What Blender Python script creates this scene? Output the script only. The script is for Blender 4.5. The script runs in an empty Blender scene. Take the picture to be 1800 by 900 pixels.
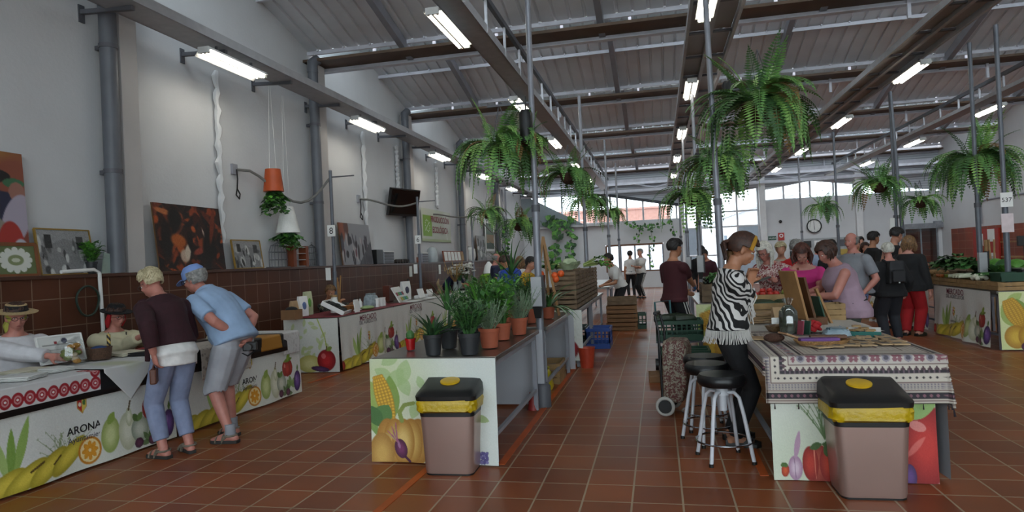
import bpy, bmesh, math, random
import numpy as np
from mathutils import Vector, Matrix, Euler
PI = math.pi
COL = bpy.context.scene.collection
rnd = random.Random(7)

# ------------------------------------------------------------------ camera (surveyed from the floor tiles)
CAMH, FPX, YAW, PITCH, ROLL = 1.5, 1149.0, .22022, .00791, -.04534
_cy, _sy = math.cos(YAW), math.sin(YAW)
FW = Vector((-_sy*math.cos(PITCH), _cy*math.cos(PITCH), math.sin(PITCH)))
_r0 = Vector((_cy, _sy, 0)); _u0 = _r0.cross(FW)
RT = _r0*math.cos(ROLL) + _u0*math.sin(ROLL)
UP = _u0*math.cos(ROLL) - _r0*math.sin(ROLL)
EYE = Vector((0, 0, CAMH))
def _ray(x, y): return RT*((x-900)/FPX) + UP*((450-y)/FPX) + FW
def atz(x, y, z=0.0):
    d = _ray(x, y); return EYE + d*((z-CAMH)/d.z)
def aty(x, y, Y):
    d = _ray(x, y); return EYE + d*(Y/d.y)
def atx(x, y, X):
    d = _ray(x, y); return EYE + d*(X/d.x)

# ------------------------------------------------------------------ materials
def lin(c):
    if isinstance(c, str):
        c = c.lstrip('#'); c = [int(c[i:i+2], 16)/255 for i in (0, 2, 4)]
    return tuple((v/12.92 if v <= .04045 else ((v+.055)/1.055)**2.4) for v in c[:3])
def shade(c, k):
    l = lin(c); return tuple(min(1, v*k) for v in l)
_mats = {}
def mat(name, c, rough=.6, metal=0.0, var=.12, scale=8.0, bump=0.0, bscale=60.0, spec=.5, emit=None, estr=0, alpha=None, trans=0, sss=0):
    """principled material whose colour wanders a little with a noise texture"""
    if name in _mats: return _mats[name]
    m = bpy.data.materials.new(name); m.use_nodes = True
    nt = m.node_tree; b = nt.nodes['Principled BSDF']
    l = lin(c)
    tc = nt.nodes.new('ShaderNodeTexCoord')
    n = nt.nodes.new('ShaderNodeTexNoise'); n.inputs['Scale'].default_value = scale; n.inputs['Detail'].default_value = 3
    nt.links.new(tc.outputs['Object'], n.inputs['Vector'])
    r = nt.nodes.new('ShaderNodeValToRGB')
    r.color_ramp.elements[0].position = .3; r.color_ramp.elements[1].position = .7
    r.color_ramp.elements[0].color = (*[v*(1-var) for v in l], 1)
    r.color_ramp.elements[1].color = (*[min(1, v*(1+var)) for v in l], 1)
    nt.links.new(n.outputs['Fac'], r.inputs['Fac']); nt.links.new(r.outputs['Color'], b.inputs['Base Color'])
    b.inputs['Roughness'].default_value = rough; b.inputs['Metallic'].default_value = metal
    b.inputs['Specular IOR Level'].default_value = spec
    if trans: b.inputs['Transmission Weight'].default_value = trans; b.inputs['IOR'].default_value = 1.45
    if alpha is not None: b.inputs['Alpha'].default_value = alpha
    if emit: b.inputs['Emission Color'].default_value = (*lin(emit), 1); b.inputs['Emission Strength'].default_value = estr
    if bump:
        n2 = nt.nodes.new('ShaderNodeTexNoise'); n2.inputs['Scale'].default_value = bscale; n2.inputs['Detail'].default_value = 4
        nt.links.new(tc.outputs['Object'], n2.inputs['Vector'])
        bp = nt.nodes.new('ShaderNodeBump'); bp.inputs['Strength'].default_value = bump; bp.inputs['Distance'].default_value = .02
        nt.links.new(n2.outputs['Fac'], bp.inputs['Height']); nt.links.new(bp.outputs['Normal'], b.inputs['Normal'])
    _mats[name] = m; return m

def print_mat(name='printed_cloth', rough=.55):
    """colour comes from the print held in the mesh's colour attribute, with a fine weave"""
    if name in _mats: return _mats[name]
    m = bpy.data.materials.new(name); m.use_nodes = True; nt = m.node_tree; b = nt.nodes['Principled BSDF']
    a = nt.nodes.new('ShaderNodeAttribute'); a.attribute_name = 'print'
    tc = nt.nodes.new('ShaderNodeTexCoord'); n = nt.nodes.new('ShaderNodeTexNoise'); n.inputs['Scale'].default_value = 220
    nt.links.new(tc.outputs['Object'], n.inputs['Vector'])
    mx = nt.nodes.new('ShaderNodeMix'); mx.data_type = 'RGBA'; mx.blend_type = 'MULTIPLY'; mx.inputs[0].default_value = .08
    nt.links.new(a.outputs['Color'], mx.inputs[6]); nt.links.new(n.outputs['Color'], mx.inputs[7])
    nt.links.new(mx.outputs[2], b.inputs['Base Color']); b.inputs['Roughness'].default_value = rough
    _mats[name] = m; return m

def two_tone(name, c1, c2, kind='wave', scale=30, rough=.8, lo=.45, hi=.55, dist=0.0, axis='Z', detail=2):
    """two colours split by a wave, noise, voronoi or checker texture in object space"""
    if name in _mats: return _mats[name]
    m = bpy.data.materials.new(name); m.use_nodes = True; nt = m.node_tree; b = nt.nodes['Principled BSDF']
    tc = nt.nodes.new('ShaderNodeTexCoord')
    if kind == 'wave':
        t = nt.nodes.new('ShaderNodeTexWave'); t.bands_direction = axis; t.inputs['Distortion'].default_value = dist; t.inputs['Detail'].default_value = detail
        out = t.outputs['Fac']
    elif kind == 'voronoi':
        t = nt.nodes.new('ShaderNodeTexVoronoi'); out = t.outputs['Distance']
    else:
        t = nt.nodes.new('ShaderNodeTexNoise'); t.inputs['Detail'].default_value = detail; t.inputs['Distortion'].default_value = dist; out = t.outputs['Fac']
    t.inputs['Scale'].default_value = scale
    nt.links.new(tc.outputs['Object'], t.inputs['Vector'])
    r = nt.nodes.new('ShaderNodeValToRGB')
    r.color_ramp.elements[0].position = lo; r.color_ramp.elements[1].position = hi
    r.color_ramp.elements[0].color = (*lin(c1), 1); r.color_ramp.elements[1].color = (*lin(c2), 1)
    nt.links.new(out, r.inputs['Fac']); nt.links.new(r.outputs['Color'], b.inputs['Base Color'])
    b.inputs['Roughness'].default_value = rough
    _mats[name] = m; return m

# ------------------------------------------------------------------ mesh builder
class MB:
    def __init__(s): s.v = []; s.f = []; s.m = []; s.x = Matrix.Identity(4)
    def add(s, vs, fs, mi=0):
        b = len(s.v); s.v.extend([tuple(s.x @ Vector(p)) for p in vs])
        s.f.extend([tuple(i+b for i in f) for f in fs]); s.m.extend([mi]*len(fs)); return s
    def at(s, loc=(0, 0, 0), rz=0.0, rx=0.0, ry=0.0): s.x = Matrix.Translation(loc) @ Euler((rx, ry, rz)).to_matrix().to_4x4(); return s
    def box(s, c, d, mi=0, rz=0.0, rx=0.0, ry=0.0, taper=1.0):
        R = Euler((rx, ry, rz)).to_matrix(); c = Vector(c); vs = []
        for sz in (-1, 1):
            for sx, sy in ((-1, -1), (1, -1), (1, 1), (-1, 1)):
                k = taper if sz > 0 else 1
                vs.append(c + R @ Vector((sx*d[0]/2*k, sy*d[1]/2*k, sz*d[2]/2)))
        return s.add(vs, [(3, 2, 1, 0), (4, 5, 6, 7), (0, 1, 5, 4), (1, 2, 6, 5), (2, 3, 7, 6), (3, 0, 4, 7)], mi)
    def bar(s, a, b, w, h=None, mi=0, up=(0, 0, 1)):
        """square bar from a to b, w wide and h high"""
        a, b = Vector(a), Vector(b); h = h or w; d = (b-a).normalized(); u = Vector(up)
        if abs(d.dot(u)) > .98: u = Vector((0, 1, 0))
        r = d.cross(u).normalized(); u = r.cross(d)
        vs = [p + r*sx*w/2 + u*sy*h/2 for p in (a, b) for sx, sy in ((-1, -1), (1, -1), (1, 1), (-1, 1))]
        return s.add(vs, [(3, 2, 1, 0), (4, 5, 6, 7), (0, 1, 5, 4), (1, 2, 6, 5), (2, 3, 7, 6), (3, 0, 4, 7)], mi)
    def rings(s, rings, mi=0, cap=True, close=False):
        n = len(rings[0]); vs = [p for r in rings for p in r]; fs = []
        for i in range(len(rings)-1 + (1 if close else 0)):
            a, b = i*n, ((i+1) % len(rings))*n
            fs += [(a+j, a+(j+1) % n, b+(j+1) % n, b+j) for j in range(n)]
        if cap and not close:
            fs.append(tuple(range(n-1, -1, -1))); e = (len(rings)-1)*n; fs.append(tuple(range(e, e+n)))
        return s.add(vs, fs, mi)
    def tube(s, pts, r, n=8, mi=0, cap=True, flat=1.0, close=False):
        pts = [Vector(p) for p in pts]; k = len(pts); rs = r if isinstance(r, (list, tuple)) else [r]*k
        rg = []; u = None
        for i, p in enumerate(pts):
            if close: d = pts[(i+1) % k]-pts[i-1]
            else: d = pts[min(i+1, k-1)]-pts[max(i-1, 0)]
            d = d.normalized() if d.length > 1e-9 else Vector((0, 0, 1))
            if u is None: u = Vector((0, 0, 1)) if abs(d.z) < .9 else Vector((0, 1, 0))
            u = (u - d*u.dot(d)); u = u.normalized() if u.length > 1e-6 else d.orthogonal().normalized()
            w = d.cross(u)
            rg.append([p + (w*math.cos(2*PI*j/n) + u*math.sin(2*PI*j/n)*flat)*rs[i] for j in range(n)])
        return s.rings(rg, mi, cap, close)
    def lathe(s, prof, n=20, c=(0, 0, 0), mi=0, sx=1.0, sy=1.0, cap=True, power=0):
        c = Vector(c); rg = []
        for r, z in prof:
            ring = []
            for j in range(n):
                a = 2*PI*j/n; x, y = math.cos(a), math.sin(a)
                if power: x = math.copysign(abs(x)**power, x); y = math.copysign(abs(y)**power, y)
                ring.append(c + Vector((x*r*sx, y*r*sy, z)))
            rg.append(ring)
        return s.rings(rg, mi, cap)
    def ball(s, c, r, nu=12, nv=8, mi=0, rot=None):
        c = Vector(c); rr = r if isinstance(r, (tuple, list)) else (r, r, r); R = Euler(rot).to_matrix() if rot else None
        rg = []
        for i in range(nv+1):
            t = -PI/2 + PI*i/nv; k = max(math.cos(t), .02)
            ring = [Vector((rr[0]*k*math.cos(2*PI*j/nu), rr[1]*k*math.sin(2*PI*j/nu), rr[2]*math.sin(t))) for j in range(nu)]
            rg.append([c + (R @ p if R else p) for p in ring])
        return s.rings(rg, mi)
    def prism(s, poly, a, b, mi=0, plane='xy'):
        """polygon in a plane pushed from a to b along the third axis"""
        def P(p, t): return {'xy': (p[0], p[1], t), 'xz': (p[0], t, p[1]), 'yz': (t, p[0], p[1])}[plane]
        return s.rings([[Vector(P(p, a)) for p in poly], [Vector(P(p, b)) for p in poly]], mi)
    def quad(s, a, b, c, d, mi=0): return s.add([a, b, c, d], [(0, 1, 2, 3)], mi)
    def sheet(s, fn, nu, nv, mi=0):
        vs = [fn(i/nu, j/nv) for j in range(nv+1) for i in range(nu+1)]
        fs = [(j*(nu+1)+i, j*(nu+1)+i+1, (j+1)*(nu+1)+i+1, (j+1)*(nu+1)+i) for j in range(nv) for i in range(nu)]
        return s.add(vs, fs, mi)
    def build(s, name, mats, parent=None, smooth=True, bevel=0.0, solid=0.0, loc=None, rz=None, sub=0, fix=True):
        me = bpy.data.meshes.new(name); me.from_pydata([tuple(v) for v in s.v], [], s.f)
        mats = mats if isinstance(mats, (list, tuple)) else [mats]
        for m in mats: me.materials.append(m)
        me.polygons.foreach_set('material_index', s.m)
        if fix and len(s.f) < 60000:
            bm = bmesh.new(); bm.from_mesh(me); bmesh.ops.recalc_face_normals(bm, faces=bm.faces); bm.to_mesh(me); bm.free()
        if smooth: me.polygons.foreach_set('use_smooth', [True]*len(me.polygons)); 
        if smooth:
            try: me.set_sharp_from_angle(angle=.7)
            except Exception: pass
        o = bpy.data.objects.new(name, me); COL.objects.link(o)
        if parent: o.parent = parent
        if loc is not None: o.location = loc
        if rz is not None: o.rotation_euler.z = rz
        if solid:
            d = o.modifiers.new('thick', 'SOLIDIFY'); d.thickness = solid; d.offset = 0
        if bevel:
            d = o.modifiers.new('bevel', 'BEVEL'); d.width = bevel; d.segments = 2; d.limit_method = 'ANGLE'
        if sub:
            d = o.modifiers.new('sub', 'SUBSURF'); d.levels = d.render_levels = sub
        return o

def tag(o, label=None, cat=None, group=None, kind=None):
    if label: o['label'] = label
    if cat: o['category'] = cat
    if group: o['group'] = group
    if kind: o['kind'] = kind
    return o
def thing(name, label, cat, loc=(0, 0, 0), rz=0.0, group=None):
    o = bpy.data.objects.new(name, None); o.empty_display_size = .1; COL.objects.link(o)
    o.location = loc; o.rotation_euler = (0, 0, rz); return tag(o, label, cat, group)
def kids(o): return [c for c in list(bpy.data.objects) if c.parent == o]
def dup(root, loc=None, rz=None, label=None, group=None, scale=None, _parent=None):
    """a copy of a thing together with its parts and sub-parts (mesh data shared)"""
    r = root.copy(); COL.objects.link(r)
    if _parent is not None: r.parent = _parent
    if loc is not None: r.location = loc
    if rz is not None: r.rotation_euler.z = rz
    if scale is not None: r.scale = (scale,)*3 if not isinstance(scale, (tuple, list)) else scale
    if label: r['label'] = label
    if group: r['group'] = group
    for c in list(root.children): dup(c, _parent=r)
    return r

# ------------------------------------------------------------------ a little paint box for printed cloth and pictures
class Art:
    def __init__(s, w, h, bg): s.w, s.h = w, h; s.a = np.empty((h, w, 3)); s.a[:] = s._c(bg); s.X, s.Y = np.meshgrid((np.arange(w)+.5)/w*(w/h), (np.arange(h)+.5)/h); s.asp = w/h
    def _c(s, c):
        if isinstance(c, str): c = c.lstrip('#'); return np.array([int(c[i:i+2], 16)/255 for i in (0, 2, 4)])
        return np.array(c)
    def blend(s, k, c, al=1.0):
        k = np.clip(k, 0, 1)[..., None]*al; s.a = s.a*(1-k) + s._c(c)*k
    def ell(s, x, y, rx, ry, c, c2=None, ang=0.0, soft=.06, al=1.0):
        """ellipse; c2 is the ink towards its rim"""
        dx, dy = s.X-x, s.Y-y; ca, sa = math.cos(ang), math.sin(ang)
        u, v = (dx*ca+dy*sa)/rx, (-dx*sa+dy*ca)/ry; d = np.sqrt(u*u+v*v)
        k = np.clip((1-d)/soft+.5, 0, 1)
        if c2 is not None:
            t = np.clip((d-.3)/.7, 0, 1)[..., None]; col = s._c(c)*(1-t)+s._c(c2)*t
            kk = k[..., None]*al; s.a = s.a*(1-kk)+col*kk
        else: s.blend(k, c, al)
    def poly(s, pts, c, soft=.004, al=1.0):
        n = len(pts); ins = np.zeros(s.X.shape, bool); dist = np.full(s.X.shape, 9.)
        for i in range(n):
            x1, y1 = pts[i]; x2, y2 = pts[(i+1) % n]
            if y1 != y2:
                cr = ((y1 > s.Y) != (y2 > s.Y)) & (s.X < (x2-x1)*(s.Y-y1)/(y2-y1)+x1); ins ^= cr
        s.blend(ins.astype(float), c, al)
    def line(s, pts, w, c, w2=None, al=1.0):
        k = np.zeros(s.X.shape); n = len(pts)-1
        for i in range(n):
            (x1, y1), (x2, y2) = pts[i], pts[i+1]; L = (x2-x1)**2+(y2-y1)**2+1e-12
            t = np.clip(((s.X-x1)*(x2-x1)+(s.Y-y1)*(y2-y1))/L, 0, 1)
            d = np.hypot(s.X-x1-t*(x2-x1), s.Y-y1-t*(y2-y1))
            ww = w if w2 is None else w+(w2-w)*(i+t)/n
            k = np.maximum(k, np.clip((ww-d)/(.4/s.h)+.5, 0, 1))
        s.blend(k, c, al)
    def leaf(s, x, y, L, w, ang, c, al=1.0, vein=None):
        dx, dy = s.X-x, s.Y-y; ca, sa = math.cos(ang), math.sin(ang)
        u, v = (dx*ca+dy*sa)/L, (-dx*sa+dy*ca)
        half = w*np.sin(np.clip(u, 0, 1)*PI)**.8
        k = ((u > 0) & (u < 1))*np.clip((half-np.abs(v))/(.5/s.h)+.5, 0, 1)
        s.blend(k, c, al)
        if vein: s.line([(x, y), (x+L*ca, y+L*sa)], .004, vein, .001, al)
    def rect(s, x0, y0, x1, y1, c, al=1.0): s.blend(((s.X >= x0) & (s.X < x1) & (s.Y >= y0) & (s.Y < y1)).astype(float), c, al)
    def speckle(s, amt, seed=1):
        r = np.random.RandomState(seed); s.a = np.clip(s.a + r.normal(0, amt, s.a.shape[:2])[..., None], 0, 1)

def painted(name, art, fn, parent=None, mtl=None, solid=0.0, rough=.55):
    """sheet fn(u,v) (u across, v down) carrying the print on its vertices"""
    h, w = art.a.shape[:2]
    vs = np.array([fn((i+.5)/w if 0 < i < w-1 else (0 if i == 0 else 1), (j+.5)/h if 0 < j < h-1 else (0 if j == 0 else 1)) for j in range(h) for i in range(w)], dtype=np.float32)
    idx = np.arange(w*h).reshape(h, w)
    fs = np.stack([idx[:-1, :-1], idx[1:, :-1], idx[1:, 1:], idx[:-1, 1:]], -1).reshape(-1, 4)
    me = bpy.data.meshes.new(name)
    me.vertices.add(len(vs)); me.vertices.foreach_set('co', vs.ravel())
    me.loops.add(fs.size); me.loops.foreach_set('vertex_index', fs.ravel().astype(np.int32))
    me.polygons.add(len(fs)); me.polygons.foreach_set('loop_start', np.arange(0, fs.size, 4, dtype=np.int32))
    me.update(calc_edges=True)
    c = np.clip(art.a.reshape(-1, 3), 0, 1); l = np.where(c <= .04045, c/12.92, ((c+.055)/1.055)**2.4)
    at = me.attributes.new('print', 'FLOAT_COLOR', 'POINT')
    at.data.foreach_set('color', np.concatenate([l, np.ones((len(l), 1))], 1).astype(np.float32).ravel())
    me.polygons.foreach_set('use_smooth', [True]*len(fs))
    me.materials.append(mtl or print_mat('printed_cloth', rough))
    o = bpy.data.objects.new(name, me); COL.objects.link(o)
    if parent: o.parent = parent
    if solid:
        d = o.modifiers.new('thick', 'SOLIDIFY'); d.thickness = solid; d.offset = 0
    return o

def lettering(name, text, size, M, m, parent=None, align='CENTER', ext=.0006, bold=0.0, warp=None):
    """raised letters; M places the text plane (x along the line, y up)"""
    cu = bpy.data.curves.new(name, 'FONT'); cu.body = text; cu.size = size; cu.align_x = align; cu.extrude = ext; cu.offset = bold; cu.resolution_u = 3
    t = bpy.data.objects.new(name, cu); COL.objects.link(t)
    dg = bpy.context.evaluated_depsgraph_get(); me = bpy.data.meshes.new_from_object(t.evaluated_get(dg))
    bpy.data.objects.remove(t); bpy.data.curves.remove(cu)
    me.transform(M)
    me.materials.clear(); me.materials.append(m); me.name = name
    if warp:
        for v in me.vertices: v.co = warp(v.co)
    o = bpy.data.objects.new(name, me); COL.objects.link(o)
    if parent: o.parent = parent
    return o
def frame_matrix(o, x, y):
    x = Vector(x).normalized(); y = Vector(y).normalized(); z = x.cross(y)
    return Matrix(((x.x, y.x, z.x, o[0]), (x.y, y.y, z.y, o[1]), (x.z, y.z, z.z, o[2]), (0, 0, 0, 1)))
SKY, EXPO, TUBE = 4.6, 0.0, 18
# ================================================================== SETTING
XL, XR, YB, YF = -6.3, 11.75, 31.0, -2.95
GUT = [YF + 4.85*k for k in range(8)]          # gutter lines of the saw-tooth roof
ZLOW, ZTOP = 5.55, 6.85
LEDGE = 1.57; XD = -6.03                        # tiled dado with a ledge on top
white = mat('white_plaster', '#cccdcf', .85, var=.04, scale=1.2, bump=.15, bscale=25)
white_warm = mat('cream_paint', '#b9b5b3', .7, var=.05, scale=2)
grey_pipe = mat('grey_plastic_pipe', '#62656c', .45, var=.08, scale=5)
steel_grey = mat('painted_grey_steel', '#8f9199', .5, var=.08, scale=4)
steel_light = mat('galvanised_light_steel', '#cfd0da', .45, metal=.0, var=.1, scale=5)
steel_dark = mat('dark_grey_steel', '#55565c', .5, var=.1, scale=4)
brown_strip = mat('brown_gutter_board', '#5e4a3a', .6, var=.25, scale=2)
black_plastic = mat('black_plastic', '#141415', .4, var=.2)
inox = mat('brushed_steel', '#8b8680', .28, metal=.9, var=.1, scale=3)
wood = mat('pine_wood', '#9c7448', .6, var=.2, scale=6)
orange_tape = mat('orange_floor_tape', '#b5521c', .5, var=.15, scale=4)

def thin_glass(name='clear_glass', tint=(.92, .97, .98), mixf=.08):
    if name in _mats: return _mats[name]
    m = bpy.data.materials.new(name); m.use_nodes = True; nt = m.node_tree
    for n in list(nt.nodes):
        if n.type != 'OUTPUT_MATERIAL': nt.nodes.remove(n)
    o = [n for n in nt.nodes if n.type == 'OUTPUT_MATERIAL'][0]
    t = nt.nodes.new('ShaderNodeBsdfTransparent'); t.inputs[0].default_value = (*tint, 1)
    g = nt.nodes.new('ShaderNodeBsdfGlossy'); g.inputs['Roughness'].default_value = .03
    x = nt.nodes.new('ShaderNodeMixShader'); x.inputs[0].default_value = mixf
    nt.links.new(t.outputs[0], x.inputs[1]); nt.links.new(g.outputs[0], x.inputs[2]); nt.links.new(x.outputs[0], o.inputs[0])
    _mats[name] = m; return m
glass = thin_glass()

def tile_mat(name, c1, c2, mortar, w, h, ox, oy, plane, msize=.006, rough=.3, offset=0.0, bump=.3):
    m = bpy.data.materials.new(name); m.use_nodes = True; nt = m.node_tree; b = nt.nodes['Principled BSDF']
    tc = nt.nodes.new('ShaderNodeTexCoord'); sp = nt.nodes.new('ShaderNodeSeparateXYZ'); cb = nt.nodes.new('ShaderNodeCombineXYZ')
    nt.links.new(tc.outputs['Object'], sp.inputs[0])
    ax = {'xy': ('X', 'Y'), 'yz': ('Y', 'Z'), 'xz': ('X', 'Z')}[plane]
    for k, (a, off) in enumerate(zip(ax, (ox, oy))):
        ad = nt.nodes.new('ShaderNodeMath'); ad.operation = 'ADD'; ad.inputs[1].default_value = off
        nt.links.new(sp.outputs[a], ad.inputs[0]); nt.links.new(ad.outputs[0], cb.inputs[k])
    br = nt.nodes.new('ShaderNodeTexBrick'); br.offset = offset; br.squash = 1
    br.inputs['Color1'].default_value = (*lin(c1), 1); br.inputs['Color2'].default_value = (*lin(c2), 1); br.inputs['Mortar'].default_value = (*lin(mortar), 1)
    br.inputs['Scale'].default_value = 1; br.inputs['Brick Width'].default_value = w; br.inputs['Row Height'].default_value = h
    br.inputs['Mortar Size'].default_value = msize; br.inputs['Mortar Smooth'].default_value = .3; br.inputs['Bias'].default_value = 0
    nt.links.new(cb.outputs[0], br.inputs['Vector'])
    n = nt.nodes.new('ShaderNodeTexNoise'); n.inputs['Scale'].default_value = 1.6; n.inputs['Detail'].default_value = 5
    nt.links.new(tc.outputs['Object'], n.inputs['Vector'])
    mr = nt.nodes.new('ShaderNodeMapRange'); mr.inputs[1].default_value = .3; mr.inputs[2].default_value = .7; mr.inputs[3].default_value = .78; mr.inputs[4].default_value = 1.18
    nt.links.new(n.outputs['Fac'], mr.inputs[0])
    mx = nt.nodes.new('ShaderNodeMix'); mx.data_type = 'RGBA'; mx.blend_type = 'MULTIPLY'; mx.inputs[0].default_value = 1
    nt.links.new(br.outputs['Color'], mx.inputs[6]); nt.links.new(mr.outputs[0], mx.inputs[7]); nt.links.new(mx.outputs[2], b.inputs['Base Color'])
    rr = nt.nodes.new('ShaderNodeMapRange'); rr.inputs[3].default_value = rough; rr.inputs[4].default_value = rough+.2
    nt.links.new(n.outputs['Fac'], rr.inputs[0]); nt.links.new(rr.outputs[0], b.inputs['Roughness'])
    b.inputs['Specular IOR Level'].default_value = .3
    bp = nt.nodes.new('ShaderNodeBump'); bp.inputs['Strength'].default_value = bump; bp.inputs['Distance'].default_value = .004; bp.invert = True
    nt.links.new(br.outputs['Fac'], bp.inputs['Height']); nt.links.new(bp.outputs['Normal'], b.inputs['Normal'])
    return m
TS = .30156
floor_m = tile_mat('terracotta_floor_tiles', '#92502b', '#7c4224', '#a38f74', TS, TS, 1.43144+TS*40, -.1157+TS*40, 'xy', .007, .26)
dado_m = tile_mat('brown_wall_tiles', '#56301f', '#4a2a1c', '#7a6352', .308, .29, 10*.308-.01, 1.45-.29*.57, 'yz', .006, .35)
red_tile = tile_mat('red_brown_wall_tiles', '#93432a', '#7f3a26', '#a77c66', .6, .3, 12, 0, 'yz', .006, .3)
red_tile_b = tile_mat('red_brown_wall_tiles_end', '#93432a', '#7f3a26', '#a77c66', .6, .3, 12, 0, 'xz', .006, .3)

def struct(name, mb, m, parent=None, **k):
    o = mb.build(name, m, parent, **k)
    if not parent: tag(o, kind='structure')
    return o
struct('floor', MB().box(((XL+XR)/2, (YF+YB)/2, -.05), (XR-XL+.6, YB-YF+.6, .1)), floor_m, smooth=False)
def saw(x0, x1):
    p = [(YF, -.1), (YB+.2, -.1), (YB+.2, ZLOW)]
    for k in range(len(GUT)-1, 0, -1): p += [(GUT[k], ZLOW+.05), (GUT[k-1], ZTOP+.05)]
    return MB().prism(p, x0, x1, plane='yz')
struct('wall_left', saw(XL-.2, XL), white, smooth=False)
struct('wall_right', saw(XR, XR+.2), white, smooth=False)
wf = MB()      # entrance side behind the camera: tall glass front
for x0, x1, z0, z1 in ((XL-.2, -4.5, 0, 7), (9.5, XR+.2, 0, 7), (-4.5, 9.5, 5.0, 7)): wf.box(((x0+x1)/2, YF-.1, (z0+z1)/2), (x1-x0, .2, z1-z0))
struct('wall_front', wf, white, smooth=False)
ent = thing('door_3', None, None); tag(ent, kind='structure'); ef = MB()
for k in range(11): ef.box((-4.5+1.4*k, YF-.1, 2.5), (.07, .1, 5))
for z in (.04, 2.3, 4.96): ef.box((2.5, YF-.1, z), (14, .1, .08))
ef.build('door_frame', steel_grey, ent, smooth=False); MB().box((2.5, YF-.1, 2.5), (13.9, .008, 4.9)).build('pane', glass, ent, smooth=False)
dd = thing('trim_1', None, None); tag(dd, kind='structure')
struct('tiled_dado', MB().box(((XL+XD)/2, (YF+YB)/2, LEDGE/2-.02), (XD-XL, YB-YF, LEDGE-.04)), dado_m, dd, smooth=False)
struct('ledge_cap', MB().box(((XL+XD)/2+.01, (YF+YB)/2, LEDGE-.02), (XD-XL+.03, YB-YF, .04)), mat('brown_ledge_tile', '#4a2d22', .35, var=.15, scale=3), dd, smooth=False, bevel=.006)
tag(struct('trim_2', MB().box((XR-.02, 23.5, 1.0), (.04, 13, 2.0)), red_tile, smooth=False), kind='structure')
# white pilasters beside the rain pipes
PIPEY = [6.38, 11.06, 15.58, 20.2, 25.0]
for k, y in enumerate(PIPEY):
    p = MB().box((XL+.11, y+.27, LEDGE/2+2.16), (.22, .26, 5.9-LEDGE+.5))
    p.box((XL+.05, y+.15, LEDGE/2+2.16), (.1, .06, 5.9-LEDGE+.5))
    struct('pilaster_%d' % (k+1), p, [white_warm], smooth=False, bevel=.008); bpy.data.objects['pilaster_%d' % (k+1)].name = 'trim_%d' % (k+3)

# ---- saw-tooth roof
ceil = thing('ceiling', None, None); tag(ceil, kind='structure')
sheet_m = mat('ribbed_roof_sheet', '#d8dade', .5, metal=.0, var=.08, scale=1.5)
roof_top_m = mat('white_outer_roof', '#e8e8e8', .8)
def slope_z(k, y): t = (y-GUT[k])/4.85; return ZTOP + (ZLOW-ZTOP)*t
for k in range(len(GUT)-1):
    y0, y1 = GUT[k], GUT[k+1]-.3
    m = MB(); x = XL; prof = []
    while x < XR:
        prof += [(x, 0), (x+.20, 0), (x+.215, -.035), (x+.25, -.035), (x+.265, 0)]; x += .265
    vs = []; n = len(prof)
    for (yy, zz) in ((y0, ZTOP), (y1, slope_z(k, y1))):
        vs += [(px, yy, zz-pz+.0) for px, pz in prof]
    m.add(vs, [(i, i+1, n+i+1, n+i) for i in range(n-1)])
    m.build('roof_sheet', sheet_m, ceil, smooth=False, fix=False)
    MB().box(((XL+XR)/2, (y0+y1)/2, (ZTOP+slope_z(k, y1))/2+.16), (XR-XL+.4, math.hypot(y1-y0, ZTOP-slope_z(k, y1)), .05), rx=-math.atan2(ZTOP-ZLOW, 4.85)).build('outer_roof_sheet', roof_top_m, ceil, smooth=False)
    for j, d in enumerate((.36, 1.95, 3.5, 4.8)):
        y = GUT[k+1]-d; z = slope_z(k, y)-.06
        p = MB().box(((XL+XR)/2, y, z), (XR-XL, .05, .07))
        xx = XL+.23
        while xx < XR: p.box((xx, y-.045, z+.03), (.03, .03, .03)); xx += .53      # fixing clips
        p.build('purlin', steel_light, ceil, smooth=False)
    for xr in (-4.35, -.78, 2.8, 6.37, 9.95):
        a = Vector((xr, y0+.1, ZTOP-.2)); b = Vector((xr, y1+.25, slope_z(k, y1)-.2))
        MB().bar(a, b, .11, .18).build('rafter', steel_grey, ceil, smooth=False)
    g = GUT[k+1]
    MB().box(((XL+XR)/2, g-.29, ZLOW-.15), (XR-XL, .52, .05)).build('gutter_board', brown_strip, ceil, smooth=False)
    MB().box(((XL+XR)/2, g, ZLOW-.17), (XR-XL, .09, .16)).box(((XL+XR)/2, g-.05, ZLOW-.25), (XR-XL, .12, .015)).build('gutter_beam', steel_light, ceil, smooth=False)
    # glazing of the saw tooth
    w = MB(); xx = XL
    while xx < XR: w.box((xx, g, (ZLOW+ZTOP)/2), (.05, .05, ZTOP-ZLOW)); xx += 1.2
    if k < len(GUT)-2:
        w.build('glazing_bar', steel_light, ceil, smooth=False)
        MB().box(((XL+XR)/2, g+.01, (ZLOW+ZTOP)/2), (XR-XL, .008, ZTOP-ZLOW)).build('glazing', glass, ceil, smooth=False)

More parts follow.
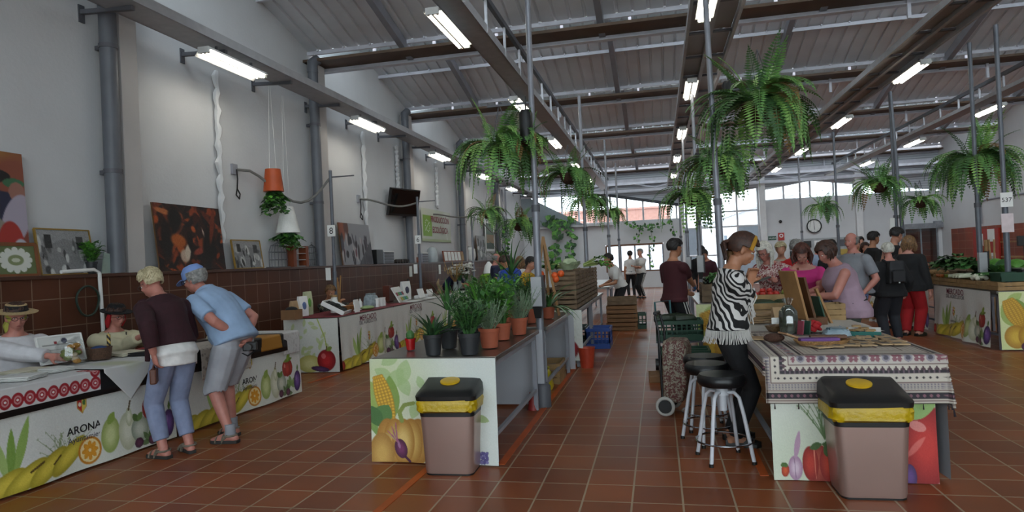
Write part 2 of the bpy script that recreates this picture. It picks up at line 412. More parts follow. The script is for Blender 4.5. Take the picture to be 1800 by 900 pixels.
# ---- back wall
corr = two_tone('pale_ribbed_cladding', '#8f9298', '#b9bcc2', 'wave', 3.2, .5, .05, .3)
wb = MB()
def wpiece(x0, x1, z0, z1): wb.box(((x0+x1)/2, YB+.1, (z0+z1)/2), (x1-x0, .2, z1-z0))
wpiece(XL-.2, -2.42, 0, 3.05); wpiece(.25, 1.15, 0, 3.05); wpiece(-2.42, .25, 2.05, 3.05); wpiece(-2.42, .25, 0, .75)
wpiece(4.5, 10.3, 0, 3.67); wpiece(10.3, 11.6, 2.15, 3.67); wpiece(11.6, XR+.2, 0, 3.67)
struct('wall_back', wb, white, smooth=False)
f = MB()
def fpoly(p): f.prism(p, YB+.02, YB+.14, plane='xz')
fpoly([(XL, 4.75), (-2.1, 4.36), (1.1, 3.68), (1.1, 5.9), (XL, 5.9)])
fpoly([(1.1, 3.92), (4.5, 4.28), (4.5, 5.9), (1.1, 5.9)])
fpoly([(4.5, 4.18), (6.7, 4.5), (8.45, 4.22), (XR, 3.75), (XR, 5.9), (4.5, 5.9)])
struct('wall_back_cladding', f, corr, smooth=False); bpy.data.objects['wall_back_cladding'].name = 'trim_8'
c = MB()
for x in (4.62, 8.55, 1.12): c.box((x, YB-.08, 2.75), (.26 if x > 2 else .12, .24, 5.5))
struct('trim_9', c, mat('white_column_paint', '#dcdcdc', .6, var=.04), smooth=False, bevel=.01)
b = MB()
b.bar((XL, YB-.1, 4.72), (-2.1, YB-.1, 4.36), .12, .1); b.bar((-2.1, YB-.1, 4.36), (1.1, YB-.1, 3.72), .12, .13)
struct('trim_10', b, mat('dark_blue_grey_beam', '#2d3139', .5), smooth=False)
b = MB()
b.box(((XL+XR)/2, YB-.25, 4.93), (XR-XL, .18, .2)); b.box(((XL+XR)/2, YB-2.3, 4.62), (XR-XL, .1, .1)); b.box(((XL+XR)/2, YB-.35, 4.5), (XR-XL, .1, .12))
for x in range(-6, 12, 3): b.bar((x, YB-.3, 4.6), (x+1.5, YB-.3, 4.93), .05); b.bar((x+1.5, YB-.3, 4.93), (x+3, YB-.3, 4.6), .05)
struct('trim_11', b, steel_light, smooth=False)
struct('trim_12', MB().prism([(XL, 4.7), (XL, 3.05), (-3.3, 3.05)], YB-.35, YB-.3, plane='xz'), mat('blue_grey_stair_panel', '#8d979c', .6, var=.05), smooth=False)
tag(MB().box((-4.3, YB-.18, 3.02), (4.6, .3, .1)).build('trim_13', white, None, smooth=False), kind='structure')

frame_w = mat('white_window_frame', '#c9cbd0', .5, var=.05)
def window(n, rects, m, parts, fw=.05, panes=glass):
    w = thing('window_%d' % n, None, None); tag(w, kind='structure')
    fr = MB()
    for a, b2 in parts: fr.bar((a[0], YB+.06, a[1]), (b2[0], YB+.06, b2[1]), .08, fw)
    fr.build('window_frame', m, w, smooth=False)
    for p in rects: MB().prism(p, YB+.055, YB+.063, plane='xz').build('window_pane', panes, w, smooth=False)
    return w
ml = [-6.0, -5.2, -4.4, -3.6, -2.8, -2.1, -1.35, -.6, .15, .9]
def tl(x): return 4.75-(x+6.3)*.0929 if x < -2.1 else 4.36-(x+2.1)*.2125
window(1, [[(a, 3.08), (b_, 3.08), (b_, tl(b_)), (a, tl(a))] for a, b_ in zip(ml, ml[1:])], frame_w,
       [((x, 3.05), (x, tl(x))) for x in ml]+[((XL, 3.08), (1.1, 3.08))], .11)
# brown framed window of the back counter
brown_fr = mat('brown_wood_frame', '#6b4228', .5, var=.15)
xs = [-2.38, -1.72, -1.06, -.4, .22]
window(2, [[(a, .8), (b_, .8), (b_, 2.0), (a, 2.0)] for a, b_ in zip(xs, xs[1:])], brown_fr, [((xs[0], 2.01), (xs[-1], 2.01)), ((xs[0], .75), (xs[0], 2.0)), ((xs[0], .77), (xs[-1], .77))], .09)
window(3, [], mat('grey_window_bar', '#8b929c', .5), [((x, .75), (x, 2.0)) for x in xs[1:]], .05)
# tall glass front with pale doors
g = thing('door_1', None, None); tag(g, kind='structure')
gf = MB()
for x in (1.2, 1.95, 2.75, 3.55, 4.45): gf.bar((x, YB+.06, 0), (x, YB+.06, 3.95+(x-1.1)*.1), .08, .07)
for z in (.05, 1.35, 2.62, 3.3): gf.bar((1.2, YB+.06, z), (4.45, YB+.06, z), .08, .07)
gf.build('door_frame', frame_w, g, smooth=False)
for a, b_ in zip((1.2, 1.95, 2.75, 3.55), (1.95, 2.75, 3.55, 4.45)):
    MB().prism([(a, 2.65), (b_, 2.65), (b_, 3.93+(b_-1.1)*.1), (a, 3.93+(a-1.1)*.1)], YB+.055, YB+.062, plane='xz').build('pane', glass, g, smooth=False)
    pm = mat('pale_blue_door_panel', '#aebdcc', .4, var=.05) if a in (1.2, 3.55) else glass
    MB().box(((a+b_)/2, YB+.06, .7), (b_-a-.06, .03, 1.24)).box(((a+b_)/2, YB+.06, 2.0), (b_-a-.06, .03, 1.2)).build('door_leaf', pm, g, smooth=False)
def tr(x): return 4.18+(x-4.5)*.1455 if x < 6.7 else 4.5-(x-6.7)*.16 if x < 8.45 else 4.22-(x-8.45)*.142
mr_ = [4.75, 5.55, 6.65, 7.6, 8.42]; mr2 = [8.68, 9.6, 10.6, 11.5]
window(4, [[(a, 3.7), (b_, 3.7), (b_, tr(b_)), (a, tr(a))] for a, b_ in list(zip(mr_, mr_[1:]))+list(zip(mr2, mr2[1:]))], frame_w,
       [((x, 3.67), (x, tr(x))) for x in mr_+mr2]+[((4.75, 3.7), (11.6, 3.7)), ((4.75, tr(4.75)-.03), (6.7, 4.47)), ((6.7, 4.47), (8.45, 4.19)), ((8.45, 4.19), (11.6, tr(11.6)-.03))], .05)
# sliding glass entrance in the back right corner
g = thing('door_2', None, None); tag(g, kind='structure')
MB().box((10.95, YB-.1, 2.2), (1.6, .18, .22)).box((11.55, YB-.12, 2.28), (.24, .24, .22)).build('sliding_rail', mat('aluminium_rail', '#9a9da2', .35, metal=.6), g, smooth=False)
MB().box((10.33, YB+.02, 1.05), (.06, .08, 2.1)).box((11.57, YB+.02, 1.05), (.06, .08, 2.1)).box((10.95, YB+.02, 1.05), (.05, .05, 2.1)).build('door_frame', mat('aluminium_rail', '#9a9da2'), g, smooth=False)
MB().box((10.64, YB+.02, 1.05), (.58, .01, 2.1)).build('door_leaf', glass, g, smooth=False)
MB().box((11.26, YB+.02, 1.05), (.58, .01, 2.1)).build('door_leaf', glass, g, smooth=False)
lob = MB().box((10.95, YB+1.6, 1.3), (1.9, .1, 2.6)).box((10.0, YB+.9, 1.3), (.1, 1.5, 2.6)).box((11.9, YB+.9, 1.3), (.1, 1.5, 2.6)).box((10.95, YB+.9, 2.6), (1.9, 1.5, .1))
struct('wall_lobby', lob, red_tile_b, smooth=False)

# ---- outside
ext = mat('outdoor_paving', '#c4c0b8', .8)
struct('ground_outside', MB().box((2, YB+25, -.06), (80, 49.6, .1)).box((2, -28.2, -.06), (80, 50, .1)), ext, smooth=False)
def house(name, x0, x1, y0, y1, h, wm, label, rows, roof=None):
    t = thing(name, label, 'building', ((x0+x1)/2, (y0+y1)/2, 0)); w, d = x1-x0, y1-y0
    MB().box((0, 0, h/2), (w, d, h)).build('house_wall', wm, t, smooth=False)
    if roof: MB().prism([(-w/2-.2, h), (w/2+.2, h+roof), (w/2+.2, h+roof+.15), (-w/2-.2, h+.15)], -d/2-.2, d/2+.2, plane='xz').prism([(-w/2, h), (w/2, h), (w/2, h+roof)], -d/2, d/2, plane='xz').build('roof', wm, t, smooth=False)
    else: MB().box((0, 0, h+.06), (w+.2, d+.2, .12)).build('parapet', wm, t, smooth=False)
    for px, pz in rows:
        MB().box((px-(x0+x1)/2, -d/2-.01, pz), (.9, .06, 1.0)).build('house_window', mat('window_dark_glass', '#7c8794', .2), t, smooth=False)
house('salmon_house', -9, .8, 41, 47, 4.35, mat('salmon_render', '#b98a7e', .8), 'salmon pink building seen through the high windows on the left of the back wall', [(-7, 2.6), (-4.5, 2.6), (-1.8, 2.6)])
house('white_house', 2.6, 7.6, 39, 45, 3.0, mat('white_render', '#dadbe2', .8), 'white building with sloping roof behind the glass doors of the back wall', [(5.0, 1.9), (3.4, 1.9), (6.6, 1.9)], roof=1.6)
tag(MB().box((-2.5, 37, 1.2), (12, .2, 2.4)).box((-2.5, 37, 2.43), (12.1, .3, .06)).build('garden_wall', mat('white_render', '#dadbe2'), None, smooth=False), 'low white outdoor wall seen through the brown framed window', 'wall')
# orange guide lines taped to the floor
for k, (a, b_) in enumerate([((-1.76, 3.5), (-1.73, 4.62)), ((-1.205, 4.7), (-1.17, 15.0)), ((.62, 4.6), (.62, 12.5)), ((-4.62, 7.9), (-4.55, 8.6)), ]):
    m = MB(); a, b_ = Vector((*a, .0022)), Vector((*b_, .0022)); m.bar(a, b_, .055, .004)
    o = m.build('floor_tape', orange_tape, None, smooth=False)
    tag(o, ['short orange floor tape running under the left pedal bin', 'long orange floor tape along the plant tables and crate table', 'orange floor tape under the white bar stools', 'orange floor tape between the lace table and the next stall'][k], 'tape')
# ================================================================== LAMPS, TRAYS, PIPES
tube_m = mat('glowing_fluorescent_tube', '#fff8ea', .4, emit='#fff8e8', estr=TUBE)
lamp_white = mat('white_lamp_housing', '#c9cac8', .4, var=.05)
def lamp_proto(wing=False):
    t = thing('strip_light', '', 'ceiling lamp')
    MB().box((0, 0, .075), (.16, 1.52, .05)).box((0, 0, .052), (.25, 1.5, .008)).box((0, -.755, .05), (.18, .03, .09)).box((0, .755, .05), (.18, .03, .09)).build('lamp_housing', lamp_white, t, smooth=False, bevel=.008)
    MB().prism([(-.045, .055), (.045, .055), (.012, .0), (-.012, .0)], -.74, .74, plane='xz').build('reflector', lamp_white, t, smooth=False)
    for s in (-1, 1):
        MB().tube([(s*.062, -.73, .022), (s*.062, .73, .022)], .02, 10).build('tube', tube_m, t)
        for e in (-1, 1): MB().tube([(s*.062, e*.715, .022), (s*.062, e*.755, .022)], .022, 10).build('socket', lamp_white, t)
    if wing: MB().box((-.125, 0, .012), (.09, 1.5, .006), ry=-.9).build('reflector_wing', lamp_white, t, smooth=False)
    for e in (-1, 1): MB().box((0, e*.45, .135), (.03, .03, .10)).build('bracket', steel_dark, t, smooth=False)
    return t
ord_ = ['nearest', 'second', 'third', 'fourth', 'fifth', 'sixth']
rows = [(-5.6, [8.0, 12.3, 16.75, 21.3, 25.6], 4.36, 'along the left wall tray', 'strip lights of the left wall tray'),
        (-2.4, [7.75, 12.05, 16.2, 20.4, 24.6], 4.36, 'of the tray above the plant tables', 'strip lights above the plant tables'),
        (.69, [7.85, 12.05, 16.35, 20.6, 24.9], 4.36, 'of the wide tray above the middle aisle', 'strip lights above the middle aisle'),
        (4.33, [7.9, 12.35, 16.65, 21.0, 25.3], 4.36, 'of the ladder tray right of the middle', 'strip lights right of the middle'),
        (7.38, [12.3, 16.7, 21.05, 25.4], 4.36, 'of the tray farthest to the right', 'strip lights of the right tray')]
for x, ys, z, where, grp in rows:
    if x in (-5.6, -2.4): proto = None
    for k, y in enumerate(ys):
        lab = '%s twin tube strip light %s' % (ord_[k] if len(ys) == 5 else ord_[k], where)
        if proto is None: o = proto = lamp_proto(x == -5.6); o.scale = (.9, .84, .9); o.location = (x, y, z); tag(o, lab, group=grp)
        else: o = dup(proto, (x, y, z), 0, lab, grp)
# trays
tray_m = mat('grey_tray_steel', '#a3a3a6', .5, metal=.1, var=.08)
def tray(name, label, x, w, y0, y1, z, style):
    t = thing(name, label, 'cable tray', (x, y0, z)); L = y1-y0
    if style == 'plate':
        MB().box((0, L/2, 0), (w, L, .02)).box((w/2, L/2, .05), (.02, L, .12)).box((-w/2, L/2, .03), (.02, L, .08)).build('tray_plate', tray_m, t, smooth=False)
    else:
        m = MB().box((-w/2, L/2, 0), (.04, L, .1)).box((w/2, L/2, 0), (.04, L, .1)).box((0, L/2, 0), (.06, L, .07)); m.build('side_rail', tray_m, t, smooth=False)
        y = .3; st = 1.15; r0 = MB().box((0, 0, 0), (w, .06, .03)).build('rung', steel_dark, t, smooth=False); r0.location = (0, y, .01)
        while y+st < L: y += st; c = r0.copy(); COL.objects.link(c); c.location = (0, y, .01)
        pn = MB(); y = .3
        while y < L-1: pn.box((-w/4, y+st/2, .035), (w/2-.06, st-.08, .012)).box((w/4, y+st/2, .035), (w/2-.06, st-.08, .012)); y += st
        pn.build('cover_plate', mat('tray_cover_plate', '#8d8a88', .5, var=.12, scale=1.0), t, smooth=False)
    return t
t = tray('wall_cable_tray', 'long flat cable tray bracketed to the left wall', -5.72, .42, -1, 30.5, 4.56, 'plate')
for k in range(-1, 19):
    y = 1.35 + k*1.62 + 1
    m = MB().bar((-.58, y, .0), (.12, y, -.04), .05).box((-.575, y, -.02), (.02, .08, .2)); m.build('bracket', steel_dark, t, smooth=False)
for x, nm, lab, w, sty in [(-2.25, 'hanging_cable_tray', 'hung flat cable tray above the plant tables', .3, 'plate'), (.84, 'hanging_cable_tray', 'wide covered cable tray over the middle aisle', .62, 'ladder'),
                      (4.05, 'hanging_cable_tray', 'ladder shaped cable tray right of the middle', .62, 'ladder'), (7.25, 'hanging_cable_tray', 'hung cable tray farthest to the right', .3, 'plate')]:
    t = tray(nm, lab, x, w, 0, 30.3, 4.56, sty)
    y = .9; r0 = MB().bar((w/2, 0, 0), (w/2, 0, .46), .035).build('hanger_rod', mat('white_hanger', '#b9bac0', .5), t, smooth=False); r0.location.y = y
    while y+1.08 < 30: y += 1.08; c = r0.copy(); COL.objects.link(c); c.location.y = y
    MB().box((w/2, 15.1, .48), (.06, 30.2, .08)).build('hanger_rail', steel_dark, t, smooth=False)
    for g in GUT[1:]: MB().bar((0, g-.1, .5), (0, g-.1, .86), .05).build('roof_hanger', steel_light, t, smooth=False)
# rain pipes
for k, y in enumerate(PIPEY):
    t = thing('rain_pipe', '%s grey rain pipe from the camera on the left wall' % (['first', 'second', 'third', 'fourth', 'fifth'][k]), 'pipe', (XL+.19, y, LEDGE+.002))
    tag(t, group='grey rain pipes on the left wall')
    MB().tube([(0, 0, 0), (0, 0, 3.7)], .092, 16).build('pipe_shaft', grey_pipe, t)
    MB().tube([(0, 0, 3.6), (0, 0, 3.78), (.05, .1, 3.86)], [.10, .10, .097], 16).build('pipe_elbow', grey_pipe, t)
    for z in (1.15, 2.6): MB().lathe([(.10, z), (.10, z+.05)], 16).box((-.13, 0, z+.02), (.07, .05, .05)).build('pipe_clip', steel_dark, t)
# bundles of thin conduits near the far end of the left wall
for k, y in enumerate((26.0, 26.5, 27.1)):
    tag(MB().tube([(XL+.06, y, 1.6), (XL+.06, y, 4.5)], .035, 8).build('conduit', steel_grey), 'thin grey conduit rising near the far end of the left wall', 'pipe', 'thin conduits at the far end of the left wall')
# ================================================================== POLES
pole_m = mat('zinc_pole', '#85878f', .4, metal=.3, var=.1)
pole_dk = mat('dark_zinc_pole', '#666a72', .45, metal=.3, var=.1)
label_white = mat('white_card', '#e3e3e0', .6, var=.03)
socket_grey = mat('grey_socket_box', '#a7a9ab', .5, var=.05)
ink = mat('black_ink', '#161616', .6)
def pole(label, x, y, z0, z1, lean=(0, 0), r=.03, dark=False, socket=None, number=None, card=None, base=False, group=None, sleeve=True, arm=None):
    t = thing('service_pole', label, 'pole', (x, y, z0), group=group)
    L = z1-z0; m = pole_dk if dark else pole_m
    top = Vector((lean[0], lean[1], L))
    MB().tube([(0, 0, 0), top*.45], r*1.25, 12).tube([top*.45, top], r, 12).build('pole_shaft', m, t)
    if sleeve: MB().lathe([(r*1.5, L*.45-.03), (r*1.5, L*.45+.04)], 12, c=(lean[0]*.45, lean[1]*.45, 0)).build('pole_collar', steel_dark, t)
    if base: MB().lathe([(.085, 0), (.085, .21), (.06, .24)], 14).build('pole_foot', steel_dark, t)
    if socket:
        z = socket-z0
        MB().box((.0, -.07, z), (.11, .07, .30)).build('socket_box', socket_grey, t, smooth=False, bevel=.006)
        MB().box((.065, -.05, z), (.03, .1, .33)).build('socket_backplate', black_plastic, t, smooth=False)
        MB().box((.0, -.04, z-.2), (.06, .07, .14), taper=1.6).build('cable_boot', black_plastic, t, smooth=False)
    if number:
        z = number[1]-z0; rr = number[2] if len(number) > 2 else 0
        c = MB().box((0, -.055, z), (.15, .008, .2)).build('number_card', label_white, t, smooth=False); c.rotation_euler.z = rr
        lettering('number', number[0], .16 if len(number[0]) == 1 else .085, frame_matrix((0, -.0605, z-(.055 if len(number[0]) == 1 else .03)), (1, 0, 0), (0, 0, 1)), ink, c)
    if card:
        for dz in card: MB().box((-.09, -.06, dz-z0), (.09, .02, .22)).build('price_card', label_white, t, smooth=False)
    if arm:
        MB().bar((0, 0, arm[1]-z0), (arm[0], 0, arm[1]-z0), .022).build('hanging_arm', steel_dark, t, smooth=False)
    return t
pole('grey service pole with socket box between the two plant tables', -1.22, 6.6, 0, 4.5, (.03, 0), socket=1.18, base=True, arm=(-.45, 3.12))
pole('grey service pole rising beside the stack of vegetable crates', -1.3, 12.1, 0, 4.5, (.0, 0), socket=1.25, arm=(-.4, 3.0))
pole('thin grey pole behind the crate stack, third in the plant row', -1.22, 16.9, 0, 4.5, socket=1.2)
pole('thin grey pole farthest back in the plant row', -1.22, 21.3, 0, 4.5)
pole('tall grey pole right behind the woman with the yellow headband', .66, 7.25, .0, 4.5, (-.05, 0), socket=1.1, arm=(.45, 3.2))
pole('grey pole beside the man in the maroon polo', .72, 12.2, 0, 4.5, socket=1.3, arm=(.3, 2.75))
pole('grey pole in the middle row beyond the maroon polo', .72, 16.9, 0, 4.5, socket=1.25)
pole('grey pole farthest back in the middle row', .72, 21.4, 0, 4.5)
for q, lab, zz in [((1763, 300), 'dark pole with number 37 card at the right vegetable stall', None), ((1715, 300), 'dark pole behind the leeks of the right vegetable stall', None)]:
    p = atx(*q, 4.75)
    if '37' in lab:
        t = pole(lab, p.x, p.y, 0, 4.5, dark=True, number=('537', atx(1763, 352, 4.75).z))
        MB().box((-.0, -.05, 1.72), (.15, .01, .26)).build('price_list', mat('printed_pink_card', '#d8c9cb', .6), t, smooth=False)
    else: pole(lab, p.x, p.y, 0, 4.5, dark=True, socket=1.16)
pole('dark pole behind the two tall men in black', 4.62, 14.3, 0, 4.5, dark=True, card=[1.9])
pole('dark pole just right of the two tall men in black', 4.75, 14.2, 0, 4.5, (-.15, 0), dark=True)
pole('thin dark pole with small fern right of the clock', 4.62, 18.6, 0, 4.5, dark=True)
pole('thin grey pole far behind the clock wall stalls', 4.62, 23.0, 0, 4.5)

# ================================================================== PLANTS
G1 = mat('fern_green', '#5c8a45', .55, var=.3, scale=14); G2 = mat('fern_light_green', '#7ba552', .55, var=.25, scale=14); G3 = mat('fern_dark_green', '#3d6334', .6, var=.3, scale=14); GB = mat('dry_frond', '#7d6034', .7, var=.2)
coir = mat('coir_basket', '#4a3226', .9, var=.3, scale=30, bump=.6, bscale=60); soil = mat('potting_soil', '#2b211a', .95, var=.4, scale=40, bump=.6)
def frond(mb, base, az, L, rise, droop, n, w, mi, r):
    """arched fern frond with paired leaflets"""
    d = Vector((math.cos(az), math.sin(az), 0)); side = Vector((-d.y, d.x, 0)); pts = []
    p = Vector(base); a = rise; st = L/n
    for i in range(n+1):
        pts.append(p.copy()); p = p + (d*math.cos(a)+Vector((0, 0, math.sin(a))))*st; a -= droop/n*(1.2-.3*i/n)
        a = max(a, -1.45); side = (side + Vector((r.uniform(-.03, .03), r.uniform(-.03, .03), 0))).normalized()
    for i in range(1, n):
        t = (pts[i+1]-pts[i-1]).normalized(); u = t.cross(side); k = math.sin(PI*min(1, .12+.88*i/n)**.75)*1.0
        wl = w*k*(.85+.3*r.random())
        for s in (-1, 1):
            o = pts[i]; tip = o + side*s*wl + t*wl*.25 + u*(-.12*wl); h = t*st*.42
            mid = o+(tip-o)*.55
            mb.add([o, mid-h, tip, mid+h], [(0, 1, 2, 3)], mi)
    mb.tube(pts, .0035, 3, mi)
def fern(label, c, R, H, nf=46, npair=17, seed=1, basket=True, name='hanging_fern', wire=None, low=.0):
    """basket of fern at c (rim centre); fronds reach about R outward"""
    r = random.Random(seed); t = thing(name, label, 'hanging plant', c)
    b = R*.30
    if basket:
        MB().lathe([(.01, -b*1.15), (b*.45, -b*1.1), (b*.8, -b*.75), (b, -b*.1), (b*1.02, 0), (b*.9, .0), (.01, -.01)], 18).build('basket', coir, t)
        h = MB()
        for k in range(3): a = 2*PI*k/3+.4; h.tube([(b*math.cos(a), b*math.sin(a), 0), (0, 0, wire or R*.9)], .004, 5)
        h.build('hanger', steel_dark, t)
    m = MB()
    for i in range(int(nf*1.45)):
        az = 2*PI*(i*.618)+r.uniform(-.3, .3); q = r.random(); az += .5*math.sin(3*az)
        if q < .30: L, rise, dr = R*r.uniform(1.0, 1.3), r.uniform(.6, 1.0), r.uniform(1.7, 2.4)
        elif q < .62: L, rise, dr = R*r.uniform(1.0, 1.45), r.uniform(.2, .6), r.uniform(1.9, 2.6)
        elif q < .90: L, rise, dr = R*r.uniform(1.0, 1.5), r.uniform(.0, .4), r.uniform(2.2, 3.2)
        else: L, rise, dr = R*r.uniform(.7, 1.0)+H*.3, r.uniform(1.1, 1.45), r.uniform(.4, 1.0)
        mi = r.choice((0, 0, 0, 1, 1, 2, 2)) if r.random() > .04 else 3
        frond(m, (b*.5*math.cos(az), b*.5*math.sin(az), 0), az, L, rise, dr, npair+2, R*.19*r.uniform(.75, 1.15), mi, r)
    m.build('fronds', [G1, G2, G3, GB], t, smooth=False, fix=False)
    return t
fern('large fern in a brown basket hanging left of the nearest plant table pole', atx(880, 258, -1.55), .50, .5, 54, 18, 1)
fern('yellowish fern hanging just right of the big basket fern at the nearest pole', atx(925, 240, -1.25), .26, .3, 26, 13, 2)
fern('fern hanging above the vegetable crates left of the second pole', atx(1000, 305, -1.45), .55, .4, 50, 15, 3)
fern('trailing fern hanging lower behind the crate stack', atx(1032, 352, -1.35), .5, .4, 36, 13, 33)
fern('small fern hanging far back beside the third plant row pole', atx(1072, 372, -1.4), .55, .4, 34, 12, 4)
fern('huge fern hanging above the woman with the yellow headband', atx(1335, 180, 1.1), .62, .5, 70, 21, 5)
fern('bushy fern hanging lower behind the pole of the headband woman', atx(1262, 285, .85), .56, .3, 50, 15, 6)
fern('fern hanging above the man in the maroon polo', atx(1216, 342, .6), .6, .3, 40, 12, 7)
fern('big fern hanging over the right vegetable stall', atx(1715, 278, 4.85), .68, .5, 66, 18, 8)
fern('fern hanging over the two tall men in black', atx(1545, 322, 4.45), .58, .4, 46, 14, 9)
fern('small fern hanging right of the two tall men in black', atx(1618, 352, 4.85), .42, .3, 30, 12, 10)
fern('small fern with round basket hanging right above the clock', atx(1447, 362, 4.25), .48, .3, 30, 11, 11)
fern('fern hanging in front of the far left rain pipe', atx(857, 372, -5.0), .62, .4, 40, 13, 12)
fern('trailing fern at the far end of the left stalls', atx(912, 392, -4.9), .85, .4, 44, 13, 13)
for q, X, lab in [((925, 222), -1.22, 'black reel hanging beside the nearest plant table pole'), ((1281, 168), .85, 'black reel hanging beside the huge fern'), ((1228, 285), .75, 'black reel hanging behind the bushy fern'), ((1197, 350), .72, 'small black reel hanging far back above the maroon polo'), ((1063, 352), -1.3, 'small black reel hanging by the second plant row pole')]:
    p = atx(*q, X); t = thing('cord_reel', lab, 'cord reel', p)
    MB().lathe([(.03, -.17), (.065, -.15), (.07, .12), (.05, .16)], 14).build('reel_body', black_plastic, t)
    MB().tube([(0, 0, .16), (0, 0, .30)], .008, 6).build('reel_cord', black_plastic, t)

terra = mat('terracotta_pot', '#a4553a', .7, var=.12, scale=6); blackpot = mat('black_nursery_pot', '#26292c', .5, var=.15); redpot = mat('red_glazed_pot', '#a61518', .25, var=.08)
P1 = mat('leaf_mid_green', '#3f6b35', .5, var=.3, scale=20); P2 = mat('leaf_fresh_green', '#5f9a3c', .45, var=.25, scale=20); P3 = mat('leaf_dark_green', '#2b4a2c', .5, var=.3, scale=20); P4 = mat('leaf_grey_green', '#7d9477', .65, var=.2, scale=20)
def leafquad(mb, o, d, L, w, mi, fold=.0, up=Vector((0, 0, 1))):
    d = Vector(d).normalized(); s = d.cross(up)
    s = s.normalized() if s.length > 1e-3 else Vector((1, 0, 0)); o = Vector(o)
    mb.add([o, o+d*L*.45-s*w/2, o+d*L+up*(-L*.12), o+d*L*.45+s*w/2], [(0, 1, 2, 3)], mi)
def rosette(mb, n, L, w, mi, r, rise=(.4, 1.4), curl=.8, z=0):
    for i in range(n):
        az = 2.4*i+r.uniform(-.2, .2); a = r.uniform(*rise); d = Vector((math.cos(az), math.sin(az), 0)); s = Vector((-d.y, d.x, 0)); p = Vector((d.x*.015, d.y*.015, z)); l = L*r.uniform(.7, 1.1); k = 6; row = []
        for j in range(k+1):
            ww = w*(1-(j/k)**1.6)*.5+.0008
            row.append((p-s*ww, p+Vector((0, 0, -ww*.5)), p+s*ww)); p = p+(d*math.cos(a)+Vector((0, 0, math.sin(a))))*(l/k); a -= curl/k
        vs = [v for q in row for v in q]; fs = []
        for j in range(k): fs += [(3*j, 3*j+1, 3*j+4, 3*j+3), (3*j+1, 3*j+2, 3*j+5, 3*j+4)]
        mb.add(vs, fs, mi if not isinstance(mi, tuple) else r.choice(mi))
def bush(mb, n, R, H, leaf, mi, r, z=0, per=9):
    for i in range(n):
        az = r.uniform(0, 2*PI); q = r.random()**.6*R; h = H*r.uniform(.55, 1.0); tip = Vector((q*math.cos(az), q*math.sin(az), z+h)); base = Vector((q*.2*math.cos(az), q*.2*math.sin(az), z))
        mb.tube([base, (base+tip)/2+Vector((0, 0, h*.1)), tip], .003, 4, 0)
        for j in range(per):
            t = .25+.75*j/per; o = base.lerp(tip, t); a = r.uniform(0, 2*PI); e = r.uniform(-.2, .9)
            leafquad(mb, o, (math.cos(a)*math.cos(e), math.sin(a)*math.cos(e), math.sin(e)), leaf*r.uniform(.7, 1.2), leaf*.5, mi if not isinstance(mi, tuple) else r.choice(mi))
def lavender(mb, n, R, H, mi, r, z=0):
    for i in range(n):
        az = r.uniform(0, 2*PI); q = r.uniform(.2, 1)*R; h = H*r.uniform(.5, 1.0); tip = Vector((q*math.cos(az), q*math.sin(az), z+h)); base = Vector((q*.25*math.cos(az), q*.25*math.sin(az), z))
        mb.tube([base, tip], .002, 3, mi)
        for j in range(14):
            o = base.lerp(tip, .15+.85*j/14); a = r.uniform(0, 2*PI); leafquad(mb, o, (math.cos(a), math.sin(a), .9), .035, .006, mi)
def potted(name, label, loc, r0, h, pm, kind, seed=0, H=.3, R=.2, group=None):
    r = random.Random(seed); t = thing(name, label, 'potted plant', loc, r.uniform(0, 6), group)
    MB().lathe([(r0*.66, 0), (r0*.74, h*.02), (r0*.93, h*.82), (r0, h*.83), (r0*1.03, h), (r0*.93, h), (r0*.9, h*.9)], 22).build('pot', pm, t)
    MB().lathe([(.005, h*.9), (r0*.91, h*.91)], 18).build('soil', soil, t)
    m = MB(); z = h*.9
    if kind == 'aloe': rosette(m, 22, H, .035, 2, r, z=z); rosette(m, 10, H*.6, .03, 0, r, z=z)
    elif kind == 'spike':
        m.tube([(0, 0, z), (.02, .01, z+H*.5)], .012, 6, 2); rosette(m, 15, H*.75, .026, (0, 2), r, (.5, 1.5), .6, z+H*.42); rosette(m, 8, H*.5, .03, 2, r, (.3, 1.0), .8, z)
    elif kind == 'bush': bush(m, 46, R, H, .06, (0, 2, 0), r, z)
    elif kind == 'leafy': bush(m, 34, R, H, .095, (0, 1, 1), r, z, 8)
    elif kind == 'strap': rosette(m, 20, H, .05, (1, 0), r, (.9, 1.5), .7, z)
    elif kind == 'lavender': lavender(m, 70, R, H, 3, r, z)
    elif kind == 'cactus': m.lathe([(.02, z), (.035, z+.02), (.034, z+.05), (.015, z+.075)], 12, mi=0)
    elif kind == 'agave': rosette(m, 26, H, .05, (3, 0), r, (.15, 1.3), 1.3, z)
    m.build('foliage', [P1, P2, P3, P4], t, smooth=False, fix=False)
    return t
TB = .806
def tp(x, y): p = atz(x, y, TB); return p
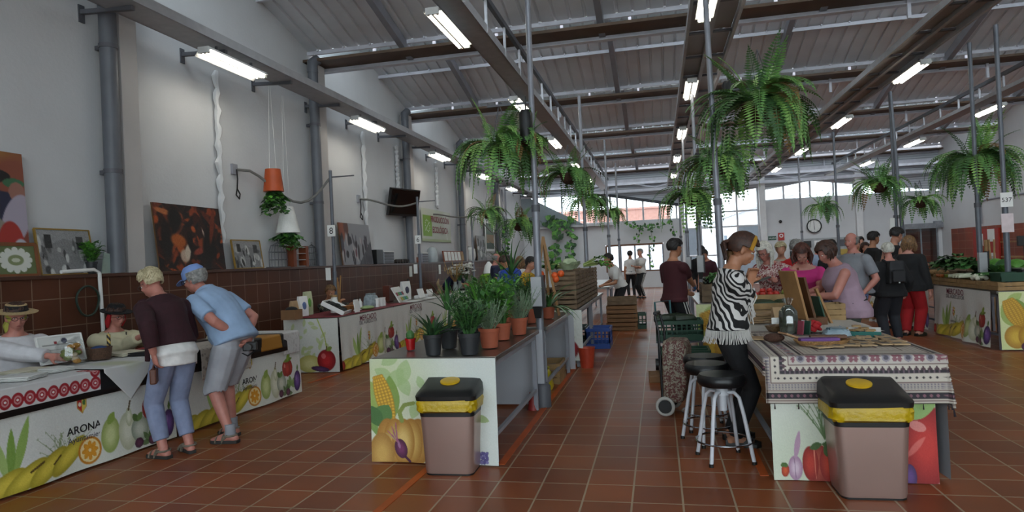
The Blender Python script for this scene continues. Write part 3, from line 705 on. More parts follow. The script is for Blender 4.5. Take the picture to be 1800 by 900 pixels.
pl = [('potted_cactus', 'tiny cactus in a bright red pot on the nearest plant table', (722, 615), .045, .095, redpot, 'cactus', .08, .05),
 ('potted_aloe', 'dark aloe in a black pot, front left of the plant table', (762, 624), .075, .16, blackpot, 'aloe', .25, .2),
 ('potted_dracaena', 'tall spiky plant in a black pot behind the dark aloe', (790, 612), .08, .17, blackpot, 'spike', .40, .2),
 ('potted_jade', 'dense dark leaved bush in a black pot at the middle of the plant table front', (826, 623), .085, .165, blackpot, 'bush', .27, .17),
 ('potted_lavender', 'grey green lavender in the front terracotta pot of the plant table', (861, 611), .088, .16, terra, 'lavender', .26, .17),
 ('potted_leafy_plant', 'tall fresh green leafy plant in a terracotta pot behind the front lavender', (884, 597), .08, .15, terra, 'leafy', .42, .2),
 ('potted_rosemary', 'silvery rosemary in the terracotta pot at the back edge of the plant table', (913, 588), .085, .16, terra, 'lavender', .30, .24),
 ('potted_strap_plant', 'broad strap leaved plant between dark bush and leafy plant', (848, 590), .075, .15, blackpot, 'strap', .45, .2),
 ('potted_shrub', 'mid green shrub behind the spiky plant on the plant table', (815, 592), .07, .15, blackpot, 'bush', .36, .2)]
for i, (nm, lab, q, r0, h, pm, kd, H, R) in enumerate(pl): potted(nm, lab, tp(*q), r0, h, pm, kd, 20+i, H, R)
pl2 = [('potted_lavender', 'pale lavender in a terracotta pot on the second plant table beside the easel', (-1.42, 7.1), .085, .16, terra, 'lavender', .3, .25),
 ('potted_leafy_plant', 'bushy green plant at the near left of the second plant table', (-1.95, 6.95), .085, .16, blackpot, 'leafy', .42, .24),
 ('potted_leafy_plant', 'tall leafy plant at the near middle of the second plant table', (-1.68, 7.15), .085, .16, terra, 'leafy', .46, .22),
 ('potted_shrub', 'dark green shrub at the left of the second plant table', (-2.0, 7.5), .085, .16, blackpot, 'bush', .45, .25),
 ('potted_shrub', 'dense dark shrub in the middle of the second plant table', (-1.55, 7.75), .085, .16, blackpot, 'bush', .42, .24),
 ('potted_agave', 'agave with long arching blades at the right edge of the second plant table', (-1.3, 7.62), .085, .14, terra, 'agave', .52, .3),
 ('potted_aloe', 'large upright aloe seen above the blue shirt behind the easel', (-1.85, 8.15), .1, .2, blackpot, 'spike', .8, .3)]
for i, (nm, lab, q, r0, h, pm, kd, H, R) in enumerate(pl2): potted(nm, lab, (*q, TB), r0, h, pm, kd, 40+i, H, R)
# little orange tree tied to the pole
t = thing('potted_orange_tree', 'small citrus plant bearing bright oranges beside the socket pole', 'potted plant', (-1.12+.05, 7.0, TB)); r = random.Random(5)
t.location = (-1.45, 6.86, TB)
MB().lathe([(.05, 0), (.07, .14), (.075, .15), (.066, .15), (.064, .13)], 18).build('pot', blackpot, t)
m = MB(); m.tube([(0, 0, .1), (.05, 0, .28), (.1, .0, .46)], .008, 5, 0); bush(m, 12, .16, .2, .06, (0, 2), r, .32, 7); m.build('foliage', [P1, P2, P3], t, smooth=False, fix=False)
orange_m = mat('orange_peel', '#d5561c', .45, var=.1, scale=30, bump=.2, bscale=150)
for k, (x, y, px) in enumerate([(951, 482, 0), (948, 501, 0), (975, 484, 0), (986, 481, 0), (977, 491, 0)]):
    p = aty(x, y, 6.84)-t.location
    o = MB().ball((0, 0, 0), .036, 14, 10).build('orange', orange_m, t); o.location = p
# wooden easel between the plants
t = thing('wooden_easel', 'pale wooden easel standing among the plants on the second plant table', 'easel', (-1.38, 7.95, TB))
for a, b_ in [((-.16, 0, 0), (0, .02, .98)), ((.16, 0, 0), (0, .02, .98)), ((0, .3, 0), (0, .05, .95))]:
    MB().bar(a, b_, .03, .02).build('leg', wood, t, smooth=False)
MB().bar((-.12, .0, .22), (.12, .0, .22), .03, .02).build('crossbar', wood, t, smooth=False)
# creepers on the back wall
def creeper(label, pts, n, leaf, seed, X=None, group=None):
    r = random.Random(seed); m = MB(); P = [Vector(p) for p in pts]
    m.tube(P, .008, 4, 2)
    for i in range(n):
        t = r.random()*(len(P)-1); k = int(t); o = P[k].lerp(P[k+1], t-k)+Vector((r.uniform(-1, 1)*leaf*1.2, -r.uniform(.01, .08), r.uniform(-1, 1)*leaf))
        a = r.uniform(0, 2*PI); s = leaf*r.uniform(.6, 1.2); ring = []
        for j in range(6): q = a+2*PI*j/6; ring.append(o+Vector((math.cos(q)*s*(.5 if j else .9), r.uniform(-.02, .02), math.sin(q)*s*(.5 if j else .9))))
        m.add(ring, [tuple(range(6))], r.choice((0, 1, 2)))
    return tag(m.build('creeper', [P1, P2, P3], None, smooth=False, fix=False), label, 'climbing plant', group)
Yv = YB-.42
def bw(x, y, Y=Yv): return aty(x, y, Y)
creeper('broad leaved creeper climbing the back wall behind the denim jacket', [bw(978, 475), bw(975, 440), bw(980, 410), bw(985, 390), bw(960, 388), bw(1010, 392)], 90, .22, 1)
creeper('creeper trailing right of the broad leaved one on the back wall', [bw(1000, 395), bw(1005, 420), bw(998, 455), bw(1004, 478)], 45, .2, 2)
creeper('thin vine looped along the top of the back wall above the brown window', [bw(1100, 392), bw(1125, 400), bw(1140, 395), bw(1160, 398), bw(1182, 390), bw(1186, 415)], 55, .11, 3)
creeper('thin vine hanging down beside the brown window of the back wall', [bw(1142, 396), bw(1147, 420), bw(1143, 445), bw(1150, 470)], 28, .1, 4)
creeper('short vine hanging from the back wall above the apron woman', [bw(1128, 398), bw(1122, 415), bw(1118, 425)], 16, .1, 6)
creeper('creeper hanging under the trailing fern of the left stalls', [atx(888, 400, -5.2), atx(892, 430, -5.2), atx(886, 460, -5.2), atx(880, 475, -5.2)], 50, .09, 5)
# ================================================================== TABLES
def table(label, x0, x1, y0, y1, z=.8, shelf=True, top=None, group=None, rz=0.0, panel=False):
    cx, cy = (x0+x1)/2, (y0+y1)/2; w, d = x1-x0, y1-y0
    t = thing('market_table', label, 'table', (cx, cy, 0), rz, group)
    MB().box((0, 0, z-.02), (w, d, .04)).build('table_top', top or inox, t, smooth=False, bevel=.004)
    for sx in (-1, 1):
        MB().box((sx*(w/2-.05), 0, z-.065), (.04, d-.1, .05)).build('apron_rail', steel_grey, t, smooth=False)
        for sy in (-1, 1): MB().box((sx*(w/2-.05), sy*(d/2-.06), (z-.04)/2), (.04, .04, z-.04)).build('leg', steel_grey, t, smooth=False)
    if shelf:
        for sx in (-1, 1): MB().box((sx*(w/2-.05), 0, .2), (.03, d-.1, .03)).build('foot_rail', steel_grey, t, smooth=False)
    if panel: MB().box((-w/2+.04, 0, .4), (.015, d-.14, .74)).build('rear_panel', mat('pale_table_panel', '#9b9ba3', .5), t, smooth=False)
    return t
table('long table under the black cloth at the left where two seated women sew', -5.3, -4.47, 3.15, 7.26, .76, shelf=False, rz=-.036)
for k in range(4): table(['table of the second left stall nearest the camera, under red cloth', 'second table of the left stall row, covered by paper sheets', 'third table of the left stall row, beside the dried flowers', 'last table of the left stall row with the black trays'][k], -5.45, -4.6, 8.72+2.1*k, 10.78+2.1*k, shelf=False)
table('bare steel table holding the nearest potted plants', -2.2, -1.21, 4.70, 6.5, panel=True)
table('second steel table with plants and easel behind the nearest one', -2.1, -1.17, 6.75, 8.6, panel=True)
table('steel table carrying the long stack of wooden vegetable crates', -2.05, -1.1, 8.98, 10.95)
table('steel table at the far end of the vegetable crate stack', -2.05, -1.1, 11.0, 13.0)
table('table under the patterned cloth at the right front', .66, 1.67, 4.55, 7.0, top=mat('white_table_cover', '#b9b7b0', .6))
table('table with tomato and cucumber crates behind the patterned cloth table', .66, 1.62, 7.15, 8.3)
table('table with squash crates beside the man in the maroon polo', .5, 1.55, 9.35, 12.0)
for k in range(3): table(['nearest table of the right vegetable stall with leeks', 'second table of the right vegetable stall with potatoes', 'farthest table of the right vegetable stall'][k], 4.42, 5.35, 10.02+2.1*k, 12.06+2.1*k)
table('small table of the white shirted helpers at the far end of the plant row', -2.0, -1.15, 15.4, 20.4)

# ================================================================== PRINTS
BG = '#d9dbd6'
def leaves(A, x, y, s, c, n=5, seed=0, al=.8):
    r = random.Random(seed)
    for k in range(n):
        a = -PI/2 + (k-(n-1)/2)*.75+r.uniform(-.2, .2); A.leaf(x, y, s*r.uniform(.7, 1.1), s*.22, a, c, al, None)
def corn(A, x0, y0, x1, y1, w):
    A.leaf(x1, y1, math.hypot(x1-x0, y1-y0)*1.0, w*1.3, math.atan2(y0-y1, x0-x1)-.22, '#9bb05a', .9)
    A.leaf(x1, y1, math.hypot(x1-x0, y1-y0)*1.0, w*1.2, math.atan2(y0-y1, x0-x1)+.25, '#7c9a45', .9)
    n = 16
    for i in range(n):
        t = i/(n-1); ww = w*math.sin(PI*(.18+.72*t))
        for j in range(-2, 3):
            px = x0+(x1-x0)*t; py = y0+(y1-y0)*t; nx, ny = (y1-y0), -(x1-x0); L = math.hypot(nx, ny)
            A.ell(px+nx/L*ww*.45*j, py+ny/L*ww*.45*j, w*.27, w*.27, '#e3b93e', '#a97a25', soft=.3)
def eggplant(A, x, y, s, ang=0):
    A.ell(x, y, s*.55, s, '#7a5aa0', '#3a2350', ang); A.ell(x-.15*s, y-.3*s, s*.1, s*.3, '#b79fd0', ang=ang, al=.5)
    A.leaf(x+math.sin(ang)*s*.9, y-math.cos(ang)*s*.9, s*.7, s*.12, -PI/2+ang, '#5d7a36')
def pepper(A, x, y, s, c='#c8322b', c2='#7d1a1a'):
    A.ell(x-.35*s, y, s*.5, s*.75, c, c2); A.ell(x+.35*s, y, s*.5, s*.75, c, c2); A.ell(x, y+.05*s, s*.5, s*.78, c, c2)
    A.ell(x-.4*s, y-.25*s, s*.12, s*.2, '#f0b5a8', al=.6); A.leaf(x-.6*s, y-.65*s, s*1.5, s*.2, -.15, '#6f8a3a'); A.leaf(x, y-.7*s, s*.9, s*.25, -1.0, '#8cab45')
def herb(A, x, y, s, c='#8a9b70', n=26, seed=1):
    r = random.Random(seed)
    for k in range(n):
        a = -PI/2+r.uniform(-.75, .75); L = s*r.uniform(.5, 1); pts = [(x, y)]
        for j in range(1, 5): pts.append((x+L*j/4*math.cos(a+.12*j*(1 if k % 2 else -1)), y+L*j/4*math.sin(a)))
        A.line(pts, .006*1, c, .003, .8)
        for p in pts[2:]: A.ell(p[0]+r.uniform(-.02, .02), p[1], .010, .010, c, al=.7)
def crest(A, x, y, s):
    A.poly([(x-.32*s, y-.4*s), (x+.32*s, y-.4*s), (x+.32*s, y+.15*s), (x, y+.5*s), (x-.32*s, y+.15*s)], '#b98a2e')
    A.poly([(x-.28*s, y-.36*s), (x, y-.36*s), (x, y+.42*s), (x-.28*s, y+.12*s)], '#b3282a'); A.poly([(x, y-.36*s), (x+.28*s, y-.36*s), (x+.28*s, y+.12*s), (x, y+.42*s)], '#d9c15a')
    A.ell(x+.14*s, y-.1*s, .1*s, .16*s, '#4c7a3a'); A.ell(x-.14*s, y-.02*s, .09*s, .12*s, '#e6dcc8')
    A.poly([(x-.3*s, y-.45*s), (x-.34*s, y-.75*s), (x-.17*s, y-.58*s), (x, y-.82*s), (x+.17*s, y-.58*s), (x+.34*s, y-.75*s), (x+.3*s, y-.45*s)], '#c9a548')
def art_fruit(w=330, h=110, crest_at=.54, cy=.3, cs=.2, text=True):
    A = Art(w, h, BG); a = A.asp; r = random.Random(3)
    A.blend(np.clip((A.Y-.75)*1.2, 0, .5), '#dfe0c2')
    X = lambda u: u*a
    herb(A, X(.45), .90, .42, seed=2)
    A.leaf(X(.26), .86, .62, .05, -1.25, '#93b25c'); A.leaf(X(.25), .86, .5, .045, -1.5, '#7fa24a'); A.leaf(X(.24), .86, .45, .045, -1.8, '#a5bf72')
    for k in range(6): A.ell(X(.05+.085*k), .93-.010*k*k*.5, .27, .10, '#e0cc4e', '#a5982e', -.35-.05*k); 
    A.ell(X(.02), .92, .10, .1, '#c23a2a', '#7c1f1c'); A.line([(X(.32), .84), (X(.37), .78)], .012, '#5f4a22'); A.line([(X(.41), .84), (X(.44), .77)], .01, '#5f4a22')
    A.ell(X(.66), .72, .13, .2, '#cfd79a', '#93a457', .15); A.leaf(X(.65), .6, .16, .05, -.9, '#8aa24b')
    A.ell(X(.565), .82, .15, .15, '#e5a537', '#c57d1e'); A.ell(X(.565), .82, .125, .125, '#efd9a0', soft=.02)
    for k in range(8): q = 2*PI*k/8; A.ell(X(.565)+.062*math.cos(q), .82+.062*math.sin(q), .045, .026, '#e09a2c', ang=q)
    A.ell(X(.745), .74, .14, .22, '#e3e3cf', '#bcbfa0'); A.ell(X(.755), .58, .05, .11, '#e6e6d2', '#b9bf9a'); A.line([(X(.755), .5), (X(.765), .4)], .012, '#5a4a2a')
    A.ell(X(.81), .76, .14, .15, '#d5d8c8', '#8f9a86'); A.leaf(X(.8), .66, .12, .04, -2.2, '#55703a'); A.leaf(X(.8), .66, .12, .04, -.9, '#6e8c4c')
    pepper(A, X(.875), .54, .17, '#b8443a', '#8a2a26'); leaves(A, X(.9), .84, .2, '#75924e', 5, 4); leaves(A, X(.86), .95, .16, '#4e6b38', 5, 5)
    A.ell(X(.80), .92, .07, .06, '#6a3c55', '#472439'); A.ell(X(.87), .93, .06, .06, '#7a4a62', '#4b2a3c')
    eggplant(A, X(.96), .79, .17, .12)
    if crest_at: crest(A, X(crest_at), cy, cs)
    A.speckle(.012, 4); return A
def art_corn(w=215, h=178, left=True):
    A = Art(w, h, '#d3d8d2'); a = A.asp
    A.ell(.05, .15, .4, .3, '#c2cf9a', soft=1.6, al=.7); A.ell(.2, .6, .5, .5, '#d8dcae', soft=1.6, al=.5)
    for x, y, s, g in [(.12, .06, .22, -.6), (.17, .30, .26, -.9), (.30, .26, .26, -1.3), (.38, .36, .22, -2.0), (.40, .58, .20, -1.2), (.05, .1, .2, .5), (.52, .30, .14, -1.9)]: A.leaf(x, y, s, s*.28, g, '#a6c083', .75)
    A.leaf(.06, .75, .38, .05, -1.9, '#7f9f55'); A.leaf(.10, .6, .35, .05, -2.2, '#9db86d')
    corn(A, .08, .18, .20, .62, .075)
    A.leaf(.07, .62, .2, .09, -1.0, '#5c8348'); A.leaf(.09, .66, .22, .07, -2.0, '#4d7440')
    for k, dx in enumerate((-.14, .16, -.07, .09, .01)): A.ell(.30+dx, .80, .11, .22, ('#c89a4c', '#cda052', '#d8b060', '#dcb868', '#e3c276')[k], '#a8752e')
    A.line([(.30, .60), (.28, .52), (.33, .45), (.42, .43)], .022, '#8b9a4e', .018)
    A.ell(.10, .92, .12, .2, '#d2a85a', '#a77a38')
    A.ell(.285, .87, .06, .095, '#7d3b66', '#4a1f3c', -.25); A.ell(.265, .83, .012, .04, '#c79ab8', al=.6, ang=-.25); A.line([(.33, .95), (.37, .99)], .012, '#4a1f3c')
    for k in range(6): A.line([(.25, .80), (.14+.02*k, .72-.02*k)], .008, '#a2587f' if k % 2 else '#b9a46a', .003)
    r = random.Random(2)
    for k in range(40): A.ell(1.06+r.uniform(-.07, .05), .93+r.uniform(-.06, .05), .014, .014, '#5a5288' if k % 3 else '#7b74a8')
    A.leaf(1.0, .55, .14, .035, .3, '#8fa668', .8)
    A.speckle(.01, 1); return A
def art_corn_big(w=130, h=110):
    A = Art(w, h, '#cfd894'); A.ell(.4, .3, .5, .5, '#e0e3c0', soft=1.5, al=.6)
    for x, y, s, g in [(.1, .2, .3, -.6), (.7, .3, .3, -.4), (.9, .5, .3, -1.2)]: A.leaf(x, y, s, s*.25, g, '#9db85c', .7)
    corn(A, .14, .16, .34, .62, .13)
    for k, dx in enumerate((-.2, .2, 0)): A.ell(.42+dx, .78, .17, .2, '#d9b23e', '#a8791f')
    A.ell(.38, .95, .1, .08, '#6d3358', '#40203a'); A.speckle(.01); return A
def art_apple(w=120, h=100):
    A = Art(w, h, '#d4d7d0'); r = random.Random(6)
    for k in range(26): A.leaf(r.uniform(.1, .95), r.uniform(.1, .7), r.uniform(.1, .18), .035, r.uniform(-3, 3), '#b4c586', .75)
    A.line([(.75, 0), (.9, .35), (.95, .6)], .012, '#a9b85c')
    A.ell(.55, .84, .26, .16, '#d9d696', '#b5b160'); A.ell(.92, .78, .20, .2, '#c0292e', '#7d1219'); A.ell(.86, .7, .05, .05, '#eaa9a4', al=.5); A.line([(.92, .6), (.94, .52)], .012, '#5a3a22'); A.leaf(.93, .6, .14, .04, -.5, '#7a8d3c')
    A.ell(.78, .94, .2, .05, '#5d3a6a', '#38203f', .12); A.ell(.12, .93, .16, .06, '#8b2326', '#5a1517', .15); A.speckle(.012, 2); return A
def art_tomato(w=280, h=140):
    A = Art(w, h, '#d5d8d0'); A.ell(.5, .9, .9, .4, '#c3cfae', soft=1.4, al=.6)
    herb(A, .66, .66, .62, '#5f7a4c', 18, 7)
    A.ell(.57, .86, .17, .155, '#b9523f', '#8c2f24'); A.ell(.70, .86, .12, .15, '#cb4a33', '#8c2018'); A.ell(.47, .86, .10, .14, '#c23c2c', '#8c2018'); A.line([(.52, .75), (.53, .98)], .006, '#e58a70', .003)
    A.leaf(.62, .70, .16, .03, .1, '#44602f'); A.leaf(.62, .70, .16, .03, 2.9, '#44602f'); A.leaf(.64, .72, .1, .03, 1.0, '#44602f')
    A.ell(.28, .9, .09, .1, '#d6c0cf', '#a57f9c'); A.leaf(.28, .84, .26, .035, -1.3, '#b794ac'); A.line([(.27, .82), (.28, .98)], .004, '#8a6a86')
    A.ell(.15, .92, .05, .055, '#cf5a30', '#9a2f1c', .4); A.leaf(.16, .87, .07, .02, 3.0, '#4c6b34'); A.leaf(.12, .87, .07, .02, .2, '#4c6b34')
    A.ell(1.86, .70, .30, .33, '#c3352e', '#86191b'); A.ell(1.78, .55, .10, .04, '#e9aaa2', al=.7, ang=.2); A.leaf(1.62, .80, .3, .03, -.6, '#e58a80', .6); A.ell(1.66, .95, .08, .1, '#6a4a8a', '#40285a')
    A.leaf(1.55, .42, .46, .10, -.1, '#8fb069'); A.leaf(1.6, .4, .5, .06, -1.9, '#7da34e'); A.leaf(1.66, .4, .5, .06, -1.6, '#6b9544'); A.leaf(1.72, .38, .4, .05, -1.9, '#c9b84a')
    A.speckle(.01, 3); return A
def skirt(name, label, art, p0, p1, zt, zb, amp=.008, waves=5, seed=0, flare=.0, sag=.0, group=None, out=None, lift=None, hem=None):
    """printed cloth hung in front of a table from p0 (left as seen) to p1; out points to the viewer"""
    p0, p1 = Vector((*p0, 0)), Vector((*p1, 0)); d = (p1-p0); n = Vector((d.y, -d.x, 0)).normalized(); r = random.Random(seed); ph = [r.uniform(0, 6) for _ in range(4)]
    org = Vector((p0.x, p0.y, 0))
    def fn(u, v):
        q = p0+d*u; k = v**1.2
        off = amp*k*(math.sin(waves*2*PI*u+ph[0])+.5*math.sin(waves*3.7*u+ph[1])+.4*math.sin(9*u+5*v+ph[2]))+flare*v*v+.004
        z = zt+(zb-zt)*v - sag*math.sin(PI*u)*(1-v)
        if hem: z += hem*v*(u-.5)
        return q+n*off+Vector((0, 0, z))-org
    o = painted(name, art, fn); o.location = org; tag(o, label, 'banner', group); o['_n'] = 0; del o['_n']
    return o, (lambda u, v: fn(u, v)+n*.003), d.normalized()
maroon_ink = mat('maroon_print_ink', '#6b2434', .6); grey_ink = mat('grey_print_ink', '#55525a', .6)
def words(o, at, d, u, v, text, size, m, bold=.0):
    p = at(u, v)
    L = d.length or 1
    def warp(c):       # follow the cloth: x along the banner, z down
        return c
    lettering('print_lettering', text, size, frame_matrix(at(u, v), d, (0, 0, 1)), m, o, ext=.0004, bold=bold)
# left lace stall
for k, (a, b_) in enumerate([((-4.542, 3.2), (-4.455, 5.22)), ((-4.453, 5.24), (-4.365, 7.26))]):
    o, at, d = skirt('printed_banner', ['white banner with town crest and fruit print under the red rosette cloth', 'white banner with crest and fruit print behind the two standing visitors'][k], art_fruit(), a, b_, .74, .02, .010, 3, 3+k, .02)
    words(o, at, d, .545, .60, 'ARONA', .085, ink, .0012); words(o, at, d, .56, .69, 'Ayuntamiento', .062, grey_ink)
# second left stall
o, at, d = skirt('printed_banner', 'end banner with leaves and a red apple on the second left stall', art_apple(), (-5.43, 8.66), (-4.58, 8.7), .79, .01, .004, 2, 5)
for k in range(4):
    o, at, d = skirt('printed_banner', ['first market banner of the second left stall, nearest its end banner', 'second market banner of the left stall row', 'third market banner of the left stall row', 'farthest market banner of the left stall row'][k],
                     art_fruit(200, 84, .46, .50, .16), (-4.57, 8.72+2.1*k), (-4.56, 10.8+2.1*k), .79, .02, .016, 7, 9+k, .02)
    words(o, at, d, .46, .145, 'MERCADO', .125, maroon_ink, .0008); words(o, at, d, .46, .22, 'DEL AGRICULTOR', .078, grey_ink); words(o, at, d, .46, .70, 'ARONA', .05, ink); words(o, at, d, .46, .76, 'Ayuntamiento', .035, grey_ink)
# plant table front
o, at, d = skirt('printed_banner', 'banner with corn, pumpkin and red onion on the nearest plant table', art_corn(), (-2.215, 4.69), (-1.205, 4.66), .795, -.0+.012, .006, 2, 7, .02, hem=0)
skirt('printed_banner', 'plain back of the banner hanging at the far end of the nearest plant table', Art(20, 16, '#aeb0b6'), (-2.2, 6.56), (-1.19, 6.56), .79, .03, .004, 1, 2)
skirt('printed_banner', 'plain grey cloth at the far end of the second plant table', Art(20, 16, '#aeb0b6'), (-2.1, 8.66), (-1.14, 8.66), .79, .03, .004, 1, 4)
skirt('printed_banner', 'pale green end banner of the vegetable crate table', art_apple(60, 50), (-2.0, 8.95), (-1.06, 8.93), .79, .1, .006, 2, 8)
# right patterned stall front
skirt('printed_banner', 'banner with tomato, garlic and red pepper behind the right pedal bin', art_tomato(), (.665, 4.52), (1.63, 4.53), .79, .005, .005, 2, 11, .01)
skirt('printed_banner', 'plain cloth hanging on the right side of the patterned table', Art(30, 16, '#a7a8ac'), (1.69, 4.52), (1.70, 6.9), .79, .03, .006, 3, 12)
skirt('printed_banner', 'yellow green end banner of the squash table beside the headband woman', art_corn_big(60, 50), (.47, 9.3), (1.5, 9.32), .79, .02, .006, 2, 13)
# right vegetable stall
for k in range(3):
    o, at, d = skirt('printed_banner', ['creased market banner on the nearest table of the right vegetable stall', 'market banner of the right stall beside the woman in black with red trousers', 'farthest market banner of the right vegetable stall'][k],
                     art_fruit(200, 84, .40, .50, .16), (4.40, 12.02+2.1*k), (4.38, 10.1+2.1*k), .79, .03, .022, 4, 19+k, .05)
    words(o, at, d, .42, .14, 'MERCADO', .125, maroon_ink, .0008); words(o, at, d, .42, .22, 'DEL AGRICULTOR', .078, grey_ink); words(o, at, d, .40, .70, 'ARONA', .05, ink)
skirt('printed_banner', 'end banner with big corn cob on the right vegetable stall', art_corn_big(), (4.42, 9.98), (5.35, 9.98), .79, .02, .008, 2, 23, .03)

# ================================================================== CLOTHS OF THE LACE STALL
def drape(name, label, x0, x1, y0, y1, zt, front, art, cat='tablecloth', seed=0, amp=.006, edge=None, corner=False, side=0.0, rz=0, group=None):
    """cloth over a table edge: lies from x0 to the front edge x1 (towards the aisle) and hangs down by front"""
    top = x1-x0; tot = top+front; r = random.Random(seed); ph = [r.uniform(0, 6) for _ in range(3)]; L = y1-y0
    def fn(u, v):
        s = v*tot; y = L*u
        wv = amp*(math.sin(6*u*L+ph[0])+.6*math.sin(11*u*L+ph[1]))
        if s < top: return Vector((s-top, y, .004+abs(wv)*.15*(s/top)))
        e = s-top
        if edge: e *= edge(u)
        return Vector((.012+wv*min(1, e/.1)*1.0+.006, y+.0, .004-e))
    o = painted(name, art, fn, solid=.002); o.location = (x1, y0, zt); o.rotation_euler.z = rz
    return tag(o, label, cat, group)
def edge_x(y): return -4.54+(y-3.2)*.0434
rzT = -.0434
bk = Art(60, 20, '#151517'); bk.speckle(.02)
drape('black_tablecloth', 'black cloth along the whole lace table, showing under the white cloths', -5.2, edge_x(3.2)+.012, 3.2, 7.24, .762, .20, bk, rz=rzT)
A = Art(260, 190, '#d2d2d2'); A.a *= 1.0
hem = .93
def rosette_dot(x, y):
    for k, c_ in ((1, '#9c222c'), (.62, '#c78e90'), (.38, '#a3212b'), (.18, '#ece3e0')): A.ell(x, y, .053*k, .093*k, c_)
for k in range(13): rosette_dot(A.asp*(k+.5)/13, .89)
for k in range(2):
    for x in (.053, A.asp-.053): rosette_dot(x, .53+.18*k)
A.rect(.12, .0, A.asp-.12, .04, '#c9b6b3')
drape('rosette_tablecloth', 'white linen cloth edged with red rosettes at the left of the lace table', -4.9, edge_x(3.25)+.034, 3.25, 4.42, .768, .155, A, rz=rzT, seed=2)
A = Art(70, 60, '#d4d4d2'); A.ell(.6, .45, .24, .24, '#c3c7a4', soft=.8, al=.8)
drape('corner_cloth', 'white cloth whose corner points down at the middle of the lace table', -5.0, edge_x(4.45)+.04, 4.45, 5.02, .772, .30, A, seed=3, edge=lambda u: max(.1, 1-abs(u-.45)*2.0), rz=rzT)
drape('white_cloth', 'white cloth hanging beside the woman with the maroon cardigan', -5.0, edge_x(5.05)+.034, 5.05, 5.5, .768, .12, Art(20, 20, '#cfcfcf'), seed=4, rz=rzT)
A = Art(60, 60, '#121214'); A.poly([(.25, 1.0), (.3, .6), (.55, .45), (.8, .55), (.95, 1.0)], '#a8752a')
drape('ochre_cloth', 'black cloth with ochre patch at the right of the lace table', -5.0, edge_x(6.45)+.024, 6.35, 6.9, .770, .16, A, seed=5, rz=rzT)
def lace(w, h, bg, seed, hole='#77716c'):
    A = Art(w, h, bg); r = random.Random(seed)
    for i in range(int(w*h/38)): A.ell(r.uniform(0, A.asp), r.uniform(.35, 1), .014, .014, hole, al=.6)
    return A
drape('lace_cloth', 'white lace cloth at the right end of the lace table', -4.95, edge_x(6.9)+.024, 6.9, 7.22, .772, .26, lace(60, 90, '#c9c9c8', 5, '#a9a7a6'), seed=6, rz=rzT)
drape('lace_cloth', 'beige lace hanging behind the man in the blue cap', -4.9, edge_x(5.6)+.024, 5.55, 6.3, .774, .30, lace(90, 90, '#b5aea4', 6), seed=7, rz=rzT)
# folded needlework lying about on the lace table
r = random.Random(12); cl = [mat('folded_white_linen', '#cfcfcc', .8), mat('folded_cream_linen', '#c9c3ae', .8), mat('folded_black_cloth', '#17171a', .8), mat('folded_red_cloth', '#8c1d26', .8)]
spots = [(-4.78, 3.55, .30, .34, 3), (-4.95, 3.85, .34, .3, 0), (-4.75, 4.0, .3, .26, 0), (-5.0, 4.25, .25, .3, 1), (-4.8, 4.35, .22, .2, 0), (-4.95, 5.25, .3, .26, 1), (-4.78, 5.3, .26, .3, 2), (-4.9, 5.55, .28, .24, 3), (-4.85, 6.55, .3, .3, 1), (-5.0, 6.8, .3, .28, 0), (-4.75, 6.65, .22, .22, 0)]
labs = ['red folded cloth at the far left of the lace table', 'white folded linen stacked before the straw hat woman', 'folded white cloth on the rosette cloth', 'cream folded linen beside the glass jar', 'small folded white cloth in front of the glass jar', 'cream needlework lying before the black hat woman', 'black folded cloth right of the wicker basket', 'red needlework lying beside the maroon cardigan woman', 'cream cloth folded right of the man in the blue cap', 'white folded linen at the back right of the lace table', 'small white folded cloth near the lace end']
for k, (x, y, a, b_, ci) in enumerate(spots):
    m = MB()
    for j in range(3): m.box((r.uniform(-.008, .008), r.uniform(-.008, .008), .006+.0105*j), (a*r.uniform(.9, 1), b_*r.uniform(.9, 1), .009), rz=r.uniform(-.04, .04))
    o = m.build('folded_cloth', cl[ci], None, bevel=.004, loc=(x, y, .777+(.002 if k % 2 else 0)), rz=r.uniform(-.3, .3)); tag(o, labs[k], 'cloth', 'folded needlework on the lace table')

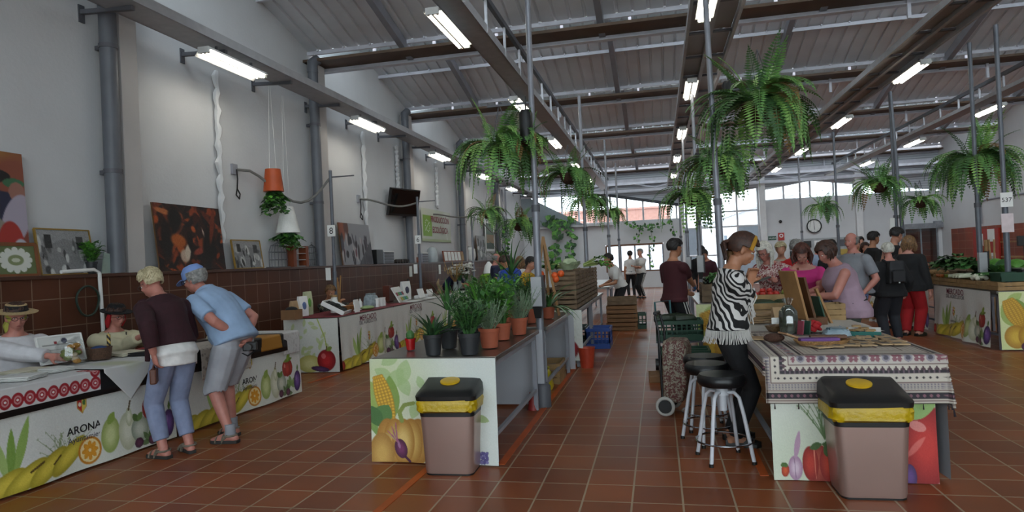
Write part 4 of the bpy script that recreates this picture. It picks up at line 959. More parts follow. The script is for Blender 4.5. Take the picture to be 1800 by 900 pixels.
# ================================================================== PATTERNED CLOTH (right front)
def patterned():
    w, h = 300, 340; Wd, Hd = 1.5, 1.7            # metres
    A = Art(w, h, '#b9afa2'); xx = (np.arange(w)+.5)/w*Wd; yy = (np.arange(h)+.5)/h*Hd
    X, Y = np.meshgrid(xx, yy); dx = np.minimum(X, Wd-X); dy = np.minimum(Y, Hd-Y); d = np.minimum(dx, dy); t = np.where(dx < dy, Y, X)
    def band(a, b, c): 
        k = ((d >= a) & (d < b)); A.a[k] = A._c(c); return k
    cr, dk, mr, gr = '#c4bbae', '#211b24', '#4f1f2c', '#8d8690'
    def where(k, c): A.a[k] = A._c(c)
    band(0, .006, dk); band(.006, .014, cr); band(.014, .02, mr); k = band(.028, .072, dk); where(k & (np.abs(((t/.04) % 1)-.5)+np.abs((d-.05)/.045) < .34), '#7d5560')
    band(.078, .084, mr); k = band(.088, .128, '#a89f96'); where(k & (((t/.02) % 1) < .4) & ((((d-.088)/.014) % 1) < .5), '#77707a')
    band(.131, .137, mr); k = band(.14, .185, cr); where(k & (((t/.04) % 1-.5)**2*.04**2+(d-.163)**2 < .008**2), dk)
    k = band(.188, .24, cr); where(k & (d < .212), dk); where(k & (d < .212) & (np.abs(((t/.03) % 1)-.5) < .16), '#5d4a55'); where(k & (d >= .212) & (np.abs(((t/.04) % 1)-.5)*.06 < (.238-d)), '#4a3038')
    band(.243, .249, mr); k = band(.252, .325, '#b9b0a8'); ph = ((t/.13) % 1-.5)*.13
    where(k & (ph**2+(d-.288)**2 < .026**2), gr); where(k & (ph**2+(d-.288)**2 < .014**2), '#4a4652'); where(k & (np.abs(np.abs(ph)-.05)+np.abs(np.abs(d-.288)-.01) < .018), '#82505a')
    band(.330, .348, dk)
    k = d >= .35; where(k & (((d/.03) % 1) < .3), '#a0978e'); where(k & (((d/.12) % 1) < .1), mr)
    return A
A = patterned(); x0, x1, yf, zt = .66, 1.67, 4.53, .803
wl, wr, hf = .12, .33, .30
def fn(u, v):
    a = u*1.5; b_ = v*1.7                    # b from back to front edge
    ex = max(0, wl-a); fx = max(0, a-(1.5-wr)); e = max(0, b_-(1.7-hf))
    x = x0+(a-wl)*((x1-x0)/(1.5-wl-wr)); x = min(max(x, x0), x1); y = yf+max(0, (1.7-hf)-b_)
    s = max(ex, fx); m = min(s, e)
    z = zt-max(s, e)*1.0 - .0
    out = .03+.05*m
    if e > 0: y -= out*(1 if e >= s else .6)+.006*math.sin(9*a)*min(1, e/.1)
    if fx > 0: x += (out+.02*(fx/.33))*(1 if fx >= e else .8)
    if ex > 0: x -= out*(1 if ex >= e else .6)
    return Vector((x-x0, y-yf, z-zt))
o = painted('patterned_tablecloth', A, fn, solid=.002); o.location = (x0, yf, zt); tag(o, 'cream and maroon ethnic patterned cloth draped over the right front table', 'tablecloth')
r = random.Random(4); m = MB()
for k in range(9): p = fn(.1+.8*k/8, 1.0); m.tube([p, p+Vector((0, -.004, -.035))], [.002, .005], 5)
for k in range(5): p = fn(1.0, .45+.52*k/5); m.tube([p, p+Vector((.006, 0, -.05))], [.003, .008], 5)
m.build('tassels', mat('dark_tassel_thread', '#241a20', .9), o, smooth=False)
# ================================================================== PEOPLE: one continuous skin, clothes and hair as parts
def remesh(mb, vox, smooth=4, it=None):
    me = bpy.data.meshes.new('tmp'); me.from_pydata([tuple(v) for v in mb.v], [], mb.f)
    bm = bmesh.new(); bm.from_mesh(me); bmesh.ops.recalc_face_normals(bm, faces=bm.faces); bm.to_mesh(me); bm.free()
    o = bpy.data.objects.new('tmp', me); COL.objects.link(o)
    r = o.modifiers.new('r', 'REMESH'); r.mode = 'VOXEL'; r.voxel_size = vox; r.use_smooth_shade = True
    if smooth: s = o.modifiers.new('s', 'SMOOTH'); s.factor = .5; s.iterations = smooth
    dg = bpy.context.evaluated_depsgraph_get(); out = bpy.data.meshes.new_from_object(o.evaluated_get(dg))
    bpy.data.objects.remove(o); bpy.data.meshes.remove(me)
    out.polygons.foreach_set('use_smooth', [True]*len(out.polygons))
    return out
def ell_ring(c, ax, side, rx, ry, n=16, front=None):
    """oval ring: rx along side, ry along the third axis"""
    ax = ax.normalized(); side = (side-ax*side.dot(ax)).normalized(); f = ax.cross(side)
    return [c+side*math.cos(2*PI*j/n)*rx+f*math.sin(2*PI*j/n)*ry for j in range(n)]
def ik(a, b, l1, l2, pole):
    """middle joint between a and b"""
    d = b-a; L = d.length
    if L > (l1+l2)*.999: b = a+d*((l1+l2)*.999/L); d = b-a; L = d.length
    x = (l1*l1-l2*l2+L*L)/(2*L); h = math.sqrt(max(0, l1*l1-x*x)); u = d/L
    p = pole-u*pole.dot(u); p = p.normalized() if p.length > 1e-5 else u.orthogonal().normalized()
    return a+u*x+p*h, b
SKIN = mat('skin', '#b57f68', .5, var=.1, scale=12); SKIN_P = mat('skin_fair', '#c0897a', .5, var=.12, scale=12); SKIN_T = mat('skin_tan', '#a87457', .5, var=.1, scale=12); SKIN_R = mat('skin_ruddy', '#b5786a', .5, var=.12, scale=12)
LIP = mat('lips', '#8d4a45', .4); EYEW = mat('eye_white', '#d8d4ce', .3); IRIS = mat('iris', '#2d2420', .2); GLS = mat('spectacle_frame', '#2a2526', .3)
def fabric(name, c, **k): return mat(name, c, k.pop('rough', .85), var=k.pop('var', .12), scale=k.pop('scale', 7), bump=.08, bscale=160, **k)

def person(label, loc, face, H=1.68, lean=(0, 0), bend=0.0, twist=0.0, head=(0, 0, 0), handL=None, handR=None, poleL=None, poleR=None, footL=None, footR=None, sit=None,
           build=1.0, belly=0.0, skin=None, vox=.012, shirt=None, sleeve=.55, hem=.50, hem_flare=1.0, shirt_mat=None, pants=None, pant_len=1.0, pant_w=1.0, shoe=None, shoe_kind='shoe',
           hair=None, hair_kind='short', hair_len=.1, female=False, fingers=True, extras=None, legs=True, neck_low=.0, shirt_gap=.014, curl=.6, name='person'):
    """face: heading in degrees (0 looks along +y, 90 looks along -x). All local: +y ahead, +x to the person's right, z up."""
    skin = skin or SKIN; root_loc = Vector((*loc[:2], loc[2] if len(loc) > 2 else 0)); X, Yv, Zv = Vector((1, 0, 0)), Vector((0, 1, 0)), Vector((0, 0, 1))
    hz = sit if sit else .515*H
    hip = Vector((0, 0, hz)); lean_f = math.radians(lean[0]); lean_s = math.radians(lean[1]); tors = .305*H
    def dirn(a, s): return Vector((math.sin(s), math.sin(a)*math.cos(s), math.cos(a)*math.cos(s)))
    d1 = dirn(lean_f*.75, lean_s); d2 = dirn(lean_f*1.15+math.radians(bend), lean_s)
    waist = hip+d1*tors*.42; sho = waist+d2*tors*.58; neck_d = dirn(lean_f*.9+math.radians(bend)+math.radians(head[0])*.4, lean_s)
    neck = sho+d2*.015*H; hb = neck+neck_d*.030*H
    tw = math.radians(twist); side = Vector((math.cos(tw), -math.sin(tw), 0)) ; side = (side-d2*side.dot(d2)).normalized(); fwd = side.cross(d2)*-1; fwd = d2.cross(side) if False else side.cross(d2)*-1
    fwd = -(side.cross(d2)) if (-(side.cross(d2))).dot(Yv) > 0 else side.cross(d2)
    b = build; sw = (.108 if female else .122)*H*(.5+.5*b); hw = .052*H
    sw = (.095 if female else .105)*H*(1+(b-1)*(1.3 if sleeve < .25 else 1.0))
    shL, shR = sho-side*sw-d2*.054*H, sho+side*sw-d2*.054*H
    # arms
    la, lf = .172*H, .150*H
    def arm(sh, hand, pole, sg):
        tgt = Vector(hand) if hand is not None else sh+Vector((sg*.05, .03, -.31*H))
        el, wr = ik(sh, tgt, la, lf, Vector(pole) if pole is not None else Vector((sg*.5, -1, -.3)))
        return sh, el, wr
    AL, AR = arm(shL, handL, poleL, -1), arm(shR, handR, poleR, 1)
    lt, ls = .245*H, .235*H
    def leg(sg, foot):
        hp = hip+X*sg*hw-Zv*.02*H
        ft = Vector(foot) if foot is not None else Vector((sg*(hw+.01), 0, 0)); an = ft+Vector((0, 0, .045*H))
        kn, an = ik(hp, an, lt, ls, Vector((sg*.08, 1, .1))); return hp, kn, an, ft
    LL, LR = leg(-1, footL), leg(1, footR)
    # ---------- body skin
    m = MB()
    def torso(mb, g, z0, z1, flare=1.0, top=True, nk=.036, wmul=1.0):
        """stacked ovals from below the hips to the neck; g is how far cloth stands off"""
        wsh = (.098 if female else .108)*b
        prof = [(-.075, .070*b, .062*b, -.01), (-.03, .094*b, .074*b, -.012), (.0, (.100 if female else .093)*b, .078*b, -.012), (.15, (.095 if female else .091)*b, .072*b+belly*.015, belly*.010), (.30, (.086 if female else .088)*b, .066*b+belly*.026, belly*.020), (.48, (.081 if female else .089)*b, .061*b+belly*.028, belly*.022),
                (.68, (.090 if female else .099)*b, .065*b+(.010 if female else 0)+belly*.014, .005+belly*.008), (.80, (.095 if female else .104)*b, .061*b+(.007 if female else 0), .003), (.87, wsh, .052*b, -.002), (.93, wsh*.84, .046*b, -.006), (.98, wsh*.58, .042, -.009), (1.02, .046*b+.004, .037, -.009), (1.07, nk, nk, -.006)]
        rg = []
        ts = sorted(set([p[0] for p in prof if z0 <= p[0] <= z1]+[z0, z1]))
        for t in ts:
            k = 0
            while k < len(prof)-2 and prof[k+1][0] < t: k += 1
            p, q = prof[k], prof[k+1]; f = max(0, min(1, (t-p[0])/(q[0]-p[0]))); w_, d_, o_ = [p[i]+(q[i]-p[i])*f for i in (1, 2, 3)]
            c = hip+d1*tors*t if t < .42 else waist+d2*tors*(t-.42)
            if t < 0: c = hip+Zv*tors*t
            ax = d1 if t < .3 else d2; sd = side if t > .42 else (X*(1-max(0, t)/.42)+side*max(0, t)/.42)
            fl = 1+(flare-1)*max(0, (.35-t)/.35) if t < .35 else 1
            rg.append(ell_ring(c+fwd*o_*H if t > .1 else c+Yv*o_*H, ax, sd, (w_*H*wmul)*fl+g, d_*H*fl+g, 20))
        mb.rings(rg)
    torso(m, 0, -.075, 1.07)
    m.tube([neck-neck_d*.03*H, neck+neck_d*.02*H, hb+neck_d*.02*H], [.036*H*(.5+.5*b), .032*H*(.6+.4*b), .032*H], 14)
    # head
    hp_, hyaw, hroll = [math.radians(a) for a in head]
    hl = lean_f*.3+math.radians(bend)*.3+hp_
    HR = Matrix.Rotation(hyaw, 3, 'Z') @ Matrix.Rotation(-hl, 3, 'X') @ Matrix.Rotation(hroll, 3, 'Y')
    hs = .132*H/.225                                   # scale: head 0.225 high at 1.70 m
    hc = hb+HR @ Vector((0, .018, .095))*hs
    def hp3(x, y, z): return hc+HR @ (Vector((x, y, z))*hs)
    def hball(mb, c, r, mi=0, rot=(0, 0, 0), nu=14, nv=10):
        M = HR @ Euler(rot).to_matrix(); rg = []
        for i in range(nv+1):
            t = -PI/2+PI*i/nv; k = max(math.cos(t), .03)
            rg.append([hp3(*c)+M @ Vector((r[0]*k*math.cos(2*PI*j/nu), r[1]*k*math.sin(2*PI*j/nu), r[2]*math.sin(t)))*hs for j in range(nu)])
        mb.rings(rg, mi)
    hball(m, (0, -.012, .03), (.074, .093, .088)); hball(m, (0, .022, -.035), (.058, .066, .075)); hball(m, (0, .052, -.082), (.030, .030, .026)); hball(m, (0, .03, -.06), (.048, .05, .045))
    hball(m, (0, .089, -.020), (.011, .016, .026), rot=(-.25, 0, 0)); hball(m, (0, .097, -.034), (.014, .012, .010))
    hball(m, (0, .080, .022), (.050, .014, .010)); hball(m, (-.036, .066, -.025), (.022, .02, .02)); hball(m, (.036, .066, -.025), (.022, .02, .02))
    hball(m, (0, .087, -.060), (.023, .012, .0065)); hball(m, (0, .085, -.069), (.020, .012, .007))
    for s in (-1, 1): hball(m, (s*.078, -.008, -.01), (.010, .020, .033), rot=(.15, 0, s*.25))
    # limbs
    fb = .5+.5*b
    def limb(mb, a, j, e, r0, r1, r2, r3, g=0, upto=2.0, start=0.0):
        pts, rs = [], []
        segs = [(a, j, r0, r1), (j, e, r1*.98, r2)]
        for si, (p, q, ra, rb) in enumerate(segs):
            for k in range(5):
                t = k/4
                if si+t > upto+1e-6: continue
                bul = 1+(.05 if (si == 1 and r3) else .03)*math.sin(PI*min(1, t*1.5))
                pts.append(p.lerp(q, t)); rs.append((ra+(rb-ra)*t)*bul+g)
        if upto not in (1.0, 2.0):
            si = int(upto); p, q, ra, rb = segs[si]; t = upto-si; pts.append(p.lerp(q, t)); rs.append(ra+(rb-ra)*t+g)
        keep = [(p, r) for i, (p, r) in enumerate(zip(pts, rs)) if i == 0 or (p-pts[i-1]).length > 1e-4]
        mb.tube([k[0] for k in keep], [k[1] for k in keep], 12)
    ar = (.029*H*fb, .025*H*fb, .0175*H, 1)
    for A_, sg in ((AL, -1), (AR, 1)):
        m.ball(A_[0], .031*H*fb, 10, 8); limb(m, *A_, *ar)
    lr = (.052*H*fb, .034*H*fb, .0225*H, 1)
    for L_, sg in ((LL, -1), (LR, 1)):
        if legs:
            limb(m, *L_[:3], *lr)
            ft, an = L_[3], L_[2]; fd = Vector((sg*.2, 1, 0)).normalized() if sit is None else Vector((sg*.1, 1, 0)).normalized()
            m.tube([an+Zv*.02, an-Zv*.012*H-fd*.01, ft+Vector((0, 0, .024*H))+fd*.045*H, ft+Vector((0, 0, .013*H))+fd*.105*H], [.023*H, .026*H, .022*H, .012*H], 10)
            m.ball(an-fd*.022*H-Zv*.022*H, .022*H, 10, 8)
    # hands
    def hand(mb, el, wr, sg, pinch=None):
        d = (wr-el).normalized(); nrm = Vector((-sg*1.0, .0, -.35)); nrm = (nrm-d*nrm.dot(d)).normalized(); w = d.cross(nrm)
        if w.dot(Yv) < 0: w = -w
        hl_ = .105*H; palm = wr+d*hl_*.28
        rg = []
        for t, rx, ry in ((-.05, .014, .012), (.12, .019, .012), (.35, .023, .012), (.52, .022, .010)): rg.append(ell_ring(wr+d*hl_*t, d, w, rx*H/1.0*.95, ry*H*.9, 12))
        mb.rings(rg)
        if fingers:
            for k, (o, ln) in enumerate(((1.0, .42), (.36, .48), (-.30, .45), (-.92, .36))):
                p = wr+d*hl_*.5+w*o*.0165*H; pts = [p]; a = .15
                for j in range(3):
                    a += curl*(.8 if j else .5); pts.append(pts[-1]+(d*math.cos(a)+nrm*math.sin(a))*hl_*ln*(.42, .33, .25)[j])
                mb.tube(pts, [.0062*H, .0058*H, .0052*H, .0042*H], 8)
            p = wr+d*hl_*.14+w*.016*H; mb.tube([p, p+(w*.75+d*.7+nrm*.3).normalized()*hl_*.26, p+(w*.75+d*.7+nrm*.3).normalized()*hl_*.26+(d*.9+nrm*.5).normalized()*hl_*.2], [.0075*H, .0066*H, .005*H], 8)
        else: mb.ball(wr+d*hl_*.6, (.02*H, .02*H, .02*H), 8, 6)
    hand(m, AL[1], AL[2], -1); hand(m, AR[1], AR[2], 1)
    me = remesh(m, vox, 3); me.name = name
    me.materials.append(skin); me.materials.append(LIP)
    lipc = hp3(0, .095, -.064)
    mi = [0]*len(me.polygons)
    for p in me.polygons:
        q = HR.transposed() @ (p.center-lipc)/hs
        if abs(q.x) < .021 and abs(q.z) < .0095*(1-abs(q.x)/.026) and q.y > -.02: mi[p.index] = 1
    me.polygons.foreach_set('material_index', mi)
    o = bpy.data.objects.new(name, me); COL.objects.link(o); o.location = root_loc; o.rotation_euler.z = math.radians(face); tag(o, label, 'person')
    def part(nm, mesh, mt):
        mesh.materials.clear(); mesh.materials.append(mt); c = bpy.data.objects.new(nm, mesh); COL.objects.link(c); c.parent = o; return c
    # eyes and brows
    for s in (-1, 1):
        e = MB(); e.x = Matrix.Identity(4); hball(e, (s*.030, .0715, .004), (.012, .012, .0062), 0); hball(e, (s*.030, .0790, .004), (.0056, .006, .0056), 1); e.build('eye', [EYEW, IRIS], o)
    # ---------- clothes
    g = shirt_gap
    if shirt:
        c = MB(); t0 = (hem*H-hz)/tors if not sit else -.06
        torso(c, g, max(t0, -.075) if t0 > -.3 else -.075, 1.0-neck_low, hem_flare)
        if t0 < -.075:
            rg = []
            for t in (.0, -.04, t0/2, t0):
                k = 1+(hem_flare-1)*1.3; rg.append(ell_ring(hip+Zv*tors*t-Yv*.012*H, Zv, X, (.1*H*b)*k+g+.006, (.078*H*b)*k+g+.006, 20))
            c.rings(rg)
        for A_ in (AL, AR):
            if sleeve > .25:
                c.ball(A_[0], (.031*H*fb+g)*(1 if sleeve > .3 else .8), 10, 8); limb(c, *A_, *ar, g=g*(1.0 if sleeve > 1 else 1.25), upto=min(2.0, sleeve*1.0))
        part(shirt, remesh(c, max(vox, .009), 3), shirt_mat)
    if pants:
        c = MB(); torso(c, .008, -.075, .26)
        for L_, sg in ((LL, -1), (LR, 1)):
            c.ball(L_[0]+Zv*.01, .055*H*fb+.008, 12, 8); limb(c, *L_[:3], lr[0]*(.6+.4*pant_w)+.004, lr[1]*pant_w+.006, lr[2]*pant_w*1.15+.006, 0, g=.004, upto=min(2.0, 2*pant_len))
        part(pants[0], remesh(c, max(vox, .01), 3), pants[1])
    if shoe and legs:
        for L_, sg in ((LL, -1), (LR, 1)):
            ft, an = L_[3], L_[2]; fd = Vector((sg*.2, 1, 0)).normalized() if sit is None else Vector((sg*.1, 1, 0)).normalized(); sd = Vector((fd.y, -fd.x, 0))
            c = MB(); L = .15*H
            def outline(z, gr): return [ft+fd*(t*L-.042*H)+sd*w_*H*gr+Vector((0, 0, z)) for t, w_ in ((-.02, .0), (0, .018), (.25, .021), (.5, .023), (.72, .029), (.9, .024), (1.03, .0), (.9, -.024), (.72, -.029), (.5, -.023), (.25, -.021), (0, -.018))]
            c.rings([outline(.001, 1), outline(.022, 1.05), outline(.028, .98)])
            if shoe_kind == 'shoe':
                c.rings([outline(.02, .98), outline(.045, .9), [p*.5+(ft+Vector((0, 0, .06)))*.5 for p in outline(.085, .7)], [p*.4+(an)*.6 for p in outline(.11, .6)]])
            so = c.build('shoe', shoe, o)
            if shoe_kind == 'sandal':
                st = MB()
                for t, hgt in ((.72, .036), (.48, .052)): st.tube([ft+fd*(t*L-.042*H)+sd*(.03*H)*math.cos(a)*1.02+Vector((0, 0, .012+hgt*H*.75*math.sin(a))) for a in [PI*k/8 for k in range(9)]], .011, 6, flat=.5)
                st.tube([an+fd*.032*H*math.cos(a)+sd*.032*H*math.sin(a)-Zv*.005*H for a in [2*PI*k/12 for k in range(12)]], .009, 6, close=True)
                st.tube([an+sd*.028*H, ft+fd*.03*H+sd*.028*H+Zv*.03], .009, 6); st.tube([an-sd*.028*H, ft+fd*.03*H-sd*.028*H+Zv*.03], .009, 6)
                st.build('sandal_strap', mat('sandal_strap', '#6f675a', .7), so)
    # ---------- hair
    if hair:
        c = MB(); r = random.Random(len(label))
        if hair_kind in ('short', 'bob', 'long', 'pony', 'bun', 'curly', 'balding'):
            cut = {'balding': .0}.get(hair_kind, 0)
            nu, nv = 40, 26; th = .016 if hair_kind in ('short', 'balding') else .024
            keepv = []; vs = []; fs = []; idx = {}
            def inside(a, t):
                x, y, z = math.cos(t)*math.cos(a), math.cos(t)*math.sin(a), math.sin(t)
                if hair_kind == 'balding': return z < .25 and z > -.55-.2*(y < 0) and y < .1
                front = .42+.10*math.cos(3*a)
                low = -.55 if y < -.2 else -.05 if abs(x) > .5 and y < .35 else front
                if hair_kind in ('bob', 'long'): low = -.9 if y < .15 else (.36 if y > .55 else -.25)
                return z > low
            def hv(a, t, k):
                q = (1+k)*(1+.018*r.uniform(-1, 1)); return hp3(.079*q*math.cos(t)*math.cos(a), -.010+.098*q*math.cos(t)*math.sin(a), .032+.094*q*math.sin(t))
            for lay, k in ((0, .04), (1, .04+th/.09)):
                for i in range(nv+1):
                    for j in range(nu): vs.append(hv(2*PI*j/nu, -PI/2+PI*i/nv, k))
            N = (nv+1)*nu; cell = lambda i, j: 0 <= i < nv and inside(2*PI*(j+.5)/nu, -PI/2+PI*(i+.5)/nv)
            for i in range(nv):
                for j in range(nu):
                    if not cell(i, j): continue
                    q = [i*nu+j, i*nu+(j+1) % nu, (i+1)*nu+(j+1) % nu, (i+1)*nu+j]
                    fs.append(tuple(v+N for v in q)); fs.append(tuple(reversed(q)))
                    for di, dj, e in ((-1, 0, (0, 1)), (0, 1, (1, 2)), (1, 0, (2, 3)), (0, -1, (3, 0))):
                        if not cell(i+di, (j+dj) % nu): a_, b_ = q[e[0]], q[e[1]]; fs.append((a_, b_, b_+N, a_+N))
            c.add(vs, fs)
            n = {'short': 60, 'balding': 30, 'bob': 70, 'long': 90, 'pony': 70, 'bun': 50, 'curly': 60}[hair_kind]
            for k in range(n):        # loose locks over the cap
                a = r.uniform(0, 2*PI); t0 = r.uniform(.5, 1.4); pts = []
                ok = True
                steps = 6; dz = r.uniform(.5, 1.1)
                for j in range(steps+1):
                    t = t0-dz*j/steps
                    if not inside(a, t): break
                    pts.append(hv(a+.25*math.sin(j*.6), t, .24+.03*math.sin(j)))
                if len(pts) > 2: c.tube(pts, [.004]+[.008]*(len(pts)-2)+[.003], 5, flat=.6)
        drop = hair_len
        if hair_kind in ('bob', 'long'):
            for k in range(46):
                a = PI*1.5+r.uniform(-1.75, 1.75); q = 1.02+.12*r.random(); top = hp3(.085*q*math.cos(a), -.01+.10*q*math.sin(a), .04)
                end = top+Vector((r.uniform(-.015, .015), r.uniform(-.02, .02), -(drop+.09)*r.uniform(.75, 1.05))); mid = top.lerp(end, .5)+HR @ Vector((math.cos(a), math.sin(a), 0))*.018
                c.tube([top, mid, end], [.012, .014, .005], 6, flat=.7)
        if hair_kind == 'pony':
            for k in range(14):
                top = hp3(r.uniform(-.02, .02), -.11, .03+r.uniform(-.02, .02)); c.tube([top, top+HR @ Vector((r.uniform(-.03, .03), -.05, -.04)), top+Vector((r.uniform(-.04, .04), 0, -drop))+HR @ Vector((0, -.05, 0))], [.012, .016, .004], 6)
        if hair_kind == 'bun': hball(c, (0, -.10, .06), (.042, .04, .04))
        if hair_kind == 'topbun': hball(c, (0, -.02, .12), (.05, .05, .04))
        c.build('hair', hair, o, fix=False)
    ctx = dict(o=o, hp=hp3, hball=hball, HR=HR, hs=hs, AL=AL, AR=AR, hip=hip, waist=waist, sho=sho, side=side, fwd=fwd, d2=d2, H=H, part=part, LL=LL, LR=LR, torso=torso, limb=limb, tors=tors, ar=ar, vox=vox, hand=hand)
    if extras: extras(ctx)
    return o
def glasses(c, m=None):
    g = MB()
    for s in (-1, 1):
        g.tube([c['hp'](s*.033+.024*math.cos(a), .097, .003+.017*math.sin(a)) for a in [2*PI*k/16 for k in range(16)]], .0022, 5, close=True)
        g.tube([c['hp'](s*.057, .095, .006), c['hp'](s*.078, .06, .008), c['hp'](s*.082, -.01, .002)], .002, 5)
    g.tube([c['hp'](-.010, .098, .006), c['hp'](.010, .098, .006)], .002, 5); g.build('spectacles', m or GLS, c['o'])
def hair_mat(name, a, b): return two_tone(name, a, b, 'noise', 40, .55, .3, .7, .6)
H_BLOND = hair_mat('blond_grey_hair', '#8f8262', '#c9bd9a'); H_BROWN = hair_mat('brown_hair', '#2a1a14', '#4a2d20'); H_BLACK = hair_mat('black_hair', '#0e0c0c', '#25201f'); H_GREY = hair_mat('grey_hair', '#5f5e5c', '#9a9894'); H_WHITE = hair_mat('white_hair', '#a8a59c', '#d6d3c8'); H_RED = hair_mat('auburn_hair', '#2e1611', '#5a2c1f'); H_DBL = hair_mat('dark_blond_hair', '#4a3220', '#8d6a44')
# ================================================================== THE PEOPLE IN THE HALL
def at_px(px, y, row=470): return (aty(px, row, y).x, y)
def W(loc, face, p):
    """world point -> the person's own frame"""
    return tuple(Matrix.Rotation(-math.radians(face), 3, 'Z') @ (Vector(p)-Vector((loc[0], loc[1], loc[2] if len(loc) > 2 else 0))))
def hat(c, prof, mt, name='hat', n=28, sy=1.15, z0=0.0, tilt=0, bands=None):
    m = MB(); rg = []
    for r_, z in prof: rg.append([c['hp'](r_*math.cos(2*PI*j/n), -.01+r_*sy*math.sin(2*PI*j/n), z+z0) for j in range(n)])
    m.rings(rg); h = m.build(name, mt, c['o'])
    if bands:
        b = MB(); b.rings([[c['hp'](r_*math.cos(2*PI*j/n), -.01+r_*sy*math.sin(2*PI*j/n), z+z0) for j in range(n)] for r_, z in bands[0]], cap=False); b.build('hat_band', bands[1], h)
    return h
black_cloth = fabric('black_fabric', '#17171a'); white_tee = fabric('white_cotton', '#cfcdca'); denim = fabric('blue_denim', '#5b6f92', scale=30); navy = fabric('navy_cotton', '#1d2340')
red_fab = fabric('red_trouser_fabric', '#a3161d'); dark_shoe = mat('dark_shoe_leather', '#1c1b1b', .5)
def strap(c, pts, r=.012, name='bag_strap', mt=None, flat=.4): MB().tube([Vector(p) for p in pts], r, 6, flat=flat).build(name, mt or black_cloth, c['o'])
def stripe(c, w=.006):
    for sg, L_ in ((-1, c['LL']), (1, c['LR'])):
        m = MB()
        for dy in (-.022, .022): m.tube([L_[0]+Vector((sg*.105, dy, 0)), L_[1]+Vector((sg*.075, dy, 0)), L_[2]+Vector((sg*.060, dy, .02))], .007, 5)
        m.build('trouser_stripe', white_tee, c['o'])

# 1 woman in the maroon cardigan
loc, f = (-4.0, 4.73), 70
def ex(c):
    glasses(c)
    b = MB(); c['torso'](b, .012, -.075, .34, 1.05); b.rings([ell_ring(c['hip']+Vector((0, -.02, z)), Vector((0, 0, 1)), Vector((1, 0, 0)), .172, .142, 20) for z in (-.08, -.02, .05)])
    c['part']('blouse', remesh(b, .010, 4), fabric('white_linen_blouse', '#d8d6d4', scale=16))
    # cardigan sleeves tied over her back hang as loose panels
    t = MB()
    for dx in (-.12, .12):
        p0 = c['sho']+c['side']*dx+c['fwd']*.02; t.tube([p0, p0-c['fwd']*.11-Vector((0, 0, .12)), p0-c['fwd']*.13-Vector((0, 0, .34)), p0-c['fwd']*.05-Vector((0, 0, .52))], [.06, .075, .07, .04], 10, flat=.5)
    t.build('knotted_scarf', MAR, c['o'])
MAR = fabric('maroon_knit', '#301019', scale=20, var=.2)
hl, hr = aty(270, 622, 4.50), Vector((-4.33, 5.05, .92))
person('woman in maroon cardigan and pale blue cropped trousers bending over the lace table', loc, f, 1.65, lean=(15, 0), bend=12, head=(20, 18, 0), female=True, build=1.05, handL=W(loc, f, hl), handR=W(loc, f, hr), poleL=(-.5, -1, 0), poleR=(.5, -1, 0),
       footL=(-.10, .04, 0), footR=(.10, .0, 0), skin=SKIN_R, vox=.009, shirt='cardigan', shirt_mat=MAR, sleeve=1.75, hem=.56, hem_flare=1.12, shirt_gap=.026, pants=('trousers', fabric('pale_blue_trousers', '#7d87a3', scale=14)), pant_len=.90, pant_w=1.15, shoe=mat('sandal_sole', '#2c2a28', .7), shoe_kind='sandal', hair=H_BLOND, hair_kind='short', extras=ex)
t = thing('handbag', 'small brown leather purse in the hand of the woman in the maroon cardigan', 'purse', aty(270, 646, 4.50)-Vector((0, 0, .07)), .6)
MB().box((0, 0, .0), (.05, .13, .12)).build('purse_body', mat('brown_purse_leather', '#5a3426', .45), t, smooth=False, bevel=.012); MB().tube([(0, -.05, .06), (0, 0, .09), (0, .05, .06)], .006, 6).build('purse_strap', mat('brown_purse_leather', '#5a3426'), t)
# 2 man in the blue cap
loc, f = (-3.79, 5.24), 84
CAPB = fabric('blue_cap_cotton', '#7590c6')
def ex(c):
    glasses(c)
    hat(c, [(.084, .012), (.087, .04), (.082, .085), (.055, .122), (.01, .135)], CAPB, 'cap', sy=1.22)
    m = MB(); m.rings([[c['hp'](.075*math.cos(a), .085+.085*max(0, math.sin(a)), .022+dz-.02*max(0, math.sin(a))) for a in [PI*k/12 for k in range(13)]]+[c['hp'](0, .05, .022+dz)] for dz in (0, .006)]); m.build('cap_visor', CAPB, c['o'])
    k = MB(); c['torso'](k, .020, .96, 1.045, nk=.05); c['part']('collar', remesh(k, .009, 2), fabric('pale_blue_polo', '#8ea6c4'))
    for L_, sg in ((c['LL'], -1), (c['LR'], 1)): MB().tube([L_[2]+Vector((0, 0, .09)), L_[2]+Vector((0, 0, .03)), L_[2]-Vector((0, 0, .02))], [.047, .046, .05], 12).build('sock', fabric('grey_socks', '#8d8f96'), c['o'])
    w = c['AL'][2]-(c['AL'][2]-c['AL'][1]).normalized()*.02; MB().tube([w+Vector((.034*math.cos(a), .0, .034*math.sin(a))) for a in [2*PI*k/12 for k in range(12)]], .006, 5, close=True).build('bracelet', label_white, c['o'])
hb_ = aty(426, 590, 5.25)
